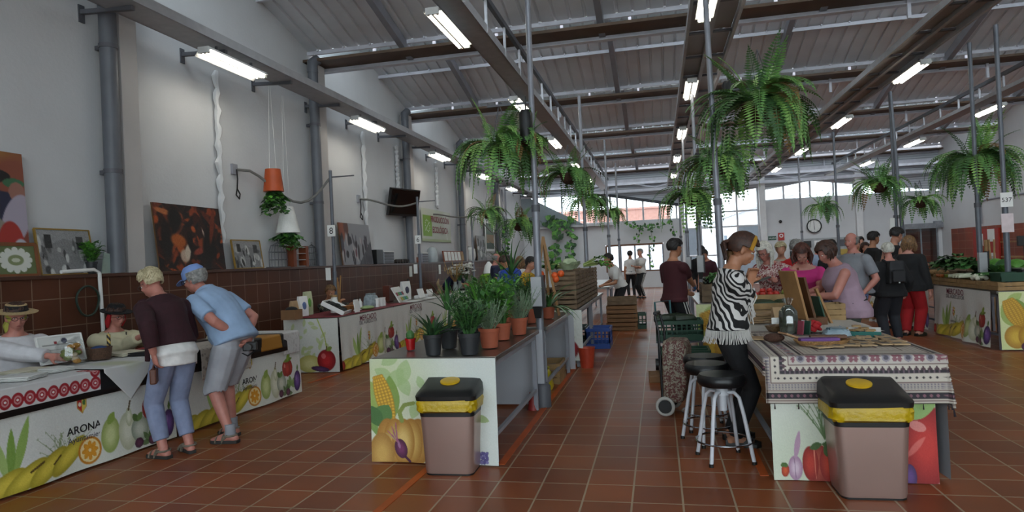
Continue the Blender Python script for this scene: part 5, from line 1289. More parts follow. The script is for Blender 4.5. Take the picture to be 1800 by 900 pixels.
person('man in blue cap and light blue polo leaning with hands behind his back', loc, f, 1.76, lean=(27, 0), bend=17, head=(8, 12, 0), build=1.12, belly=.9, handL=W(loc, f, hb_+Vector((0, -.05, 0))), handR=W(loc, f, hb_+Vector((0, .06, -.02))), poleL=(-1, -.6, 0), poleR=(1, -.6, 0), footL=(-.12, -.02, 0), footR=(.11, .16, 0), skin=SKIN_R, vox=.009,
       shirt='polo_shirt', shirt_mat=fabric('pale_blue_polo', '#8ea6c4'), sleeve=.72, hem=.50, hem_flare=1.10, shirt_gap=.018, pants=('shorts', fabric('grey_shorts', '#9b9ca2')), pant_len=.52, pant_w=1.45, shoe=mat('sandal_sole', '#2c2a28'), shoe_kind='sandal', hair=H_GREY, hair_kind='balding', extras=ex)
t = thing('camera', 'black compact camera held behind the back of the man in the blue cap', 'camera', hb_+Vector((.06, .02, -.10)), .4)
MB().box((0, 0, 0), (.12, .06, .08)).build('camera_body', black_plastic, t, smooth=False, bevel=.01); MB().tube([(0, -.03, 0), (0, -.09, 0)], .03, 14).build('lens', black_plastic, t); MB().tube([(-.06, 0, .03), (-.09, .02, -.05), (-.03, .03, -.09), (.05, 0, -.04)], .007, 6).build('camera_strap', black_cloth, t)
# 3, 4 women sewing
cream = fabric('cream_blouse', '#c9c2a2'); blousew = fabric('white_blouse', '#cdccd0', scale=12)
loc, f = (-5.62, 4.70), 248
def ex(c):
    glasses(c)
    hat(c, [(.165, .052), (.17, .058), (.088, .066), (.082, .125), (.06, .128), (.01, .128)], mat('straw_hat', '#b59c72', .8, var=.15, scale=60, bump=.3), bands=([(.0905, .066), (.086, .118)], black_cloth))
    s = MB(); c['hball'](s, (0, -.03, .01), (.086, .10, .085)); s.tube([c['hp'](0, -.10, -.02), c['hp'](.02, -.13, -.10), c['hp'](.03, -.10, -.22)], [.05, .055, .02], 8); s.build('headscarf', mat('yellow_green_scarf', '#a3a047', .8), c['o'])
person('seated woman in a straw hat with black band sewing behind the lace table', loc, f, 1.62, sit=.55, lean=(6, 0), head=(6, -6, 0), female=True, build=1.2, handL=W(loc, f, (-5.20, 4.95, .86)), handR=W(loc, f, (-5.12, 4.62, .86)), footL=(-.12, .36, 0), footR=(.12, .36, 0), skin=SKIN_R, vox=.009, shirt='blouse', shirt_mat=blousew, sleeve=1.9, shirt_gap=.03, hem_flare=1.05, pants=('skirt', black_cloth), shoe=dark_shoe, hair=H_BROWN, hair_kind='short', extras=ex)
loc, f = (-5.62, 5.78), 243
def ex(c):
    glasses(c, mat('red_spectacle_frame', '#5a2a22'))
    hat(c, [(.15, .05), (.155, .062), (.086, .064), (.082, .12), (.065, .140), (.01, .143)], mat('black_felt_hat', '#121114', .9, bump=.2))
    s = MB()
    for k in (-1, 1): s.tube([c['hp'](k*.078, -.0, .03), c['hp'](k*.088, -.01, -.05), c['hp'](k*.08, -.02, -.12)], [.02, .028, .012], 8)
    s.build('red_scarf', red_fab, c['o'])
    n = MB(); n.tube([c['sho']+c['side']*.08*math.cos(a)+c['fwd']*(.08+.05*-math.sin(a)*.4)+Vector((0, 0, -.02+.16*math.sin(a) if math.sin(a) < 0 else 0)) for a in [PI+PI*k/10 for k in range(11)]], .006, 5); n.build('bead_necklace', black_plastic, c['o'])
person('seated woman in a black hat and cream blouse sewing behind the lace table', loc, f, 1.60, sit=.47, lean=(6, 0), head=(8, 14, 0), female=True, build=1.15, handL=W(loc, f, (-5.22, 5.98, .86)), handR=W(loc, f, (-5.22, 5.70, .90)), footL=(-.12, .36, 0), footR=(.12, .36, 0), skin=SKIN_R, vox=.009, shirt='blouse', shirt_mat=cream, sleeve=1.85, shirt_gap=.032, pants=('skirt', black_cloth), shoe=dark_shoe, hair=H_BROWN, hair_kind='short', extras=ex)
# 5 seller of the second left stall
loc, f = (-5.75, 10.55), 235
person('seated stall keeper with short brown hair behind the second left stall', loc, f, 1.62, sit=.46, lean=(12, 0), head=(14, 0, 0), female=True, handL=W(loc, f, (-5.3, 10.75, .9)), handR=W(loc, f, (-5.4, 10.3, .9)), footL=(-.1, .2, 0), footR=(.1, .2, 0), skin=SKIN_T, vox=.013, shirt='blouse', shirt_mat=two_tone('dark_print_blouse', '#1d1a1a', '#6b6a58', 'noise', 22, .8, .5, .58), sleeve=1.2, pants=('trousers', black_cloth), shoe=dark_shoe, hair=H_DBL, hair_kind='short')
loc, f = (-5.78, 17.4), 262
person('person in navy bending over the far end of the left stall row', loc, f, 1.66, lean=(38, 0), bend=14, head=(30, 0, 0), handL=W(loc, f, (-5.15, 17.6, .9)), handR=W(loc, f, (-5.1, 17.1, .9)), vox=.018, fingers=False, skin=SKIN_T, shirt='shirt', shirt_mat=navy, sleeve=1.0, pants=('trousers', black_cloth), shoe=dark_shoe, hair=H_BLACK, hair_kind='short')
def far(label, loc, f, H, **k):
    k.setdefault('vox', .017); k.setdefault('fingers', False); k.setdefault('pants', ('trousers', black_cloth)); k.setdefault('shoe', dark_shoe); return person(label, loc, f, H, **k)
far('bald man in a navy shirt beyond the left stalls', (-3.95, 15.7), 290, 1.73, head=(12, 0, 0), skin=SKIN_R, shirt='shirt', shirt_mat=navy, sleeve=.7, pants=('trousers', denim), hair=H_GREY, hair_kind='balding', build=1.15)
def ex(c):
    for s in (-1, 1): strap(c, [c['sho']+c['side']*.09*s+c['fwd']*.09, c['sho']+c['side']*.10*s-Vector((0, 0, .0)), c['sho']+c['side']*.07*s-c['fwd']*.125-Vector((0, 0, .12)), c['hip']+c['side']*.08*s-c['fwd']*.16+Vector((0, 0, .2))], .02)
far('woman with long black hair in a denim jacket, seen from behind', (-3.15, 13.6), 350, 1.62, head=(10, -15, 0), female=True, skin=SKIN_T, shirt='denim_jacket', shirt_mat=denim, sleeve=1.9, hair=H_BLACK, hair_kind='long', hair_len=.22, shirt_gap=.025, extras=ex)
far('person in a white shirt with fair hair between the denim jacket and the blue shirt', (-3.15, 14.9), 20, 1.6, female=True, shirt='shirt', shirt_mat=white_tee, sleeve=.7, hair=H_DBL, hair_kind='bob', hair_len=.1)
far('man in a bright blue shirt leaning left behind the easel', (-2.75, 12.6), 60, 1.70, lean=(14, 0), bend=16, head=(24, 0, 0), skin=SKIN_T, shirt='shirt', shirt_mat=fabric('bright_blue_shirt', '#1f3f9a'), sleeve=.75, hair=H_BROWN, hair_kind='short', build=1.2, hem_flare=1.1, pants=('trousers', denim), belly=.5)
far('woman in a yellow top behind the vegetable crates', (-2.38, 11.6), 250, 1.58, lean=(10, 0), head=(16, 0, 0), female=True, shirt='top', shirt_mat=fabric('yellow_top', '#c09422'), sleeve=.6, hair=H_BLACK, hair_kind='short')
loc, f = (-.82, 14.3), 112
far('dark haired woman in a white tee leaning on the crate table', loc, f, 1.62, lean=(24, 0), head=(4, 0, 0), female=True, handL=W(loc, f, (-1.15, 14.0, .9)), handR=W(loc, f, (-1.2, 14.5, .9)), skin=SKIN_T, shirt='tee', shirt_mat=white_tee, sleeve=.8, hem=.52, hair=H_BLACK, hair_kind='topbun' if False else 'bun', shirt_gap=.02)
def ex(c):
    a = MB(); c['torso'](a, .024, -.07, .12, 1.05); c['part']('apron', remesh(a, .017, 2), white_tee)
    m = MB(); m.tube([c['hip']+Vector((.15*math.cos(2*PI*k/16), .125*math.sin(2*PI*k/16)-.01, .075)) for k in range(16)], .009, 5, close=True); m.tube([c['hip']+Vector((-.01, -.15, .07)), c['hip']+Vector((-.03, -.17, -.08))], .008, 5); m.tube([c['hip']+Vector((.01, -.15, .07)), c['hip']+Vector((.04, -.17, -.06))], .008, 5); m.build('apron_tie', black_cloth, c['o'])
far('dark haired woman in white tee and apron, back turned, far down the aisle', (-1.0, 23.9), 10, 1.68, female=True, skin=SKIN_T, shirt='tee', shirt_mat=white_tee, sleeve=.6, hair=H_BLACK, hair_kind='short', extras=ex)
loc, f = (-.62, 23.4), 130
far('grey haired man with crossed arms and striped track trousers, far down the aisle', loc, f, 1.73, handL=(.12, .2, 1.12), handR=(-.12, .22, 1.10), poleL=(-1, -.3, -.3), poleR=(1, -.3, -.3), shirt='tee', shirt_mat=two_tone('white_grey_tee', '#c9c7c3', '#8a8a86', 'noise', 3, .8, .45, .6), sleeve=.8, hair=H_GREY, hair_kind='short', build=1.15, belly=.4, extras=stripe)
# maroon polo man
loc, f = (.20, 9.35), 308
def ex(c):
    stripe(c); g = MB(); c['hand'](g, c['AR'][1], c['AR'][2], 1); gm = remesh(g, .010, 1); gl = c['part']('glove', gm, mat('blue_rubber_glove', '#3f78b8', .5))
    for v in gm.vertices: v.co = c['AR'][2]+(v.co-c['AR'][2])*1.06
person('man in a maroon polo and blue glove seen from behind beside the green crates', loc, f, 1.71, head=(10, -4, 0), handR=W(loc, f, (.50, 9.75, .98)), handL=W(loc, f, (.33, 9.66, .95)), build=1.1, belly=.2, skin=SKIN_T, vox=.012, shirt='polo_shirt', shirt_mat=fabric('maroon_polo', '#3f1119'), sleeve=.75, hem=.49, shirt_gap=.02, pants=('track_trousers', black_cloth), shoe=dark_shoe, hair=H_BLACK, hair_kind='short', extras=ex)
# woman in the fringed cardigan
ZEB = two_tone('black_white_swirl_knit', '#131214', '#c9c5c2', 'wave', 8.5, .9, .47, .54, 9.0, 'DIAGONAL', 1)
loc, f = (.51, 5.38), 272
def ex(c):
    m = MB()
    def pt(t, y, z, k): return c['hp'](0, 0, 0)
    hbm = MB(); hbm.tube([c['hp'](.092*math.cos(a), -.005+.03+.105*0+.02, .035+.098*math.sin(a)) for a in [PI*(-.05)+PI*1.1*k/16 for k in range(17)]], .017, 8, flat=1.0); hbm.build('headband', mat('mustard_headband', '#a87a1c', .8, bump=.4, bscale=40), c['o'])
    r = random.Random(3); fr = MB()
    base = c['hip']+Vector((0, -.01, .04))
    for k in range(90):
        a = 2*PI*k/90; p = base+Vector((.185*math.cos(a), .155*math.sin(a), 0)); fr.tube([p, p+Vector((r.uniform(-.01, .01)+.01*math.cos(a), .01*math.sin(a), -.05)), p+Vector((r.uniform(-.02, .02)+.02*math.cos(a), .02*math.sin(a)+r.uniform(-.02, .02), -.10))], [.0045, .004, .003], 4)
    for A_ in (c['AL'], c['AR']):
        for si, (p0, p1) in enumerate(((A_[0].lerp(A_[1], .45), A_[1]), (A_[1], A_[2]))):
            for k in range(24):
                p = p0.lerp(p1, k/23)+Vector((r.uniform(-.03, .03), r.uniform(-.03, .03), -.04)); fr.tube([p, p+Vector((r.uniform(-.03, .03), r.uniform(-.03, .03), -.07)), p+Vector((r.uniform(-.05, .05), r.uniform(-.05, .05), -.17))], [.006, .005, .004], 4)
    for k in range(20):
        a = PI*k/19; p = c['sho']+c['side']*.16*math.cos(a)-c['fwd']*(.09*math.sin(a)+.02)+Vector((0, 0, -.12)); fr.tube([p, p+Vector((0, 0, -.05)), p+Vector((r.uniform(-.02, .02), 0, -.09))], .004, 4)
    fr.build('fringe', mat('white_fringe_yarn', '#c9c5c0', .9), c['o'], fix=False)
    e = MB(); e.tube([c['hp'](-.084, -.005, -.045), c['hp'](-.088, -.005, -.09)], .004, 6); e.ball(c['hp'](-.088, -.005, -.095), .010, 8, 6); e.build('earring', label_white, c['o'])
    b = MB(); b.tube([c['hp'](-.03, -.08, -.03), c['hp'](-.07, -.05, -.10), c['hp'](-.075, -.02, -.2), c['hp'](-.06, .02, -.29)], [.03, .03, .022, .006], 8); b.build('braid', H_DBL, c['o'])
ph_ = aty(1338, 492, 5.40)
person('woman in black and white fringed cardigan and yellow headband looking at her phone', loc, f, 1.66, lean=(3, 0), bend=6, head=(24, 0, 0), female=True, build=1.0, handL=W(loc, f, ph_+Vector((-.09, -.04, -.02))), handR=W(loc, f, ph_+Vector((-.09, .05, -.02))), poleL=(-.8, -.6, -.6), poleR=(.8, -.6, -.6), skin=SKIN_T, vox=.008, shirt='fringed_cardigan', shirt_mat=ZEB, sleeve=1.82, hem=.54, hem_flare=1.12, shirt_gap=.030, pants=('trousers', black_cloth), pant_w=1.1, shoe=dark_shoe, hair=H_BROWN, hair_kind='pony', hair_len=.16, extras=ex)
t = thing('phone', 'dark phone in the hands of the woman in the fringed cardigan', 'phone', ph_, .2); MB().box((0, 0, 0), (.14, .075, .010), ry=-.3).build('phone_body', black_plastic, t, smooth=False, bevel=.003)
# shoppers round the right tables
FLO = two_tone('red_floral_blouse', '#7d1f2b', '#c9b6b0', 'noise', 26, .8, .46, .54, 2.0)
loc, f = at_px(1362, 9.0), 128
tb_ = aty(1392, 487, 8.5)
def ex(c): glasses(c)
person('woman with long white hair and a red floral blouse behind the tomato crate', loc, f, 1.63, lean=(8, 0), bend=8, head=(18, 12, 0), female=True, build=1.25, handL=W(loc, f, tb_+Vector((.04, .02, -.02))), handR=W(loc, f, tb_+Vector((-.2, .12, -.02))), skin=SKIN_R, vox=.012, shirt='floral_blouse', shirt_mat=FLO, sleeve=1.75, hem=.45, hem_flare=1.1, shirt_gap=.03, pants=('trousers', black_cloth), shoe=dark_shoe, hair=H_WHITE, hair_kind='long', hair_len=.16, extras=ex)
t = thing('tablet', 'blue tablet held by the woman in the floral blouse', 'tablet', tb_, .35); MB().box((0, 0, 0), (.24, .17, .012), rx=.3).build('tablet_body', mat('blue_tablet_case', '#2d3f7d', .5), t, smooth=False, bevel=.004)
loc, f = at_px(1412, 8.42), 165
def ex(c): MB().tube([c['sho']+c['side']*.05+c['fwd']*.06, c['waist']+c['fwd']*.115+c['side']*.02+Vector((0, 0, .12)), c['hip']+c['fwd']*.15-c['side']*.1], .012, 6, flat=.5).build('bag_strap', mat('tan_strap', '#8a4a3a', .6), c['o'])
person('auburn haired woman in a pink top looking down between the shoppers', loc, f, 1.60, lean=(10, 0), bend=10, head=(24, 6, 0), female=True, build=1.2, handL=W(loc, f, (loc[0]-.02, 7.98, .95)), handR=W(loc, f, (loc[0]-.16, 8.05, .97)), skin=SKIN_P, vox=.012, shirt='pink_top', shirt_mat=fabric('pink_top', '#c02f78'), sleeve=.45, neck_low=.06, hem=.47, pants=('trousers', denim), shoe=dark_shoe, hair=H_RED, hair_kind='bob', hair_len=.06, extras=ex)
loc, f = at_px(1488, 7.7), 95
def ex(c): strap(c, [c['hip']+Vector((.20, .02, .10)), c['hip']+Vector((.05, -.20, .12)), c['hip']+Vector((-.17, -.12, .10)), c['hip']+Vector((-.22, .04, .07))], .014, 'belt_bag_strap'); MB().ball(c['hip']+Vector((-.06, .235, .02)), (.07, .12, .08), 12, 8).build('belt_bag', two_tone('patterned_bag', '#2a2536', '#5d5a78', 'noise', 30), c['o'])
person('woman in sleeveless lilac top with short dark hair, back turned, at the patterned table', loc, f, 1.60, lean=(10, 0), bend=8, head=(20, 10, 0), female=True, build=1.30, belly=.3, poleL=(-1, -.4, -.6), poleR=(1, -.4, -.6), handL=W(loc, f, (loc[0]-.38, 7.56, .98)), handR=W(loc, f, (loc[0]-.40, 8.0, .97)), skin=SKIN_R, vox=.012, shirt='lilac_top', shirt_mat=fabric('lilac_top', '#a08796'), sleeve=.12, hem=.46, hem_flare=1.10, shirt_gap=.025, pants=('trousers', fabric('grey_green_trousers', '#4c544c')), pant_w=1.3, shoe=dark_shoe, hair=H_BROWN, hair_kind='bob', hair_len=.03, extras=ex)
loc, f = at_px(1500, 10.0), 118
def ex(c):
    strap(c, [c['sho']-c['side']*.09+c['fwd']*.05, c['waist']+c['fwd']*.16+Vector((0, 0, .05)), c['hip']+c['side']*.17+c['fwd']*.06], .016); strap(c, [c['sho']-c['side']*.09, c['waist']-c['fwd']*.13, c['hip']+c['side']*.18-c['fwd']*.02], .016)
    MB().box(c['hip']+c['side']*.21+Vector((0, 0, .03)), (.10, .17, .17)).build('camera_bag', black_cloth, c['o'], smooth=False, bevel=.02)
person('stocky man in a grey tee with a black camera bag and jeans', loc, f, 1.70, head=(4, 14, 0), build=1.3, belly=.9, handL=(-.30, .12, .86), handR=(.22, .22, .86), skin=SKIN_R, vox=.013, shirt='grey_tee', shirt_mat=fabric('grey_tee', '#7d8087'), sleeve=.75, hem=.49, hem_flare=1.08, shirt_gap=.02, pants=('jeans', fabric('jeans', '#5d6f9a', scale=30)), pant_w=1.25, shoe=dark_shoe, hair=H_GREY, hair_kind='balding', extras=ex)
far('boy in a black tee and dark trousers looking right', at_px(1536, 14.0), 285, 1.76, head=(6, 0, 0), skin=SKIN_T, shirt='black_tee', shirt_mat=black_cloth, sleeve=.8, hair=H_BLACK, hair_kind='short', shoe=mat('white_trainer', '#c9c9c9', .6), vox=.014)
far('tall dark haired man in a black vest and red trousers looking down', at_px(1571, 12.75), 292, 1.80, head=(20, 0, 0), bend=4, skin=SKIN, shirt='black_vest', shirt_mat=black_cloth, sleeve=.2, pants=('red_trousers', red_fab), pant_w=1.2, hair=H_BLACK, hair_kind='short', vox=.014)
loc, f = at_px(1563, 11.0), 8
def ex(c):
    b = MB(); q = c['waist']-c['fwd']*.19+Vector((0, 0, .10)); b.box(q, (.25, .13, .34), taper=.8); b.box(q-Vector((0, .07, .06)), (.19, .08, .17)); c['part']('backpack', remesh(b, .012, 2), mat('black_backpack_nylon', '#1b1c20', .6, bump=.2))
    for s in (-1, 1): strap(c, [c['sho']+c['side']*.08*s+c['fwd']*.08-Vector((0, 0, .1)), c['sho']+c['side']*.085*s+Vector((0, 0, .02)), c['waist']+c['side']*.08*s-c['fwd']*.15+Vector((0, 0, .24))], .022, mt=mat('black_backpack_nylon', '#1b1c20'))
    MB().box(c['waist']-c['fwd']*.285+Vector((0, 0, -.05)), (.02, .012, .03)).build('reflector_tag', label_white, c['o'], smooth=False)
person('woman with short white hair in black with a black backpack, seen from behind', loc, f, 1.52, head=(6, 0, 0), female=True, build=1.12, handL=(-.30, .04, .68), handR=(.28, .1, .75), skin=SKIN_R, vox=.012, shirt='black_top', shirt_mat=black_cloth, sleeve=1.85, hem=.46, hem_flare=1.1, shirt_gap=.028, pants=('trousers', fabric('charcoal_trousers', '#22242b')), pant_w=1.35, shoe=dark_shoe, hair=H_WHITE, hair_kind='short', extras=ex)
loc, f = at_px(1598, 11.75), 318
bp_ = Vector((loc[0]+.33, 12.12, 1.14))
person('fair haired woman in a black jacket and red trousers at the right stall', loc, f, 1.62, head=(14, 0, 0), female=True, build=1.1, handL=W(loc, f, bp_+Vector((-.04, -.02, -.01))), handR=(.27, .05, .70), skin=SKIN_P, vox=.012, shirt='black_jacket', shirt_mat=black_cloth, sleeve=1.9, hem=.45, hem_flare=1.12, shirt_gap=.035, pants=('red_trousers', red_fab), pant_w=1.45, shoe=dark_shoe, hair=H_DBL, hair_kind='bob', hair_len=.08)
t = thing('phone', 'dark phone held out by the fair haired woman at the right stall', 'phone', bp_+Vector((.05, .06, .02)), -.6); MB().box((0, 0, 0), (.16, .08, .012)).build('phone_body', black_plastic, t, smooth=False, bevel=.003)
far('dark grey haired person in a red top behind the floral blouse', at_px(1394, 10.3), 320, 1.64, lean=(8, 0), head=(12, 0, 0), shirt='red_top', shirt_mat=fabric('red_top', '#b3171c'), sleeve=1.8, hair=H_GREY, hair_kind='short', build=1.15)
far('grey blond person half hidden behind the floral blouse', at_px(1374, 11.6), 170, 1.62, female=True, head=(14, 0, 0), shirt='beige_top', shirt_mat=fabric('beige_top', '#9b9080'), sleeve=1.8, hair=H_BLOND, hair_kind='short')
far('balding man in a pale blue shirt in front of the notice board', at_px(1438, 14.2), 215, 1.66, head=(22, 0, 0), bend=8, skin=SKIN_R, shirt='shirt', shirt_mat=fabric('pale_shirt', '#8d9db4'), sleeve=1.8, hair=H_GREY, hair_kind='balding')
far('distant dark haired person in black left of the boy in the black tee', at_px(1506, 17.3), 200, 1.66, shirt='top', shirt_mat=black_cloth, sleeve=1.8, hair=H_BLACK, hair_kind='short', vox=.022)
far('distant person in a yellow safety vest left of the boy in the black tee', at_px(1514, 18.2), 180, 1.72, shirt='safety_vest', shirt_mat=fabric('yellow_vest', '#a9b03a'), sleeve=.3, hair=H_BLACK, hair_kind='short', vox=.022)
far('distant brown haired person in a rose top left of the boy in the black tee', at_px(1522, 15.9), 190, 1.56, female=True, shirt='top', shirt_mat=fabric('rose_top', '#a05a63'), sleeve=.8, hair=H_BROWN, hair_kind='bob', vox=.022)
far('distant person with dark hair between the grey tee and the lilac top', at_px(1462, 12.2), 340, 1.62, female=True, shirt='top', shirt_mat=black_cloth, sleeve=1.8, hair=H_BLACK, hair_kind='short', vox=.02)
far('distant person in black with a cap behind the squash table', at_px(1232, 17.0), 200, 1.68, head=(18, 0, 0), shirt='top', shirt_mat=black_cloth, sleeve=1.8, hair=H_BLACK, hair_kind='short', vox=.022)
far('distant person in dark maroon bending behind the squash table', at_px(1247, 16.4), 150, 1.62, lean=(18, 0), head=(26, 0, 0), shirt='top', shirt_mat=fabric('dark_maroon', '#3a1420'), sleeve=.8, hair=H_BLACK, hair_kind='short', vox=.022)
# stools of the seated stall keepers
def plain_stool(label, x, y):
    t = thing('stool', label, 'stool', (x, y, 0)); MB().lathe([(.16, .40), (.165, .42), (.15, .435), (.01, .436)], 18).build('seat', wood, t)
    for k in range(4): a = PI/4+k*PI/2; MB().tube([(.11*math.cos(a), .11*math.sin(a), .40), (.16*math.cos(a), .16*math.sin(a), 0)], .015, 8).build('leg', wood, t)
plain_stool('wooden stool under the woman in the straw hat', -5.66, 4.72); plain_stool('wooden stool under the woman in the black hat', -5.66, 5.80); plain_stool('wooden stool under the stall keeper of the second left stall', -5.78, 10.57)
# ================================================================== GOODS
slat_m = mat('grey_brown_crate_wood', '#6f5c47', .8, var=.3, scale=9); slat_l = mat('pale_crate_wood', '#94774f', .75, var=.25, scale=9); card_m = mat('brown_cardboard', '#7d5b3c', .8, var=.1); kraft = mat('kraft_paper', '#a88b68', .8, var=.12)
green_pl = mat('dark_green_plastic', '#14402c', .45, var=.1); blue_pl = mat('blue_crate_plastic', '#1f4a9a', .4, var=.1); red_pl = mat('orange_red_plastic', '#b5432c', .4); yel_pl = mat('yellow_bin_liner', '#b89a10', .35, var=.12, bump=.3, bscale=30)
def crate_mesh(w, d, h, n=3, gap=.3, t=.01):
    m = MB()
    for sx in (-1, 1):
        for sy in (-1, 1): m.box((sx*(w/2-.018), sy*(d/2-.018), h/2), (.03, .03, h))
    sh = h/n
    for i in range(n):
        z = sh*(i+.5)
        for s in (-1, 1): m.box((0, s*d/2, z), (w, t, sh*(1-gap*.4))).box((s*w/2, 0, z), (t, d, sh*(1-gap*.4)))
    for i in range(4): m.box((0, -d/2+d*(i+.5)/4, .008), (w-.01, d/4*.85, .012))
    return m
_cr = {}
def crate(label, loc, w, d, h, m=None, n=3, rz=0, group=None, gap=.3, name='wooden_crate', cat='crate'):
    m = m or slat_m; key = (w, d, h, n, gap, m.name)
    if key not in _cr: o = crate_mesh(w, d, h, n, gap).build(name, m, None, smooth=False); _cr[key] = o
    else: o = _cr[key].copy(); COL.objects.link(o)
    o.location = loc; o.rotation_euler.z = rz; return tag(o, label, cat, group)
def plastic_crate(label, loc, w, d, h, m, rz=0, group=None):
    t = thing('plastic_crate', label, 'crate', loc, rz, group); b = MB()
    b.box((0, 0, .01), (w, d, .02)).box((0, 0, h-.02), (w+.02, .02, .03))
    for s in (-1, 1):
        b.box((0, s*d/2, h-.025), (w+.02, .025, .05)).box((s*w/2, 0, h-.025), (.025, d+.02, .05)).box((0, s*d/2, .04), (w, .015, .08)).box((s*w/2, 0, .04), (.015, d, .08))
        k = int(w/.06)
        for i in range(k+1): b.box((-w/2+w*i/k, s*d/2, h/2), (.014, .014, h-.03))
        k = int(d/.06)
        for i in range(k+1): b.box((s*w/2, -d/2+d*i/k, h/2), (.014, .014, h-.03))
        b.box((0, s*d/2, h*.5), (w, .012, .02)).box((s*w/2, 0, h*.5), (.012, d, .02))
    b.x = Matrix.Identity(4); b.build('crate_body', m, t, smooth=False); return t
# ---- stacked vegetable crates on the plant row
k = 0; nm = ['nearest', 'second', 'third', 'fourth', 'fifth', 'sixth']
for j in range(6):
    for i in range(2):
        crate('%s column of the grey slatted crate stack, %s crate' % (nm[j], ['lower', 'upper'][i]), (-1.285, 9.16+.02+.52*j, .805+.262*i), .33, .50, .26, None, 4, 0, 'slatted vegetable crates on the plant row table', .8)
for i, (x, y, lab, h) in enumerate([(-1.78, 9.3, 'slatted crate behind the nearest crate column, at the left', .26), (-1.78, 9.9, 'slatted crate standing left of the second crate column', .26)]): crate(lab, (x, y, .805), .40, .52, h, None, 4)
leafw = mat('cabbage_pale_green', '#a9b894', .55, var=.2, scale=10)
def cabbage(label, loc, r_, m=None, group=None, name='cabbage', seed=0):
    r = random.Random(seed); t = thing(name, label, 'vegetable', loc, r.uniform(0, 6), group)
    MB().ball((0, 0, r_*.75), (r_*.75, r_*.75, r_*.72), 14, 10).build('head', m or leafw, t); L = MB()
    for i in range(9):
        a = 2.4*i
        def fn(u, v, a=a):
            q = (u-.5)*1.5; rr = r_*(.62+.55*v); z = r_*(.1+1.0*v-.35*v*v*(1 if i % 2 else .3)); wob = .06*r_*math.sin(9*u+a)*v
            return Vector((rr*math.cos(a+q*(.4+.6*math.sin(PI*min(1, v*.8+.1)))), rr*math.sin(a+q*(.4+.6*math.sin(PI*min(1, v*.8+.1)))), z+wob))
        L.sheet(fn, 6, 5)
    L.build('outer_leaves', m or leafw, t, fix=False); return t
cabbage('pale cabbage on top of the nearest crate column', (-1.27, 9.3, 1.33), .12, seed=1); cabbage('pale cabbage lying behind the first one on the crate stack', (-1.3, 9.95, 1.33), .12, seed=2)
def leafy(name, label, loc, n, L, w, stem, lm, az=0, seed=0, lay=True, group=None, spread=.5):
    """bunch of stalks lying down, leaves at one end"""
    r = random.Random(seed); t = thing(name, label, 'vegetable', loc, az, group); s = MB(); l = MB()
    for i in range(n):
        a = r.uniform(-1, 1)*spread; up = r.uniform(.05, .45); p0 = Vector((r.uniform(-.02, .02), 0, .02+.012*i*.5)); d = Vector((math.sin(a), math.cos(a), up)).normalized(); p1 = p0+d*L*.55
        s.tube([p0, p1], [w*.9, w*.7], 6)
        sd = Vector((d.y, -d.x, 0)).normalized()
        def fn(u, v, p1=p1, d=d, sd=sd, ph=r.uniform(0, 6)): ww = L*.16*math.sin(PI*min(1, .15+.85*v)); return p1+d*L*.5*v+sd*(u-.5)*2*ww+Vector((0, 0, -.18*L*v*v+.012*math.sin(12*v+ph)*(u-.5)*4))
        l.sheet(fn, 3, 6)
    s.build('stalks', stem, t); l.build('leaves', lm, t, fix=False); return t
white_stem = mat('white_leek_stalk', '#c9cdb4', .5, var=.1)
leafy('chard_bunch', 'bunch of chard with thick pale stalks on the far end of the crate stack', (-1.22, 10.9, 1.335), 8, .46, .014, mat('pale_green_stalk', '#a4b86e', .5), P2, -1.9, 3)
leafy('chard_bunch', 'dark green leaf bunch at the left of the crate stack top', (-1.40, 9.7, 1.335), 8, .4, .01, mat('pale_green_stalk', '#a4b86e'), P1, 2.4, 4)
# ---- aisle floor on the left
plastic_crate('blue plastic crate on the floor beside the crate table', (-1.03, 11.05, 0), .38, .55, .33, blue_pl)
for i in range(4): crate('%s brown box of the stack in the middle of the aisle' % ['lowest', 'second lowest', 'third lowest', 'topmost'][i], (-.78+.01*(i % 2), 13.5, .002+.172*i), .60-.02*(i == 3), .42, .165, card_m if i < 3 else slat_m, 2, .03*(i-1), 'brown boxes stacked in the aisle', .5, 'produce_box', 'box')
plastic_crate('small dark green crate right of the brown box stack', (-.42, 13.72, 0), .22, .36, .32, green_pl)
plastic_crate('grey green crate under the crate table behind the blue crate', (-1.5, 11.6, 0), .4, .55, .3, mat('grey_green_plastic', '#4d5c58', .5))
crate('slatted crate on the floor under the second plant table', (-1.40, 8.0, .0), .36, .50, .25, slat_l, 3)
t = thing('bucket', 'orange red bucket on the floor at the end of the second plant table', 'bucket', (-1.02, 8.95, 0)); MB().lathe([(.01, 0), (.085, 0), (.115, .27), (.122, .275), (.118, .28), (.108, .27), (.08, .02)], 22).build('bucket_body', red_pl, t); MB().tube([(.115*math.cos(a), 0, .27-.10*math.sin(a)*-.2) for a in [PI*k/10 for k in range(11)]], .004, 5).build('bucket_handle', steel_dark, t)
def sack(label, loc, w, d, h, m, seed=0, name='bag', cat='bag', n=18):
    r = random.Random(seed); rg = []
    for z, k in ((0, .86), (.15, 1.0), (.45, .97), (.75, .85), (.92, .6), (1.0, .72)):
        rg.append([Vector((math.copysign(abs(math.cos(2*PI*j/n))**.6, math.cos(2*PI*j/n))*w/2*k*(1+r.uniform(-.07, .07)), math.copysign(abs(math.sin(2*PI*j/n))**.6, math.sin(2*PI*j/n))*d/2*k*(1+r.uniform(-.07, .07)), z*h+r.uniform(-.01, .01))) for j in range(n)])
    o = MB().rings(rg).build(name, m, None, loc=loc); return tag(o, label, cat)
sack('yellow plastic bag on the floor under the second plant table', (-1.36, 7.42, 0), .22, .26, .26, mat('yellow_plastic_bag', '#c2b414', .35, var=.1), 3)
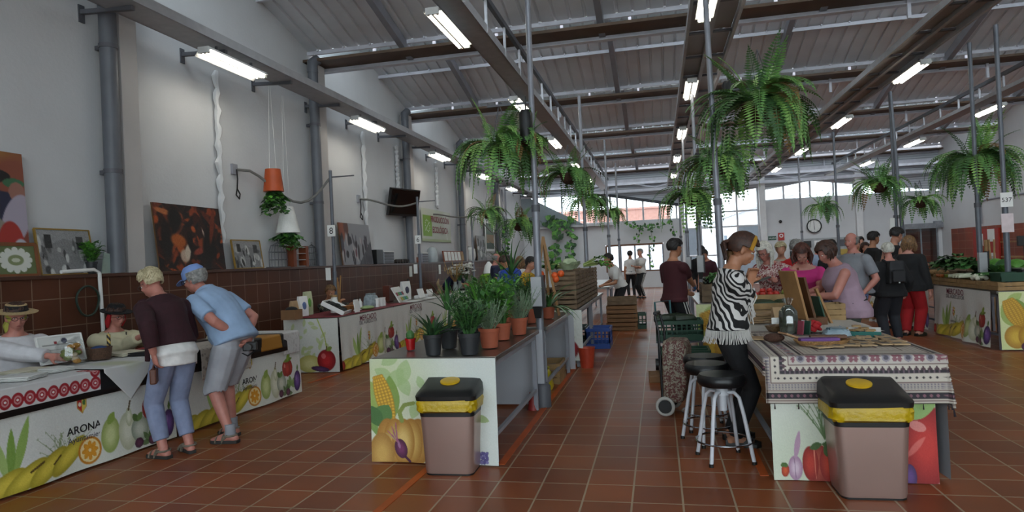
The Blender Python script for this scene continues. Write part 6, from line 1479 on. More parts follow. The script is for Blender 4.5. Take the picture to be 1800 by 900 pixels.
sack('white and yellow rubbish bag behind the orange bucket', (-1.28, 9.35, 0), .22, .25, .36, mat('pale_plastic_bag', '#a9a78f', .4), 4)
tag(MB().lathe([(.01, 0), (.06, 0), (.05, .03), (.03, .16), (.034, .17), (.01, .17)], 18).build('red_cone', mat('dull_red_plastic', '#8a2420', .5), None, loc=(-1.3, 6.46, .0)), 'red plastic cone standing by the foot of the nearest pole', 'cone')
# ---- right aisle: green crates, squash, trolley
plastic_crate('dark green crate on the floor under the higher green crate', (.26, 8.15, .075), .55, .42, .28, green_pl)
for i, (x, y) in enumerate([(.05, 8.05), (.32, 8.2)]): tag(MB().box((0, 0, .035), (.34, .42, .07)).box((0, .0, .072), (.3, .2, .004)).build('cardboard_box', card_m, None, smooth=False, bevel=.004, loc=(x-.06 if i == 0 else x+.02, y, .0), rz=.03), ['flat cardboard box left under the low green crate', 'flat cardboard box right under the low green crate'][i], 'box')
t = thing('hand_truck', 'low steel hand truck that carries the higher green crate', 'cart', (.22, 8.9, 0))
MB().box((0, 0, .36), (.6, .42, .02)).build('deck', steel_dark, t, smooth=False)
for sx in (-1, 1):
    for sy in (-1, 1): MB().box((sx*.27, sy*.18, .21), (.03, .03, .30)).build('leg', steel_dark, t, smooth=False)
    w_ = MB(); w_.tube([(sx*.30-.02, -.2, .075), (sx*.30+.02, -.2, .075)], .075, 18); w_.build('wheel', black_plastic, t)
MB().tube([(-.28, .2, .36), (-.30, .24, .85), (-.1, .24, .87), (-.08, .2, .36)], .014, 8).build('push_handle', mat('teal_tube', '#3c6468', .4), t)
plastic_crate('dark green crate of squash on the hand truck behind the trolley', (.22, 8.9, .375), .58, .42, .26, green_pl)
squash_m = mat('dark_squash_skin', '#1f2c1d', .4, var=.3, scale=20)
for i, (x, y, a) in enumerate([(.05, 8.85, .2), (.3, 8.82, .1), (.2, 9.0, -.2)]): tag(MB().tube([(-.15, 0, 0), (-.12, 0, .005), (0, 0, .01), (.11, 0, .005), (.15, 0, 0)], [.02, .06, .07, .06, .02], 14).build('squash', squash_m, None, loc=(x, y, .635), rz=a), 'dark green squash on top of the higher green crate', 'vegetable', 'dark squash on the higher green crate')
t = thing('shopping_trolley', 'patterned two wheeled shopping trolley with white tyres beside the bar stools', 'trolley', (.12, 6.35, 0), 1.35)
pat = two_tone('patchwork_trolley_bag', '#5a2a26', '#8f8a78', 'noise', 34, .6, .45, .6, 1.5)
MB().rings([[Vector((sx*w_/2, sy*d_/2+o_, z)) for sx, sy in ((-1, -1), (1, -1), (1, 1), (-1, 1))] for z, w_, d_, o_ in ((.12, .26, .16, .02), (.3, .30, .22, .0), (.62, .31, .22, -.01), (.70, .27, .18, 0))]).build('trolley_bag', pat, t, bevel=.02)
MB().tube([(-.12, .12, .1), (-.12, .13, .78), (-.11, .16, .92), (0, .17, .95), (.11, .16, .92), (.12, .13, .78), (.12, .12, .1)], .012, 8).build('handle_frame', black_plastic, t); MB().tube([(-.07, .165, .945), (.07, .165, .945)], .02, 10).build('grip', black_plastic, t)
for s in (-1, 1):
    tw = MB().tube([(s*.17+.015*math.cos(0), .09+.075*math.cos(a), .09+.075*math.sin(a)) for a in [2*PI*k/24 for k in range(24)]], .016, 8, close=True); w_ = tw.build('wheel', mat('white_tyre', '#b5b2ab', .6), t)
    h = MB().tube([(s*.17-.01, .09, .09), (s*.17+.01, .09, .09)], .06, 16); h.build('hub', black_plastic, w_)
MB().tube([(-.17, .09, .09), (.17, .09, .09)], .008, 6).build('axle', steel_grey, t)
# ---- bar stools
white_tube = mat('white_stool_tube', '#c4c6cc', .35, var=.05); vinyl = mat('black_vinyl', '#131416', .35, var=.2, scale=20); chrome = mat('chrome_ring', '#b9bcc2', .12, metal=1, var=.05)
def stool():
    t = thing('bar_stool', '', 'stool')
    MB().lathe([(.01, .575), (.155, .575), (.172, .60), (.172, .635), (.155, .66), (.01, .665)], 32).build('seat', vinyl, t); MB().lathe([(.05, .50), (.04, .575), (.01, .575)], 16).lathe([(.03, .38), (.03, .52)], 12).build('swivel_post', white_tube, t)
    for k in range(4):
        a = PI/4+k*PI/2; c_, s_ = math.cos(a), math.sin(a)
        MB().tube([(.02*c_, .02*s_, .52), (.09*c_, .09*s_, .525), (.125*c_, .125*s_, .49), (.155*c_, .155*s_, .36), (.215*c_, .215*s_, .012)], .014, 10).build('leg', white_tube, t); MB().lathe([(.017, 0), (.017, .025)], 10, c=(.2165*c_, .2165*s_, 0)).build('rubber_foot', black_plastic, t)
    MB().tube([(.198*math.cos(a), .198*math.sin(a), .155) for a in [2*PI*k/40 for k in range(40)]], .008, 8, close=True).build('foot_ring', chrome, t); return t
s0 = stool()
for i, (q, rz, lab) in enumerate([((1284, 808), .25, 'nearest of the three white legged bar stools'), ((1256, 775), .5, 'middle one of the three white legged bar stools'), ((1250, 752), .1, 'farthest of the three white legged bar stools')]):
    p = atz(*q, 0); o = s0 if i == 0 else dup(s0); o.location = (p.x-.035, p.y, 0); o.rotation_euler.z = rz; o.scale = (1, 1, .94); tag(o, lab, group='bar stools beside the patterned table')
# ---- pedal bins
bin_m = mat('rose_metal_bin', '#a88d84', .3, metal=.55, var=.05, scale=2)
def bin_(label, x, y, rz, s=1.0):
    t = thing('waste_bin', label, 'bin', (x, y, 0), rz); W_, D_, H_ = .39*s, .30*s, .42*s
    def rr(w, d, z, r=.05, n=5): return [Vector((sx*(w/2-r)+r*math.cos(a0+PI/2*k/n), sy*(d/2-r)+r*math.sin(a0+PI/2*k/n), z)) for sx, sy, a0 in ((1, 1, 0), (-1, 1, PI/2), (-1, -1, PI), (1, -1, 3*PI/2)) for k in range(n+1)]
    MB().rings([rr(W_*.90, D_*.9, .012), rr(W_*.92, D_*.92, .03), rr(W_*1.02, D_*1.0, H_)]).build('bin_body', bin_m, t); MB().rings([rr(W_*.9, D_*.9, 0), rr(W_*.9, D_*.9, .014)]).build('bin_foot', black_plastic, t)
    MB().rings([rr(W_*1.03, D_*1.02, H_-.001), rr(W_*1.05, D_*1.03, H_+.05)]).build('bin_rim', black_plastic, t)
    r = random.Random(3); g = []
    for j, (z, k) in enumerate(((.03, 1.06), (.045, 1.14), (.07, 1.13), (.09, 1.15), (.115, 1.12), (.13, 1.06))): g.append([p+Vector((p.x, p.y, 0)).normalized()*r.uniform(-.008, .008) +Vector((0, 0, r.uniform(-.006, .006))) for p in rr(W_*k, D_*k*1.02, H_+z, .07, 7)])
    MB().rings(g).build('bin_liner', yel_pl, t)
    up = lambda p, k: p+Vector((0, .01*k, k*(.008+.26*(p.y+D_*.5))))
    lid = MB().rings([rr(W_*1.14, D_*1.12, H_+.115), rr(W_*1.16, D_*1.14, H_+.145), [up(p, .75) for p in rr(W_*1.13, D_*1.10, H_+.150)], [up(p, 1) for p in rr(W_*1.04, D_*1.0, H_+.158)], [up(p, 1) for p in rr(W_*.8, D_*.7, H_+.162)]]).build('lid', black_plastic, t)
    d = MB(); d.x = Matrix.Translation((-.01, .035, H_+.170+.26*(.035+D_*.5))) @ Matrix.Rotation(math.atan(.26), 4, 'X'); d.lathe([(.064, -.01), (.064, .006), (.055, .009), (.01, .009)], 24, sx=1.15); d.build('yellow_disc', mat('yellow_lid_disc', '#c9a016', .4), lid)
    return t
p = (atz(741, 838)+atz(834, 835))/2; bin_('rose metal pedal bin with yellow liner in front of the corn banner', p.x, p.y+.14, .03, 1.0)
p = (atz(1474, 878)+atz(1604, 880))/2; bin_('rose metal pedal bin with yellow liner in front of the tomato banner', p.x, p.y+.135, .03, 1.03)

# ---- lace table things
TZ = .79
t = thing('glass_jar', 'big glass jar filled with coloured knick-knacks on the lace table', 'jar', (-4.93, 4.62, .79))
MB().lathe([(.01, 0), (.105, 0), (.11, .02), (.11, .16), (.09, .2), (.07, .215), (.07, .235)], 22, cap=False).build('jar_glass', thin_glass('jar_glass_clear', (.96, .97, .97), .12), t); f_ = MB(); r = random.Random(2)
for k in range(22): a = r.uniform(0, 6.3); f_.ball((r.uniform(0, .07)*math.cos(a), r.uniform(0, .07)*math.sin(a), .03+.006*k), (.035, .03, .022), 8, 6, r.randrange(4))
f_.build('jar_filling', [mat('ochre_yarn', '#a8762a', .9), mat('brown_yarn', '#5c3522', .9), mat('pale_yarn', '#b5a68c', .9), mat('green_yarn', '#6d7a3c', .9)], t)
t = thing('wicker_basket', 'small wicker basket with blue lining right of the glass jar', 'basket', (-4.95, 4.93, .79)); wick = mat('dark_wicker', '#5a4030', .8, var=.3, scale=60, bump=.6, bscale=90)
MB().lathe([(.01, 0), (.09, 0), (.105, .1), (.108, .105), (.095, .1), (.085, .015)], 20).build('basket_body', wick, t); MB().ball((0, 0, .085), (.07, .07, .035), 12, 8).build('basket_filling', mat('blue_cloth', '#2f4470', .9), t)
tag(MB().lathe([(.016, 0), (.016, .20), (.004, .21), (.003, .225)], 14).build('candle', two_tone('gold_black_spiral', '#1b1714', '#c9ab5e', 'wave', 11, .4, .45, .55, 0, 'DIAGONAL'), None, loc=(-4.99, 5.08, .79)), 'tall gold and black spiral candle behind the wicker basket', 'candle')
def sheet_frame(name, label, art, y0, y1, z0, z1, x, tilt=.12, fw=.02, fm=None, cat='picture', depth=.015, rot=0.0):
    """picture standing on the ledge, leaning back on the wall"""
    t = thing(name, label, cat, (x, (y0+y1)/2, z0), rot); w, h = y1-y0, z1-z0; lean = h*tilt
    painted('picture', art, lambda u, v: Vector((.011-lean*(1-v), (u-.5)*w, h*(1-v)+.002)), t)
    b = MB(); b.add([(-.0-lean, -w/2, h), (-lean, w/2, h), (0, w/2, 0), (0, -w/2, 0), (-.012-lean, -w/2, h), (-.012-lean, w/2, h), (-.012, w/2, 0), (-.012, -w/2, 0)], [(0, 1, 2, 3), (7, 6, 5, 4), (0, 4, 5, 1), (1, 5, 6, 2), (2, 6, 7, 3), (3, 7, 4, 0)]); b.build('backboard', card_m, t, smooth=False)
    if fm:
        f = MB(); P = lambda u, v: Vector((.008-lean*(1-v), (u-.5)*w, h*(1-v)+.004))
        for a, c in (((0, 0), (1, 0)), ((1, 0), (1, 1)), ((1, 1), (0, 1)), ((0, 1), (0, 0))): f.bar(P(*a), P(*c), fw, .022, up=(1, 0, 0))
        f.build('picture_frame', fm, t, smooth=False)
    return t
A = Art(60, 40, '#cfcfcb'); A.ell(.9, .2, .1, .1, '#3a3f58'); A.ell(.6, .25, .06, .05, '#8d2a30'); A.rect(.15, .3, 1.3, .34, '#8d8d8a'); A.rect(.15, .5, 1.2, .53, '#9a9a96')
sheet_frame('white_sign_board', 'white board leaning behind the glass jar', A, 4.58, 4.95, .79, 1.02, -5.16, .35, .012, label_white, 'sign', rot=-.25)

# ---- second left stall goods (x about -5)
SZ = .803
red_cl = Art(30, 30, '#7a1f2c'); o = painted('red_tablecloth', red_cl, lambda u, v: Vector((u*.85-.425, v*3.0, 0)), solid=.002); o.location = (-5.02, 8.72, .803); tag(o, 'dark red cloth lying on the nearest second stall table', 'tablecloth')
def sx(x, y, X=-4.95, z=None): p = atx(x, y, X); return (p.x, p.y, SZ+.004)
t = thing('cardboard_box', 'open cardboard box at the front corner of the second left stall', 'box', sx(513, 556, -5.18)); b = MB()
for s in (-1, 1): b.box((s*.11, 0, .07), (.006, .2, .14)).box((0, s*.1, .07), (.22, .006, .14))
b.box((0, 0, .004), (.22, .2, .008)); b.build('box_body', card_m, t, smooth=False); MB().ball((0, 0, .14), (.09, .08, .045), 12, 8).build('dark_contents', black_cloth, t)
def tote(label, loc, w, h, m, rz=0, spots=None, d=.05):
    t = thing('paper_bag', label, 'bag', loc, rz); MB().rings([[Vector((sx_*w/2*k, sy_*d*k2, z)) for sx_, sy_ in ((-1, -1), (1, -1), (1, 1), (-1, 1))] for z, k, k2 in ((0, .9, 1), (h*.5, 1, .9), (h, 1.05, .3))]).build('bag_body', m, t, smooth=False)
    if spots: MB().ball((0, -d*.8, h*.5), (w*.28, .012, h*.22), 10, 6).build('bag_print', spots, t)
    return t
tote('white paper bag with blue print at the back of the second left stall', (-5.3, 8.98, SZ+.01), .16, .30, label_white, 1.3, mat('blue_print', '#5d6f9a', .7)); tote('pale green printed paper bag behind the blue printed one', (-5.34, 9.2, SZ+.01), .15, .36, mat('pale_green_paper', '#b5bb96', .7), 1.4, P2); tote('brown kraft bag behind the white printed bag', (-5.36, 8.84, SZ+.01), .14, .24, kraft, 1.5)
t = thing('display_tray', 'tilted white tray of dark goods at the front of the second left stall', 'tray', (-4.93, 9.25, SZ+.01), .25); b = MB(); b.x = Matrix.Rotation(.5, 4, 'Y') @ Matrix.Translation((0, 0, .09))
b.box((0, 0, 0), (.36, .58, .015))
for s in (-1, 1): b.box((s*.18, 0, .03), (.012, .58, .06)).box((0, s*.29, .03), (.36, .012, .06))
b.build('tray_body', label_white, t, smooth=False); b = MB(); b.x = Matrix.Rotation(.5, 4, 'Y') @ Matrix.Translation((0, 0, .09)); r = random.Random(6)
for k in range(26): b.ball((r.uniform(-.14, .14), r.uniform(-.24, .24), .03), (.05, .05, .02), 8, 5)
b.build('dark_pouches', mat('black_pouch_fabric', '#1a1f1d', .8), t)
def bottle(label, loc, r_, h, bm, cm, name='bottle', cat='bottle', group=None, neck=.35):
    t = thing(name, label, cat, loc, 0, group); MB().lathe([(.01, 0), (r_, 0), (r_*1.03, h*.1), (r_, h*.6), (r_*neck, h*.78), (r_*neck, h*.9)], 16).build('bottle_body', bm, t); MB().lathe([(r_*neck*1.1, h*.88), (r_*neck*1.1, h), (.004, h)], 12).build('bottle_cap', cm, t); return t
bottle('white container with wooden sticks behind the dark goods tray', sx(588, 545, -5.1), .06, .28, label_white, slat_l, 'container', 'container', neck=.8)
st = MB(); r = random.Random(8)
for k in range(5): st.bar((0, 0, 0), (r.uniform(-.08, .08), r.uniform(-.1, .1), r.uniform(.45, .65)), .022, .006)
o = st.build('wooden_sticks', wood, None, smooth=False, loc=(-5.2, 9.95, SZ+.01)); tag(o, 'bundle of wooden slats standing near pole number 8', 'sticks')
for i, (q, lab) in enumerate([((624, 530), 'white bottle with dark cap, nearest of the second stall bottles'), ((633, 528), 'white bottle with dark cap just behind the nearest white bottle')]): bottle(lab, sx(*q, -4.85), .035, .21, label_white, black_plastic)
tag(MB().box((0, 0, .10), (.012, .16, .20), ry=-.12).build('price_sign', label_white, None, smooth=False, loc=sx(627, 545, -4.68)), 'white price sign standing at the front of the second left stall', 'sign')
t = thing('wooden_bowl', 'orange brown wooden bowl beside the white price sign', 'bowl', sx(612, 548, -4.85)); MB().lathe([(.01, 0), (.05, 0), (.13, .07), (.15, .11), (.14, .11), (.05, .015)], 24).build('bowl_body', mat('orange_brown_wood', '#8d5a30', .4, var=.2), t)
sack('clear plastic bag of goods on the second left stall', sx(652, 530, -4.95), .22, .3, .24, mat('grey_plastic_film', '#8d9aa0', .25, var=.25, scale=20), 9); tag(MB().ball((0, 0, .03), (.12, .16, .035), 14, 8).build('green_soap_pile', mat('pale_green_soap', '#8fa672', .6, var=.2, scale=20), None, loc=sx(645, 538, -4.78)), 'pale green cloth lying before the clear plastic bag', 'cloth')
for i, q in enumerate([(662, 527), (668, 522), (673, 530)]): bottle(['white jar right of the clear plastic bag', 'white jar behind the two front jars of the second stall', 'white jar at the foot of the card rack'][i], sx(*q, -4.85), .05, .15, label_white, label_white, 'jar', 'jar', neck=.9)
t = thing('card_rack', 'white rack of small coloured cards on the left stall row', 'rack', (-5.0, 12.05, SZ), .15); MB().box((0, 0, .14), (.02, .62, .34), ry=-.5).build('rack_board', label_white, t, smooth=False); r = random.Random(4); b = MB()
for i in range(4):
    for j in range(3): b.box((.028+.165-.165*0-.09*j*1.0-.09, -.22+.147*i, .07+.09*j+.0), (.012, .09, .07), r.randrange(4), ry=-.5)
b.build('cards', [mat('teal_card', '#2f7f8a', .6), mat('ochre_card', '#b59a4a', .6), mat('wine_card', '#8d3a4a', .6), mat('green_card', '#5a8a4a', .6)], t, smooth=False)
tag(MB().box((0, 0, .16), (.14, .2, .32)).build('brown_case', mat('red_brown_case', '#5d2a1c', .5), None, smooth=False, bevel=.006, loc=(-5.3, 12.2, SZ)), 'red brown upright case behind the card rack', 'case')
tote('white tote bag with dark print behind the card rack', (-5.15, 12.75, SZ), .30, .38, label_white, 1.4, mat('dark_print', '#4a4a5c', .7)); bottle('tall black bottle behind the white tote bag', (-5.3, 13.3, SZ), .045, .42, black_plastic, black_plastic)
for i, (y, lab) in enumerate([(13.2, 'white card easel right of the tote bag'), (13.75, 'low white display box with a print')]): tag(MB().box((0, 0, .1), (.03, .3, .2 if i == 0 else .12), ry=-.3).box((-.05, 0, .03), (.1, .3, .06)).build('card_stand', label_white, None, smooth=False, loc=(-4.98, y, SZ)), lab, 'stand')
for i, (y, x) in enumerate([(12.1, -4.72), (12.6, -4.75), (13.1, -4.72), (13.6, -4.76), (14.1, -4.74), (14.6, -4.78), (15.2, -4.76), (15.7, -4.9)]): tag(MB().box((0, 0, .004), (.24, .36, .008)).build('paper_sheets', [label_white, mat('pale_paper', '#b7b5ae', .7)][i % 2], None, smooth=False, loc=(x, y, SZ), rz=.1*(-1)**i), 'flat pile of pale paper sheets along the front of the left stall row', 'paper', 'paper piles on the left stall row')
t = thing('driftwood_figure', 'pale driftwood figure beside pole number 6', 'figurine', (-5.1, 14.7, SZ)); b = MB(); b.tube([(0, 0, 0), (.02, .03, .12), (-.02, 0, .25), (.0, .04, .36)], [.07, .05, .04, .015], 8); b.tube([(0, 0, .14), (.06, .1, .2)], [.03, .01], 6); b.build('driftwood', mat('driftwood', '#8a7358', .85, var=.3), t)
def flowers(label, loc, kind, seed):
    r = random.Random(seed); t = thing('vase_of_flowers', label, 'flowers', loc); MB().lathe([(.01, 0), (.06, 0), (.07, .1), (.04, .2), (.055, .24)], 16).build('vase', mat('grey_glass_vase', '#8a938f', .15), t); m = MB(); b = MB()
    for k in range(26):
        a = r.uniform(0, 6.3); q = r.uniform(.05, .26); tip = Vector((q*math.cos(a), q*math.sin(a), r.uniform(.42, .68))); m.tube([(0, 0, .2), tip*.6+Vector((0, 0, .1)), tip], .004, 4)
        if kind == 'dry': b.tube([tip, tip+Vector((.02*math.cos(a), .02*math.sin(a), .12))], [.014, .003], 5)
        else:
            for j in range(6): e = 2*PI*j/6; b.ball(tip+Vector((.04*math.cos(e), .04*math.sin(e), r.uniform(-.02, .02))), (.035, .03, .014), 6, 4)
    m.build('stems', GB if kind == 'dry' else P1, t); b.build('blossoms', mat('dry_grass_plume', '#a88a58', .9) if kind == 'dry' else mat('white_blossom', '#d3d3cd', .7), t); return t
flowers('vase of dry golden grasses on the left stall row', (-5.1, 16.0, SZ), 'dry', 1); flowers('white flowers near the person in navy bending over', (-5.2, 16.7, SZ), 'w', 2); flowers('white flowers farther back behind the person in navy', (-5.3, 17.7, SZ), 'w', 3)
for i, (x, y) in enumerate([(-4.82, 16.4), (-4.85, 16.85), (-5.1, 16.3), (-5.15, 15.2)]): tag(MB().box((0, 0, .02), (.3, .4, .04)).box((0, 0, .045), (.26, .36, .01)).build('flat_tray', [black_plastic, mat('brown_tray', '#5a3524', .6)][i % 2], None, smooth=False, loc=(x, y, SZ)), ['black tray at the front of the last left stall table', 'brown tray at the far corner of the last left stall table', 'black tray behind the front black tray', 'brown tray behind the driftwood figure'][i], 'tray')
t = thing('lamp_shade_cone', 'white cone above a bright green cushion beyond the left stalls', 'ornament', (-4.85, 18.5, .8)); MB().lathe([(.26, .12), (.28, .3), (.2, .36), (.01, .38)], 20).build('green_cushion', mat('lime_green_cloth', '#6f9a22', .8), t); MB().lathe([(.17, .38), (.12, .6), (.03, .72), (.01, .72)], 18).build('white_cone', label_white, t); MB().box((0, 0, .06), (.5, .5, .12)).build('cushion_base', slat_m, t, smooth=False)
table('small table beyond the last left stall that carries the green cushion', -5.35, -4.5, 17.9, 19.4)

# ---- patterned table things
RZ = .808
def rp(x, y, z=RZ): p = atz(x, y, z); return Vector((p.x, p.y, z))
for i in range(4): tag(MB().box((0, 0, .012), (.34, .26, .022)).build('paper_bag_bundle', kraft, None, smooth=False, bevel=.006, loc=(.98+.02*(i % 2), 6.62, RZ+.0235*i), rz=.12*(i-1)), 'flat bundle of kraft paper bags at the back left of the patterned table', 'bag', 'flat kraft bags on the patterned table')
tote('upright kraft bag with a maroon label beside the flat paper bags', (1.08, 6.28, RZ), .20, .17, kraft, .1, mat('maroon_label', '#5a2028', .7), .06)
t = thing('glass_bowl', 'glass bowl of brown grain in front of the kraft bag', 'bowl', rp(1362, 583)); MB().lathe([(.01, 0), (.05, 0), (.085, .05), (.09, .09)], 20, cap=False).build('bowl_glass', thin_glass('bowl_glass', (.95, .96, .95), .12), t); MB().lathe([(.01, .005), (.05, .006), (.078, .05), (.01, .058)], 18).build('grain', mat('brown_grain', '#7d5c38', .9, bump=.5), t); MB().box((0, -.085, .10), (.07, .004, .05)).build('bowl_label', label_white, t, smooth=False)
t = thing('cellophane_bag', 'clear bag of dark herbs tied at the top on the patterned table', 'bag', rp(1387, 586)); MB().lathe([(.01, 0), (.065, 0), (.075, .06), (.07, .18), (.03, .23)], 14).build('herb_filling', mat('dark_dried_herb', '#2f3a2c', .7, var=.5, scale=30), t); MB().lathe([(.068, 0), (.078, .06), (.073, .18), (.025, .235), (.05, .29)], 14, cap=False).build('clear_wrap', thin_glass('cellophane', (.93, .95, .95), .22), t)
t = thing('wooden_book_stand', 'tall wooden stand with tilted boards on the patterned table', 'stand', rp(1422, 572), .35); dkw = mat('dark_stand_wood', '#5e3c22', .5, var=.25, scale=8); b = MB()
for k, (x, h) in enumerate(((-.13, .50), (-.05, .44))): MB().box((x, 0, h/2), (.02, .26, h), ry=-.22).build('board', wood if k == 0 else dkw, t, smooth=False)
MB().box((0, 0, .04), (.2, .26, .08)).build('stand_base', dkw, t, smooth=False, bevel=.005); MB().box((.10, 0, .14), (.012, .12, .24), ry=-.25).build('green_card', mat('green_booklet', '#2a4a3c', .5), t, smooth=False); MB().box((.15, 0, .16), (.02, .03, .36), ry=-.4).build('slat', wood, t, smooth=False)
crate('pale slatted crate behind the wooden stand on the patterned table', (1.50, 6.72, RZ), .34, .22, .16, slat_l, 3)
for i, (x, y) in enumerate([(1408, 588), (1414, 587), (1420, 588)]): tag(MB().box((0, 0, .055), (.012, .06, .11), ry=.15).build('small_card', [mat('wine_card', '#8d3a4a'), label_white, mat('green_booklet', '#2a4a3c')][i], None, smooth=False, loc=rp(x, y), rz=.5), ['small wine red card standing right of the herb bag', 'small white card standing right of the herb bag', 'small dark green card standing right of the herb bag'][i], 'card')
m = MB(); r = random.Random(1)
for k in range(9): a = 2*PI*k/9; m.ball((.03*math.cos(a), .03*math.sin(a), .04+.02*(k % 3)), (.032, .026, .016), 8, 6, rot=(a, .5, 0))
tag(m.build('red_flower', mat('red_felt_flower', '#a5141a', .7), None, loc=rp(1432, 586)), 'red felt flower in front of the wooden stand', 'ornament')
t = thing('wicker_tray', 'oval wicker tray with a purple packet on the patterned cloth', 'basket', rp(1445, 606), .12); pw = mat('straw_wicker', '#a87f50', .8, var=.3, scale=50, bump=.8, bscale=80)
MB().lathe([(.01, 0), (.15, 0), (.19, .035), (.195, .04), (.15, .012), (.01, .01)], 32, sy=.62).build('tray_body', pw, t); MB().box((-.02, .0, .035), (.26, .09, .03), rz=-.1).build('purple_packet', mat('purple_packet', '#6a3f85', .5), t, smooth=False, bevel=.006); MB().box((.06, .05, .05), (.24, .06, .02), rz=-.12).build('brown_lid', dkw, t, smooth=False)
t = thing('woven_mat', 'small woven basket lid leaning on the oval wicker tray', 'basket', rp(1393, 603)+Vector((0, 0, .03)), .3); MB().box((0, 0, .02), (.16, .13, .015), ry=.35).build('woven_panel', two_tone('woven_cane', '#7a4a30', '#c0a078', 'wave', 60, .8), t, smooth=False, bevel=.004)
tag(MB().ball((0, 0, .035), (.075, .045, .035), 16, 10).build('coconut_brush', mat('brown_coconut', '#4a2f22', .9, bump=.6, bscale=120), None, loc=rp(1361, 602)), 'brown oval coconut brush at the left edge of the patterned cloth', 'brush')
tag(MB().box((0, 0, .006), (.22, .16, .01)).build('kraft_envelope', kraft, None, smooth=False, loc=rp(1345, 596), rz=-.3), 'kraft envelope lying left of the coconut brush', 'envelope')
sack('crumpled pale blue plastic bag beside the teal edged tray', rp(1470, 592), .2, .16, .07, mat('pale_blue_film', '#8496a0', .3, var=.2, scale=12), 5, n=22)
t = thing('display_tray', 'shallow white tray edged in teal on the patterned table', 'tray', rp(1505, 588), -.28); MB().box((0, 0, .02), (.34, .26, .015), rx=.12).build('tray_body', label_white, t, smooth=False); MB().box((0, -.135, .018), (.34, .02, .04)).build('teal_edge', mat('teal_trim', '#0f5a52', .6), t, smooth=False)
r = random.Random(9)
for k in range(7): MB().box((r.uniform(-.13, .13), r.uniform(-.08, .1), .036+.012*k*.3), (.06, .05, .012), rz=r.uniform(-1, 1)).build('wooden_piece', slat_l, t, smooth=False)
o = painted('lace_cloth', lace(60, 50, '#c3bdb4', 9, '#a59c92'), lambda u, v: Vector(((u-.5)*.55, (v-.5)*.95, .006*math.sin(12*u)*math.sin(9*v)))); o.location = (1.44, 6.15, RZ+.008); tag(o, 'cream lace cloth at the right back of the patterned table', 'cloth')
r = random.Random(11); sach = mat('kraft_sachet', '#b09470', .8, var=.15)
for k in range(24):
    i, j = k % 6, k//6; x = 1.06+.105*i+r.uniform(-.015, .015); y = 4.86+.13*j+r.uniform(-.02, .02)+.02*i
    t = thing('seed_sachet', 'kraft seed sachet with small print, spread at the right of the patterned cloth', 'sachet', (x, y, RZ+.004+.0018*(k % 3)), r.uniform(-.35, .35), 'kraft sachets on the patterned cloth')
    MB().box((0, 0, .004), (.10, .14, .006)).build('sachet_body', sach, t, smooth=False); MB().box((r.uniform(-.01, .01), .01, .0075), (.05, .045, .0012)).build('sachet_print', mat('grey_sachet_print', '#5a5652', .7), t, smooth=False)
# ---- produce crates behind
crate('crate of tomatoes and peppers before the woman in the floral blouse', (1.28, 7.95, .803), .62, .40, .20, slat_l, 2); crate('crate of cucumbers in front of the tomato crate', (1.2, 7.45, .803), .62, .40, .14, slat_l, 2)
tom = mat('tomato_red', '#a8251a', .35, var=.1); yel = mat('pale_pepper_green', '#8c9a3a', .4, var=.1); cuc = mat('cucumber_green', '#24381f', .45, var=.3, scale=20)
r = random.Random(3)
def fruit(label, group, m, loc, rad, name, sq=.9):
    o = MB().lathe([(.005, -rad*sq), (rad*.6, -rad*sq*.85), (rad, 0), (rad*.75, rad*sq*.7), (rad*.2, rad*sq*.82), (.004, rad*sq*.7)], 14).build(name, m, None, loc=loc, rz=r.uniform(0, 6)); return tag(o, label, 'vegetable', group)
for k in range(12): fruit('red tomato heaped at the left of the tomato crate', 'tomatoes in the crate', tom, (1.06+.075*(k % 4)+r.uniform(-.008, .008), 7.84+.08*(k//4), 1.0+(.035 if k in (5, 6) else 0)), .036, 'tomato', .85)
for k in range(6): fruit('pale green pepper at the right of the tomato crate', 'green peppers in the crate', yel, (1.40+.08*(k % 2), 7.82+.09*(k//2), 1.0), .045, 'pepper', 1.1)
tag(MB().box((1.28, 7.95, .885), (.60, .38, .16)).build('crate_filling', slat_m, None, smooth=False), 'paper lining filling the tomato crate', 'lining')
for k in range(14): tag(MB().tube([(-.13, 0, 0), (-.10, 0, .002), (0, 0, .006), (.1, 0, .002), (.13, 0, 0)], [.008, .022, .026, .022, .008], 10).build('cucumber', cuc, None, loc=(1.07+.27*(k % 2), 7.32+.045*(k//2), .93+.0*k), rz=r.uniform(-.1, .1)), 'dark green cucumber lying in the cucumber crate', 'vegetable', 'cucumbers in the crate')
tag(MB().box((1.2, 7.45, .855), (.6, .38, .09)).build('crate_lining', slat_m, None, smooth=False), 'paper lining under the cucumbers', 'lining')
crate('slatted crate of courgettes on the squash table beside the maroon polo', (.82, 9.75, .803), .5, .60, .26, slat_m, 3); tag(MB().box((.82, 9.75, .93), (.48, .58, .22)).build('crate_lining', slat_m, None, smooth=False), 'lining filling the courgette crate', 'lining')
for k in range(16): tag(MB().tube([(0, -.14, 0), (0, -.1, 0), (0, .08, .0), (0, .13, 0), (0, .16, .0)], [.012, .03, .026, .02, .014], 10).build('courgette', squash_m, None, loc=(.63+.055*(k % 8), 9.72, 1.075+.05*(k//8)), rz=r.uniform(-.06, .06)), 'dark green courgette heaped on the squash table crate', 'vegetable', 'courgettes beside the maroon polo')
leafy('herb_bunch', 'green spring onion tops hanging over the courgette crate', (.80, 9.42, 1.07), 14, .3, .006, P1, P1, 3.0, 5)
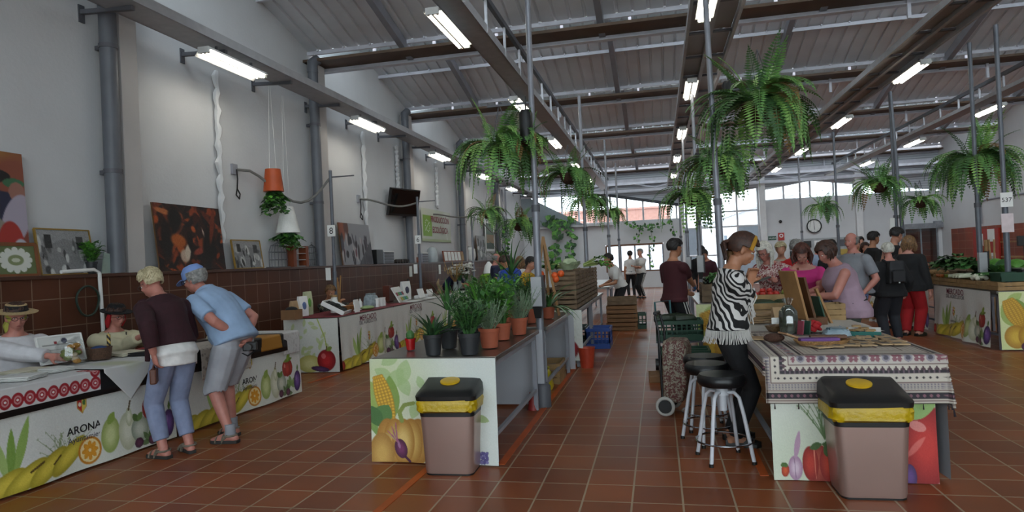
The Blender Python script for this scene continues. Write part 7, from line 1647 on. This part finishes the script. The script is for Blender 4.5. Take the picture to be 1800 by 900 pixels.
# ---- right vegetable stall
GZ = .803
for k in range(5): crate('%s wooden tray along the front of the right vegetable stall' % nm[k], (4.62, 10.3+.62*k, GZ), .38, .60, .115, slat_l, 2, 0, 'wooden trays of the right vegetable stall')
for k in range(3): crate('slatted crate at the back of the right vegetable stall, %s one' % nm[k], (5.08, 11.3+.66*k, GZ), .40, .62, .20, slat_m, 3, 0, 'back crates of the right vegetable stall')
potato = mat('potato_skin', '#8a6c45', .8, var=.2, scale=30)
r = random.Random(21)
for k in range(36):
    j, i, l_ = k % 3, (k//3) % 6, k//18; tag(MB().ball((0, 0, 0), (.045*r.uniform(.8, 1.1), .06*r.uniform(.85, 1.1), .04), 10, 8).build('potato', potato, None, loc=(4.50+.11*j+.05*l_, 12.52+.095*i+r.uniform(-.01, .01), .91+.06*l_), rz=r.uniform(0, 3)), 'brown potato in the tray beside the fair haired woman', 'vegetable', 'potatoes of the right vegetable stall')
tag(MB().box((4.62, 12.78, .85), (.36, .57, .09)).build('tray_lining', slat_m, None, smooth=False), 'lining under the potatoes', 'lining')
onion_w = mat('white_onion', '#c9c8b5', .4, var=.08)
for k in range(9):
    t = thing('spring_onion', 'white spring onion bulb at the front edge of the right vegetable stall', 'vegetable', (4.45+.055*(k % 3), 10.62+.07*(k//3), .945+.02*(k % 2)), r.uniform(-.5, .5)-1.5, 'spring onions of the right vegetable stall'); MB().lathe([(.004, -.03), (.03, -.01), (.034, .01), (.015, .035), (.01, .05)], 12).build('bulb', onion_w, t); g_ = MB()
    for j in range(3): g_.tube([(0, 0, .045), (.02*j, .12, .06), (.04*j-.03, .30, .01)], [.006, .006, .002], 5)
    g_.build('tops', P1, t)
for k in range(7):
    t = thing('leek', 'leek with white stalk lying across the middle of the right vegetable stall', 'vegetable', (4.62+.02*(k % 2), 11.15+.055*k, .955+.02*(k % 2)), -PI/2+r.uniform(-.25, .25), 'leeks of the right vegetable stall'); MB().tube([(0, -.2, 0), (0, .1, .01)], [.024, .021], 10).build('white_shaft', white_stem, t); g_ = MB()
    for j in range(5): rosette(g_, 1, .35, .04, 0, r, (.1, .4), .5)
    g_.at((0, .1, .01)); 
    for j in range(6):
        a = (j-2.5)*.22
        def fn(u, v, a=a): return Vector((math.sin(a)*.32*v+(u-.5)*.04*(1-v*.8), .05+.32*v, .02+.07*math.sin(PI*v)*(1-.2*j)))
        g_.sheet(fn, 2, 5)
    g_.build('leek_leaves', P3, t, fix=False)
for k in range(4): cabbage('%s dark leafy lettuce on the right vegetable stall' % nm[k], (5.0, 10.72+.30*k, .93), .19, P1 if k % 2 else P2, 'lettuces of the right vegetable stall', 'lettuce', 30+k)
for k in range(3): leafy('herb_bunch', 'tall bunch of dark greens, %s along the back of the right stall' % nm[k], (4.92, 11.5+.35*k, 1.02), 18, .52, .008, P1, P3 if k % 2 else P1, PI/2+.3*k, 60+k, spread=.9)
for k in range(8): fruit('orange carrot coloured fruit between potatoes and leeks', 'small fruit of the right vegetable stall', [mat('carrot_orange', '#b5602a', .5), yel, onion_w][k % 3], (4.5+.07*(k % 3), 11.95+.08*(k//3), .945), .034, 'small_fruit')
for k in range(10): tag(MB().tube([(0, 0, 0), (0, .07, 0), (0, .2, 0)], [.004, .018, .004], 8).build('celery_stick', white_stem, None, loc=(4.5+.02*(k % 5), 11.45+.03*k*.3, .935+.012*(k//5)), rz=-1.5+r.uniform(-.1, .1)), 'white stalk in the pile on the front tray of the right stall', 'vegetable', 'white stalks of the right vegetable stall')
t = thing('scale', 'black shop scale on a brown box at the near end of the right stall', 'scale', (4.98, 10.32, GZ)); MB().box((0, 0, .10), (.34, .30, .2)).build('scale_box', mat('dark_brown_box', '#3f2f22', .7), t, smooth=False, bevel=.004); MB().box((0, 0, .235), (.36, .32, .07)).build('scale_body', black_plastic, t, smooth=False, bevel=.01); MB().box((.0, 0, .28), (.38, .34, .015)).build('scale_plate', inox, t, smooth=False); MB().box((0, .12, .45), (.03, .03, .34)).box((0, .1, .66), (.2, .05, .14)).build('scale_display', black_plastic, t, smooth=False, bevel=.005)
tag(MB().tube([(-.2, 0, .05), (.2, 0, .05)], .05, 18).build('paper_roll', label_white, None, loc=(5.2, 10.12, GZ+.29-.29)), 'white paper roll at the near end of the right stall', 'paper roll')
plastic_crate('green crate of carrots at the near end of the right stall', (4.66, 10.18, GZ+.12), .34, .28, .12, green_pl); 
for k in range(8): tag(MB().tube([(0, -.1, 0), (0, .0, 0), (0, .08, 0)], [.004, .016, .02], 8).build('carrot', mat('carrot_orange', '#b5602a'), None, loc=(4.55+.03*k, 10.18, .99), rz=r.uniform(-.2, .2)), 'orange carrot in the green crate of the right stall', 'vegetable', 'carrots in the green crate')
crate('upright slatted crate behind the potatoes of the right stall', (5.08, 13.2, GZ+.0), .4, .5, .34, slat_m, 4)
cane = mat('bamboo_cane', '#9a7a52', .6, var=.2)
for k in range(7): tag(MB().tube([(0, 0, 0), (r.uniform(-.06, .06), r.uniform(-.1, .1), 1.5)], .016, 8).build('bamboo_cane', cane, None, loc=(5.6+.03*k, 13.0+.12*(k % 4), .0)), 'upright bamboo cane behind the right vegetable stall', 'cane', 'bamboo canes behind the right stall')
# ================================================================== LEFT WALL LEDGE AND WALLS
XW = -6.24; ZL = LEDGE+.002
# tall poster
A = Art(60, 130, '#7a3a2c'); A.ell(.15, .1, .35, .15, '#a8842f', soft=.6); A.ell(.4, .3, .25, .3, '#8a4a38', soft=.5); A.ell(.2, .20, .16, .06, '#141216'); A.ell(.2, .17, .08, .06, '#141216'); A.ell(.18, .27, .09, .09, '#6a4434'); A.ell(.25, .45, .25, .13, '#20243f'); A.ell(.06, .5, .2, .2, '#1d221c'); A.ell(.38, .25, .08, .04, '#3a6a4a'); A.ell(.40, .32, .06, .08, '#9a6a5c'); A.ell(.38, .55, .10, .22, '#a9a0b0', ang=.3); A.ell(.15, .75, .2, .25, '#8d8578'); A.ell(.33, .78, .1, .22, '#a3302a'); A.ell(.4, .9, .08, .2, '#b0b0bc')
sheet_frame('tall_poster', 'tall colourful poster of a crowd leaning at the far left of the ledge', A, 4.72, 5.36, ZL, 2.80, -6.16, .06)
A = Art(60, 50, '#5f6b44'); A.ell(.6, .5, .38, .33, '#d1d3cb', soft=.1); A.ell(.6, .5, .22, .17, '#7f8a62', soft=.1)
for k in range(12): A.ell(.6+.38*math.cos(k*PI/6), .5+.33*math.sin(k*PI/6), .09, .09, '#d1d3cb')
A.ell(.6, .5, .12, .07, '#c5c9b5')
sheet_frame('doily_frame', 'white lace doily in a brown wooden frame in front of the tall poster', A, 4.92, 5.36, ZL, 1.88, -6.075, .12, .035, mat('brown_frame_wood', '#7a4a2a', .5))
def bw_art(seed, w=90, h=60, dark='#2f2f30', lightc='#a9a9a8', n=26):
    A = Art(w, h, '#7d7d7e'); q = random.Random(seed); a = A.asp; A.poly([(0, 0), (a, 0), (a, .35), (a*.5, .2), (0, .45)], '#8f8f90'); 
    for k in range(n): A.ell(q.uniform(0, a), q.uniform(.3, 1), q.uniform(.02, .10), q.uniform(.05, .2), q.choice([dark, lightc, '#5a5a5b', '#3c3c3d', '#c0c0be']), ang=q.uniform(-.4, .4), soft=.3)
    A.rect(a*.15, .12, a*.27, .42, '#2a2a2b'); A.rect(a*.72, .15, a*.86, .45, '#3a3a3b'); A.speckle(.03, seed); return A
gold = mat('bamboo_gold_frame', '#8f7132', .5, var=.2)
sheet_frame('framed_photo', 'black and white courtyard photo in a thin gold frame on the ledge', bw_art(1), 5.43, 6.08, ZL, 2.05, -6.12, .16, .016, gold)
potted('potted_herb', 'small green herb in a black pot on the ledge before the first rain pipe', (-6.10, 6.02, ZL), .06, .13, blackpot, 'leafy', 77, .24, .11)
tag(MB().prism([(-.07, 0), (.07, 0), (.05, .22), (-.03, .24)], -.004, .004, plane='yz').build('glass_plaque', mat('pale_green_glass', '#9fb0a5', .2, var=.1), None, smooth=False, loc=(-6.12, 6.24, ZL)), 'pale glass plaque leaning right of the black herb pot', 'plaque')
A = Art(140, 95, '#2a120c'); q = random.Random(4)
for k in range(150):
    x, y, a = q.uniform(0, A.asp), q.uniform(0, 1), q.uniform(-1.2, 1.2); A.ell(x, y, q.uniform(.03, .16), q.uniform(.015, .07), q.choice(['#8a3a16', '#a84c1a', '#140b0a', '#100c10', '#5a2213', '#3a150c', '#1a0f0d', '#0d0b0e', '#6d2c14']), ang=a, soft=.5)
for x, y, w_, h_, c_, a in [(.55, .78, .10, .10, '#b9a08c', .6), (.62, .72, .06, .12, '#c9b9a5', .3), (.9, .7, .16, .05, '#8a3a2a', -.3), (1.05, .5, .02, .16, '#c9b0a0', -.3), (.2, .12, .18, .04, '#b5693a', .2), (.42, .22, .14, .18, '#0e0b0c', 0), (1.12, .62, .14, .3, '#0f0b0b', .2), (.2, .55, .1, .3, '#120c0c', 0), (.7, .55, .06, .14, '#140d0c', 0), (.45, .55, .16, .1, '#a8561f', .2), (1.25, .3, .05, .3, '#6d2a12', .3)]: A.ell(x, y, w_, h_, c_, ang=a, soft=.4)
A.speckle(.03, 2)
sheet_frame('big_picture', 'large dark orange picture of people leaning on the ledge behind the two visitors', A, 7.05, 8.33, ZL, 2.45, -6.12, .10)
sheet_frame('framed_photo', 'small black and white village photo in a gold frame right of the big orange picture', bw_art(8, 60, 46), 8.55, 9.25, ZL, 2.0, -6.12, .14, .018, gold)
def cage(label, y, w, h):
    t = thing('bird_cage', label, 'bird cage', (-6.14, y, ZL)); m = MB(); n = 16
    for k in range(n):
        a = 2*PI*k/n; m.tube([(w*.5*.25*math.cos(a)+.0, w*.5*math.sin(a), 0), (w*.5*.25*math.cos(a), w*.5*math.sin(a), h*.6), (w*.4*.25*math.cos(a), w*.4*math.sin(a), h*.85), (0, 0, h)], .004, 4)
    m.build('cage_bars', steel_dark, t); b = MB()
    for z, k in ((.01, 1), (h*.3, 1), (h*.6, 1), (h*.85, .8)): b.tube([(w*.5*k*.25*math.cos(a), w*.5*k*math.sin(a), z) for a in [2*PI*j/20 for j in range(20)]], .005, 4, close=True)
    b.build('cage_hoops', steel_dark, t); MB().tube([(0, .02*math.cos(a), h+.02+.02*math.sin(a)) for a in [2*PI*j/10 for j in range(10)]], .003, 4, close=True).build('cage_ring', steel_dark, t); MB().box((0, 0, .006), (w*.28, w, .012)).build('cage_floor', steel_dark, t, smooth=False)
cage('dark wire bird cage left of the brown cubby shelf on the ledge', 9.72, .50, .42); cage('dark wire bird cage right of the brown cubby shelf on the ledge', 10.80, .34, .40)
t = thing('cubby_shelf', 'small brown shelf with grey trays between the two bird cages', 'shelf', (-6.14, 10.32, ZL)); cw = mat('orange_brown_board', '#7a3a1c', .5, var=.15)
for s in (-1, 1): MB().box((0, s*.2, .18), (.14, .09, .36)).build('side_board', cw, t, smooth=False)
for z in (.01, .12, .23, .34): MB().box((0, 0, z), (.13, .33, .012)).build('shelf_board', socket_grey, t, smooth=False)
A = Art(110, 80, '#8d8d92'); q = random.Random(9)
A.ell(.1, .15, .14, .3, '#8a4a34', soft=.3); A.ell(.3, .1, .1, .2, '#5f3a30', soft=.3)
for k in range(46): A.ell(q.uniform(0, 1.37), q.uniform(.35, 1), q.uniform(.02, .06), q.uniform(.08, .2), q.choice(['#2f2a30', '#4a4450', '#8f8088', '#6a3a44', '#241f26', '#b0a5a5']), ang=q.uniform(-.2, .2), soft=.3)
A.poly([(1.37, .4), (1.37, 1), (.7, 1)], '#3f3d44', al=.8)
sheet_frame('crowd_picture', 'greyish photo of a crowd leaning on the ledge right of pole number 8', A, 11.95, 13.35, ZL, 2.43, -6.12, .10)
tag(MB().box((0, 0, .16), (.12, .34, .32)).build('dark_box', black_plastic, None, smooth=False, bevel=.005, loc=(-6.13, 13.62, ZL)), 'dark box right of the crowd picture on the ledge', 'box')
def chest(label, y, w, h):
    t = thing('drawer_cabinet', label, 'cabinet', (-6.14, y, ZL)); MB().box((0, 0, h/2), (.16, w, h)).build('cabinet_body', steel_grey, t, smooth=False, bevel=.004)
    for k in range(4): MB().box((.085, 0, h*(k+.5)/4), (.012, w*.9, h/4*.8)).build('drawer', steel_dark, t, smooth=False)
    MB().box((0, 0, h+.012), (.17, w*1.02, .024)).build('cabinet_top', label_white, t, smooth=False)
chest('grey metal drawer box below the wall screen', 14.1, .58, .27); chest('dark metal drawer box beside pole number 6', 16.5, .44, .24)
t = thing('toy_train', 'row of small dark wooden carts on the ledge', 'toy', (-6.14, 15.0, ZL))
for k in range(5): MB().box((0, -.34+.17*k, .06), (.1, .14, .06+.02*(k % 2))).build('cart', mat('dark_toy_wood', '#2c2420', .7), t, smooth=False); MB().tube([(-.05, -.34+.17*k, .025), (.05, -.34+.17*k, .025)], .025, 10).build('wheel', black_plastic, t)
tag(MB().box((0, 0, .07), (.12, .26, .14)).build('wooden_box', cw, None, smooth=False, bevel=.008, loc=(-6.12, 16.02, ZL)), 'small reddish wooden box by the third rain pipe', 'box')
tag(MB().lathe([(.14, 0), (.16, .18), (.13, .36), (.06, .42), (.01, .43)], 20).build('glass_cloche', mat('pale_glass_cloche', '#a9b0b3', .1, var=.05), None, loc=(-6.13, 17.25, ZL)), 'pale glass cloche on the ledge below the green banner', 'cloche')
t = thing('framed_cards', 'long brown frame holding a row of white cards on the ledge', 'picture', (-6.10, 19.1, ZL)); MB().box((-.0, 0, .16), (.03, 2.0, .32), ry=-.12).build('picture_frame', cw, t, smooth=False)
for k in range(6): MB().box((.022, -.82+.33*k, .16), (.012, .24, .26), ry=-.12).build('card', label_white if k < 5 else kraft, t, smooth=False)
tag(MB().lathe([(.12, 0), (.18, .15), (.16, .38), (.08, .45), (.12, .5)], 18).build('white_vase', label_white, None, loc=(-6.1, 20.95, ZL)), 'white vase with blue decoration right of the framed cards', 'vase')
sheet_frame('framed_photo', 'tall grey photo leaning near the fourth rain pipe', bw_art(12, 46, 60, '#4a4a4c', '#77777a'), 21.9, 23.1, ZL, 2.45, -6.12, .06)
A = Art(40, 70, '#2d4026'); A.ell(.28, .3, .25, .2, '#3f5a34'); A.rect(.05, .45, .55, .75, '#8a6a3c'); A.ell(.28, .85, .2, .12, '#1f3a24')
sheet_frame('framed_picture', 'white framed green picture hanging left of the fifth rain pipe', A, 23.35, 24.6, 1.95, 3.0, -6.2, .0, .09, label_white)
m = MB(); bush(m, 26, .5, .35, .14, (0, 1), r, 0, 8)
tag(m.build('ledge_greenery', [P1, P2, P3], None, smooth=False, fix=False, loc=(-5.78, 23.9, ZL)), 'green plant on the ledge below the white framed picture', 'plant')
# screen on the wall
t = thing('wall_screen', 'black flat screen tilted on a bracket above the ledge', 'screen', (-5.98, 14.95, 3.05), -.35)
MB().box((0, 0, 0), (.07, 1.05, .66), ry=.22).build('screen_body', black_plastic, t, smooth=False, bevel=.01); MB().box((.037, 0, -.0), (.006, .98, .58), ry=.22).build('screen_glass', mat('dark_screen_glass', '#0e1011', .12), t, smooth=False); MB().bar((-.26, 0, 0), (-.03, 0, 0), .07).box((-.26, 0, 0), (.02, .2, .3)).build('wall_bracket', steel_dark, t, smooth=False)
# green banner
t = thing('wall_banner', 'white and green organic production banner on the left wall', 'banner', (XL+.03, 18.15, 2.62)); A = Art(140, 50, '#c3c8b8'); A.ell(2.4, .3, .4, .3, '#d3d6cf', soft=.8); A.rect(0, .92, 2.8, 1, '#a9b58c'); A.rect(.12, .2, .88, .85, '#7fa838'); A.line([(2.3, .2), (2.2, .5), (2.4, .9)], .02, '#e0e3dc'); A.line([(2.5, .1), (2.4, .6)], .02, '#dde0d8')
for k in range(12):
    a = 2*PI*k/12; A.ell(.5+.20*math.cos(a)*.9+.05*math.sin(a), .52+.17*math.sin(a), .022, .022, '#e6ecd8')
A.line([(.3, .68), (.5, .52), (.68, .4)], .01, '#e6ecd8')
painted('banner_sheet', A, lambda u, v: Vector((.01*math.sin(5*u)+.01, (u-.5)*2.6, (.5-v)*.92)), t)
mink = mat('wine_lettering', '#8d3a44', .6)
lettering('banner_lettering', 'PRODUCCIÓN', .245, frame_matrix((.035, .22, .10), (0, 1, 0), (0, 0, 1)), mink, t, bold=.003); lettering('banner_lettering', 'ECOLÓGICA', .245, frame_matrix((.035, .22, -.20), (0, 1, 0), (0, 0, 1)), mink, t, bold=.003)
# lumpy white cable strips running up the wall
for k, (y, z0, lab) in enumerate([(8.45, 1.95, 'lumpy white cable strip on the wall behind the first wall arm'), (13.35, 1.6, 'lumpy white cable strip left of the wall screen'), (15.25, 3.4, 'thin white cable strip left of the third rain pipe'), (18.2, 3.15, 'white cable strip above the green banner')]):
    pts = [Vector((XL+.065, y+.02*math.sin(i*1.7), z0+(4.5-z0)*i/30)) for i in range(31)]; tag(MB().tube(pts, [.03+.014*((i*7) % 3) for i in range(31)], 6, flat=1).build('cable_strip', white, None), lab, 'cable cover')
# left service poles with curved wall arms
for k, (q0, y, num, top, lab) in enumerate([(-5.6, 10.6, '8', 3.25, 'grey pole with number 8 card behind the second left stall'), (-5.6, 14.85, '6', 3.15, 'grey pole with number 6 card below the wall screen'), (-5.6, 19.5, None, 3.1, 'grey pole with curved arm right of the green banner'), (-5.6, 24.0, None, 3.2, 'grey pole with curved arm at the far end of the left wall')]):
    pole(lab, q0, y, .0, top, dark=(k < 2), sleeve=False, number=(num, 2.18-.06*k) if num else None, card=[1.42], arm=(.45, top-.12))
    t = thing('wall_arm_pipe', ['curved cable pipe from the wall to pole number 8', 'curved cable pipe running past the black wall screen', 'curved cable pipe from the wall right of the green banner', 'curved cable pipe at the far end of the left wall'][k], 'pipe', (XL, y-1.75, top-.15))
    sag = (.42, .1, .05, .45)[k]; pts = [Vector((.0, 0, 0)), Vector((.12, .25, 0))]+[Vector((.12+.55*i/10, .25+1.5*i/10, -.0-sag*math.sin(PI*i/10)*(.4+.9*math.sin(PI*i/20)**1)+.12*i/10*0)) for i in range(1, 11)]
    MB().tube(pts, .022, 8).build('arm_pipe', mat('grey_conduit', '#74736f', .5), t); MB().box((.02, 0, 0), (.04, .12, .16)).build('wall_plate', steel_grey, t, smooth=False)
    if k < 2:
        MB().tube([(.05, .02, 0), (.06, .02, -.15), (.06, .0, -.3), (.07, .05, -.38), (.09, .0, -.46), (.06, -.03, -.40), (.06, .0, -.3)], .012, 6).build('hanging_plug_lead', black_plastic, t)
for k, (y, x) in enumerate([(15.3, -5.6), (16.3, -5.62)]): tag(MB().box((0, 0, 0), (.012, .16, .26)).build('hanging_price_card', label_white, None, smooth=False, loc=(XD+.012, y+1.2*k, 1.36)), ['white card fixed to the tiles right of pole number 6', 'white printed card fixed to the tiles below the framed cards'][k], 'card')
# upside down planters
def planter(label, p, r0, r1, h, m, seed, wire):
    t = thing('hanging_planter', label, 'hanging plant', p); MB().lathe([(r1, 0), (r0, h), (.01, h), ], 24).lathe([(r1*.96, .004), (.01, .03)], 24).build('planter_pot', m, t); w_ = MB()
    for s in (-1, 1): w_.tube([(0, s*r0*.8, h), (0, s*.02, wire)], .003, 4)
    w_.build('hanging_wire', label_white, t, smooth=False); f = MB(); r = random.Random(seed)
    for k in range(30):
        a = r.uniform(0, 6.3); q = r.uniform(.3, 1)*r1*1.2; base = Vector((q*.5*math.cos(a), q*.5*math.sin(a), 0)); tip = Vector((q*math.cos(a)*1.2, q*math.sin(a)*1.2, -r.uniform(.08, .36)*(1 if seed == 1 else .7)))
        for j in range(9):
            o = base.lerp(tip, j/8); b = r.uniform(0, 6.3); leafquad(f, o, (math.cos(b), math.sin(b), -.5), .10, .08, r.choice((0, 2, 0, 1)))
    f.build('foliage', [P1, P2, P3], t, smooth=False, fix=False); return t
planter('orange upside down planter with trailing leaves hanging on the left wall', (-6.02, 9.48, 2.80), .12, .16, .36, mat('orange_planter', '#b04a1c', .5, var=.1), 1, 1.7); planter('white upside down planter hanging right below the orange one', (-6.02, 9.85, 2.14), .10, .20, .44, mat('white_wicker_planter', '#e0e0dc', .6, var=.08, bump=.3, bscale=50), 2, 2.3)
# pipe and hose on the tiles
tag(MB().tube([(XD+.03, 5.55, 1.60), (XD+.03, 5.95, 1.615), (XD+.03, 6.02, 1.58), (XD+.03, 6.05, .6)], .02, 10).build('white_water_pipe', label_white, None), 'white water pipe bending over the ledge edge between the two seated women', 'pipe')
tag(MB().tube([(XD+.04, 5.85+.14*math.cos(a)*(1+.06*math.sin(3*a)), 1.28+.16*math.sin(a)) for a in [2*PI*k/24 for k in range(24)]], .012, 6, close=True).build('hose_coil', mat('dark_green_hose', '#24352c', .5), None), 'coil of dark green hose hanging on the tiles', 'hose')
# ---- back wall things
t = thing('wall_clock', 'round wall clock with black rim on the back wall', 'clock', (6.73, YB-.03, 2.44)); n = 36; R0 = .31
MB().rings([[Vector((rr_*math.cos(2*PI*k/n), yy, rr_*math.sin(2*PI*k/n))) for k in range(n)] for rr_, yy in ((R0, 0), (R0, -.06), (R0*.86, -.06), (R0*.86, -.02))], close=False).build('clock_rim', black_plastic, t)
MB().rings([[Vector((R0*.87*math.cos(2*PI*k/n), yy, R0*.87*math.sin(2*PI*k/n))) for k in range(n)] for yy in (-.015, -.025)]).build('clock_face', label_white, t); h = MB(); h.bar((0, -.032, 0), (.01, -.032, -.16), .02, .006); h.build('hour_hand', ink, t, smooth=False); MB().bar((0, -.034, 0), (-.01, -.034, .2), .014, .006).build('minute_hand', ink, t, smooth=False)
tk = MB()
for k in range(12): a = 2*PI*k/12; tk.bar((.21*math.cos(a), -.03, .21*math.sin(a)), (.25*math.cos(a), -.03, .25*math.sin(a)), .014, .004)
tk.build('hour_mark', ink, t, smooth=False)
t = thing('exit_sign', 'small dark green exit sign left of the clock on the back wall', 'sign', (4.98, YB-.02, 2.0)); MB().box((0, 0, 0), (.34, .02, .17)).build('sign_plate', mat('dark_green_sign', '#1d4a38', .5), t, smooth=False); lettering('sign_lettering', 'SALIDA', .10, frame_matrix((0, -.012, -.035), (1, 0, 0), (0, 0, 1)), label_white, t)
t = thing('fire_sign', 'small red fire point sign right of the exit sign', 'sign', (5.36, YB-.02, 2.05)); MB().box((0, 0, 0), (.26, .02, .34)).build('sign_plate', mat('red_sign', '#b03028', .5), t, smooth=False); MB().rings([[Vector((.085*math.cos(2*PI*k/20), yy, .04+.085*math.sin(2*PI*k/20))) for k in range(20)] for yy in (-.012, -.016)]).build('sign_symbol', label_white, t); MB().rings([[Vector((.045*math.cos(2*PI*k/20), yy, .04+.045*math.sin(2*PI*k/20))) for k in range(20)] for yy in (-.016, -.019)]).build('sign_dot', mat('red_sign', '#b03028'), t)
t = thing('notice_board', 'grey framed notice board with pictures under the clock', 'notice board', (7.15, YB-.03, 1.45)); MB().box((0, 0, 0), (2.9, .04, .9)).build('board', mat('grey_board', '#a5a8aa', .7), t, smooth=False)
q = random.Random(5)
for k in range(12): MB().box((-1.25+.48*(k % 6)+q.uniform(-.04, .04), -.025, .2-.42*(k//6)), (.36, .008, .3)).build('notice', [mat('ochre_card', '#b59a4a'), black_plastic, label_white, kraft, steel_dark][k % 5], t, smooth=False)
tag(MB().ball((0, 0, 0), (.07, .06, .07), 12, 8).build('wall_camera', black_plastic, None, loc=(5.35, YB-.05, 2.72)), 'small black dome camera on the back wall above the signs', 'camera')
t = thing('notice_board', 'red board with blue and white notices on the right tiled wall', 'notice board', (XR-.09, 27.0, 1.15)); MB().box((0, 0, 0), (.06, 1.9, 1.5)).build('panel', mat('bright_red_panel', '#a32a1e', .5), t, smooth=False)
for k, (dy, dz, m_) in enumerate([(.4, .35, mat('blue_print', '#5d6f9a')), (-.45, .5, label_white), (.4, -.35, label_white), (-.45, -.35, mat('pale_paper', '#b7b5ae'))]): MB().box((-.04, dy, dz), (.01, .5, .45)).build('notice', label_white, t, smooth=False); MB().box((-.047, dy, dz), (.006, .28, .22)).build('notice_print', m_, t, smooth=False)
t = thing('rack_shelf', 'pale wooden rack standing by the right tiled wall', 'shelf', (XR-.35, 24.3, 0))
for s in (-1, 1): MB().box((0, s*.8, .9), (.06, .06, 1.8)).build('upright', wood, t, smooth=False)
for z in (.4, .9, 1.4): MB().box((0, 0, z), (.3, 1.6, .05)).build('shelf_board', wood, t, smooth=False)
t = thing('wall_boiler', 'white boxy water heater on the right tiled wall', 'heater', (XR-.22, 21.2, 1.75)); MB().box((0, 0, 0), (.34, .8, .7)).build('heater_body', label_white, t, smooth=False, bevel=.03); MB().tube([(0, .2, -.35), (0, .2, -.6)], .02, 8).build('heater_pipe', steel_grey, t)
tag(MB().tube([(XR-.05, 27.4, 2.1), (XR-.05, 27.4, 2.85), (XR-.05, 27.2, 2.95), (XR-.05, 23.0, 2.95)], .03, 8).build('wall_conduit', steel_grey, None), 'grey conduit bending along the right wall above the tiles', 'pipe')
tag(MB().tube([(XR-.3, 27.6, 4.7), (XR-.3, 27.6, 4.3), (XR-.3, 28.6, 4.15), (XR-.3, 30.6, 4.15)], .09, 12).build('roof_drain', steel_grey, None), 'grey drain pipe under the roof at the right wall', 'pipe')
# ================================================================== LIGHT AND CAMERA
w = bpy.data.worlds.new('overcast_sky'); bpy.context.scene.world = w; w.use_nodes = True
nt = w.node_tree; bg = nt.nodes['Background']
tc = nt.nodes.new('ShaderNodeTexCoord'); n = nt.nodes.new('ShaderNodeTexNoise'); n.inputs['Scale'].default_value = 2.5; n.inputs['Detail'].default_value = 5
r = nt.nodes.new('ShaderNodeValToRGB'); r.color_ramp.elements[0].color = (.80, .86, .95, 1); r.color_ramp.elements[1].color = (1, 1, 1, 1)
nt.links.new(tc.outputs['Generated'], n.inputs['Vector']); nt.links.new(n.outputs['Fac'], r.inputs['Fac']); nt.links.new(r.outputs['Color'], bg.inputs['Color'])
bg.inputs['Strength'].default_value = SKY
cam = bpy.data.cameras.new('camera'); co = bpy.data.objects.new('camera', cam); COL.objects.link(co)
cam.sensor_fit = 'HORIZONTAL'; cam.sensor_width = 36; cam.lens = 36*FPX/1800; cam.clip_start = .05; cam.clip_end = 300
co.matrix_world = Matrix(((RT.x, UP.x, -FW.x, 0), (RT.y, UP.y, -FW.y, 0), (RT.z, UP.z, -FW.z, CAMH), (0, 0, 0, 1)))
sc = bpy.context.scene; sc.camera = co
sc.view_settings.view_transform = 'Standard'; sc.view_settings.look = 'None'; sc.view_settings.gamma = 1; sc.view_settings.use_curve_mapping = False
sc.view_settings.exposure = EXPO
sc.cycles.max_bounces = 8; sc.cycles.diffuse_bounces = 4; sc.cycles.transparent_max_bounces = 16
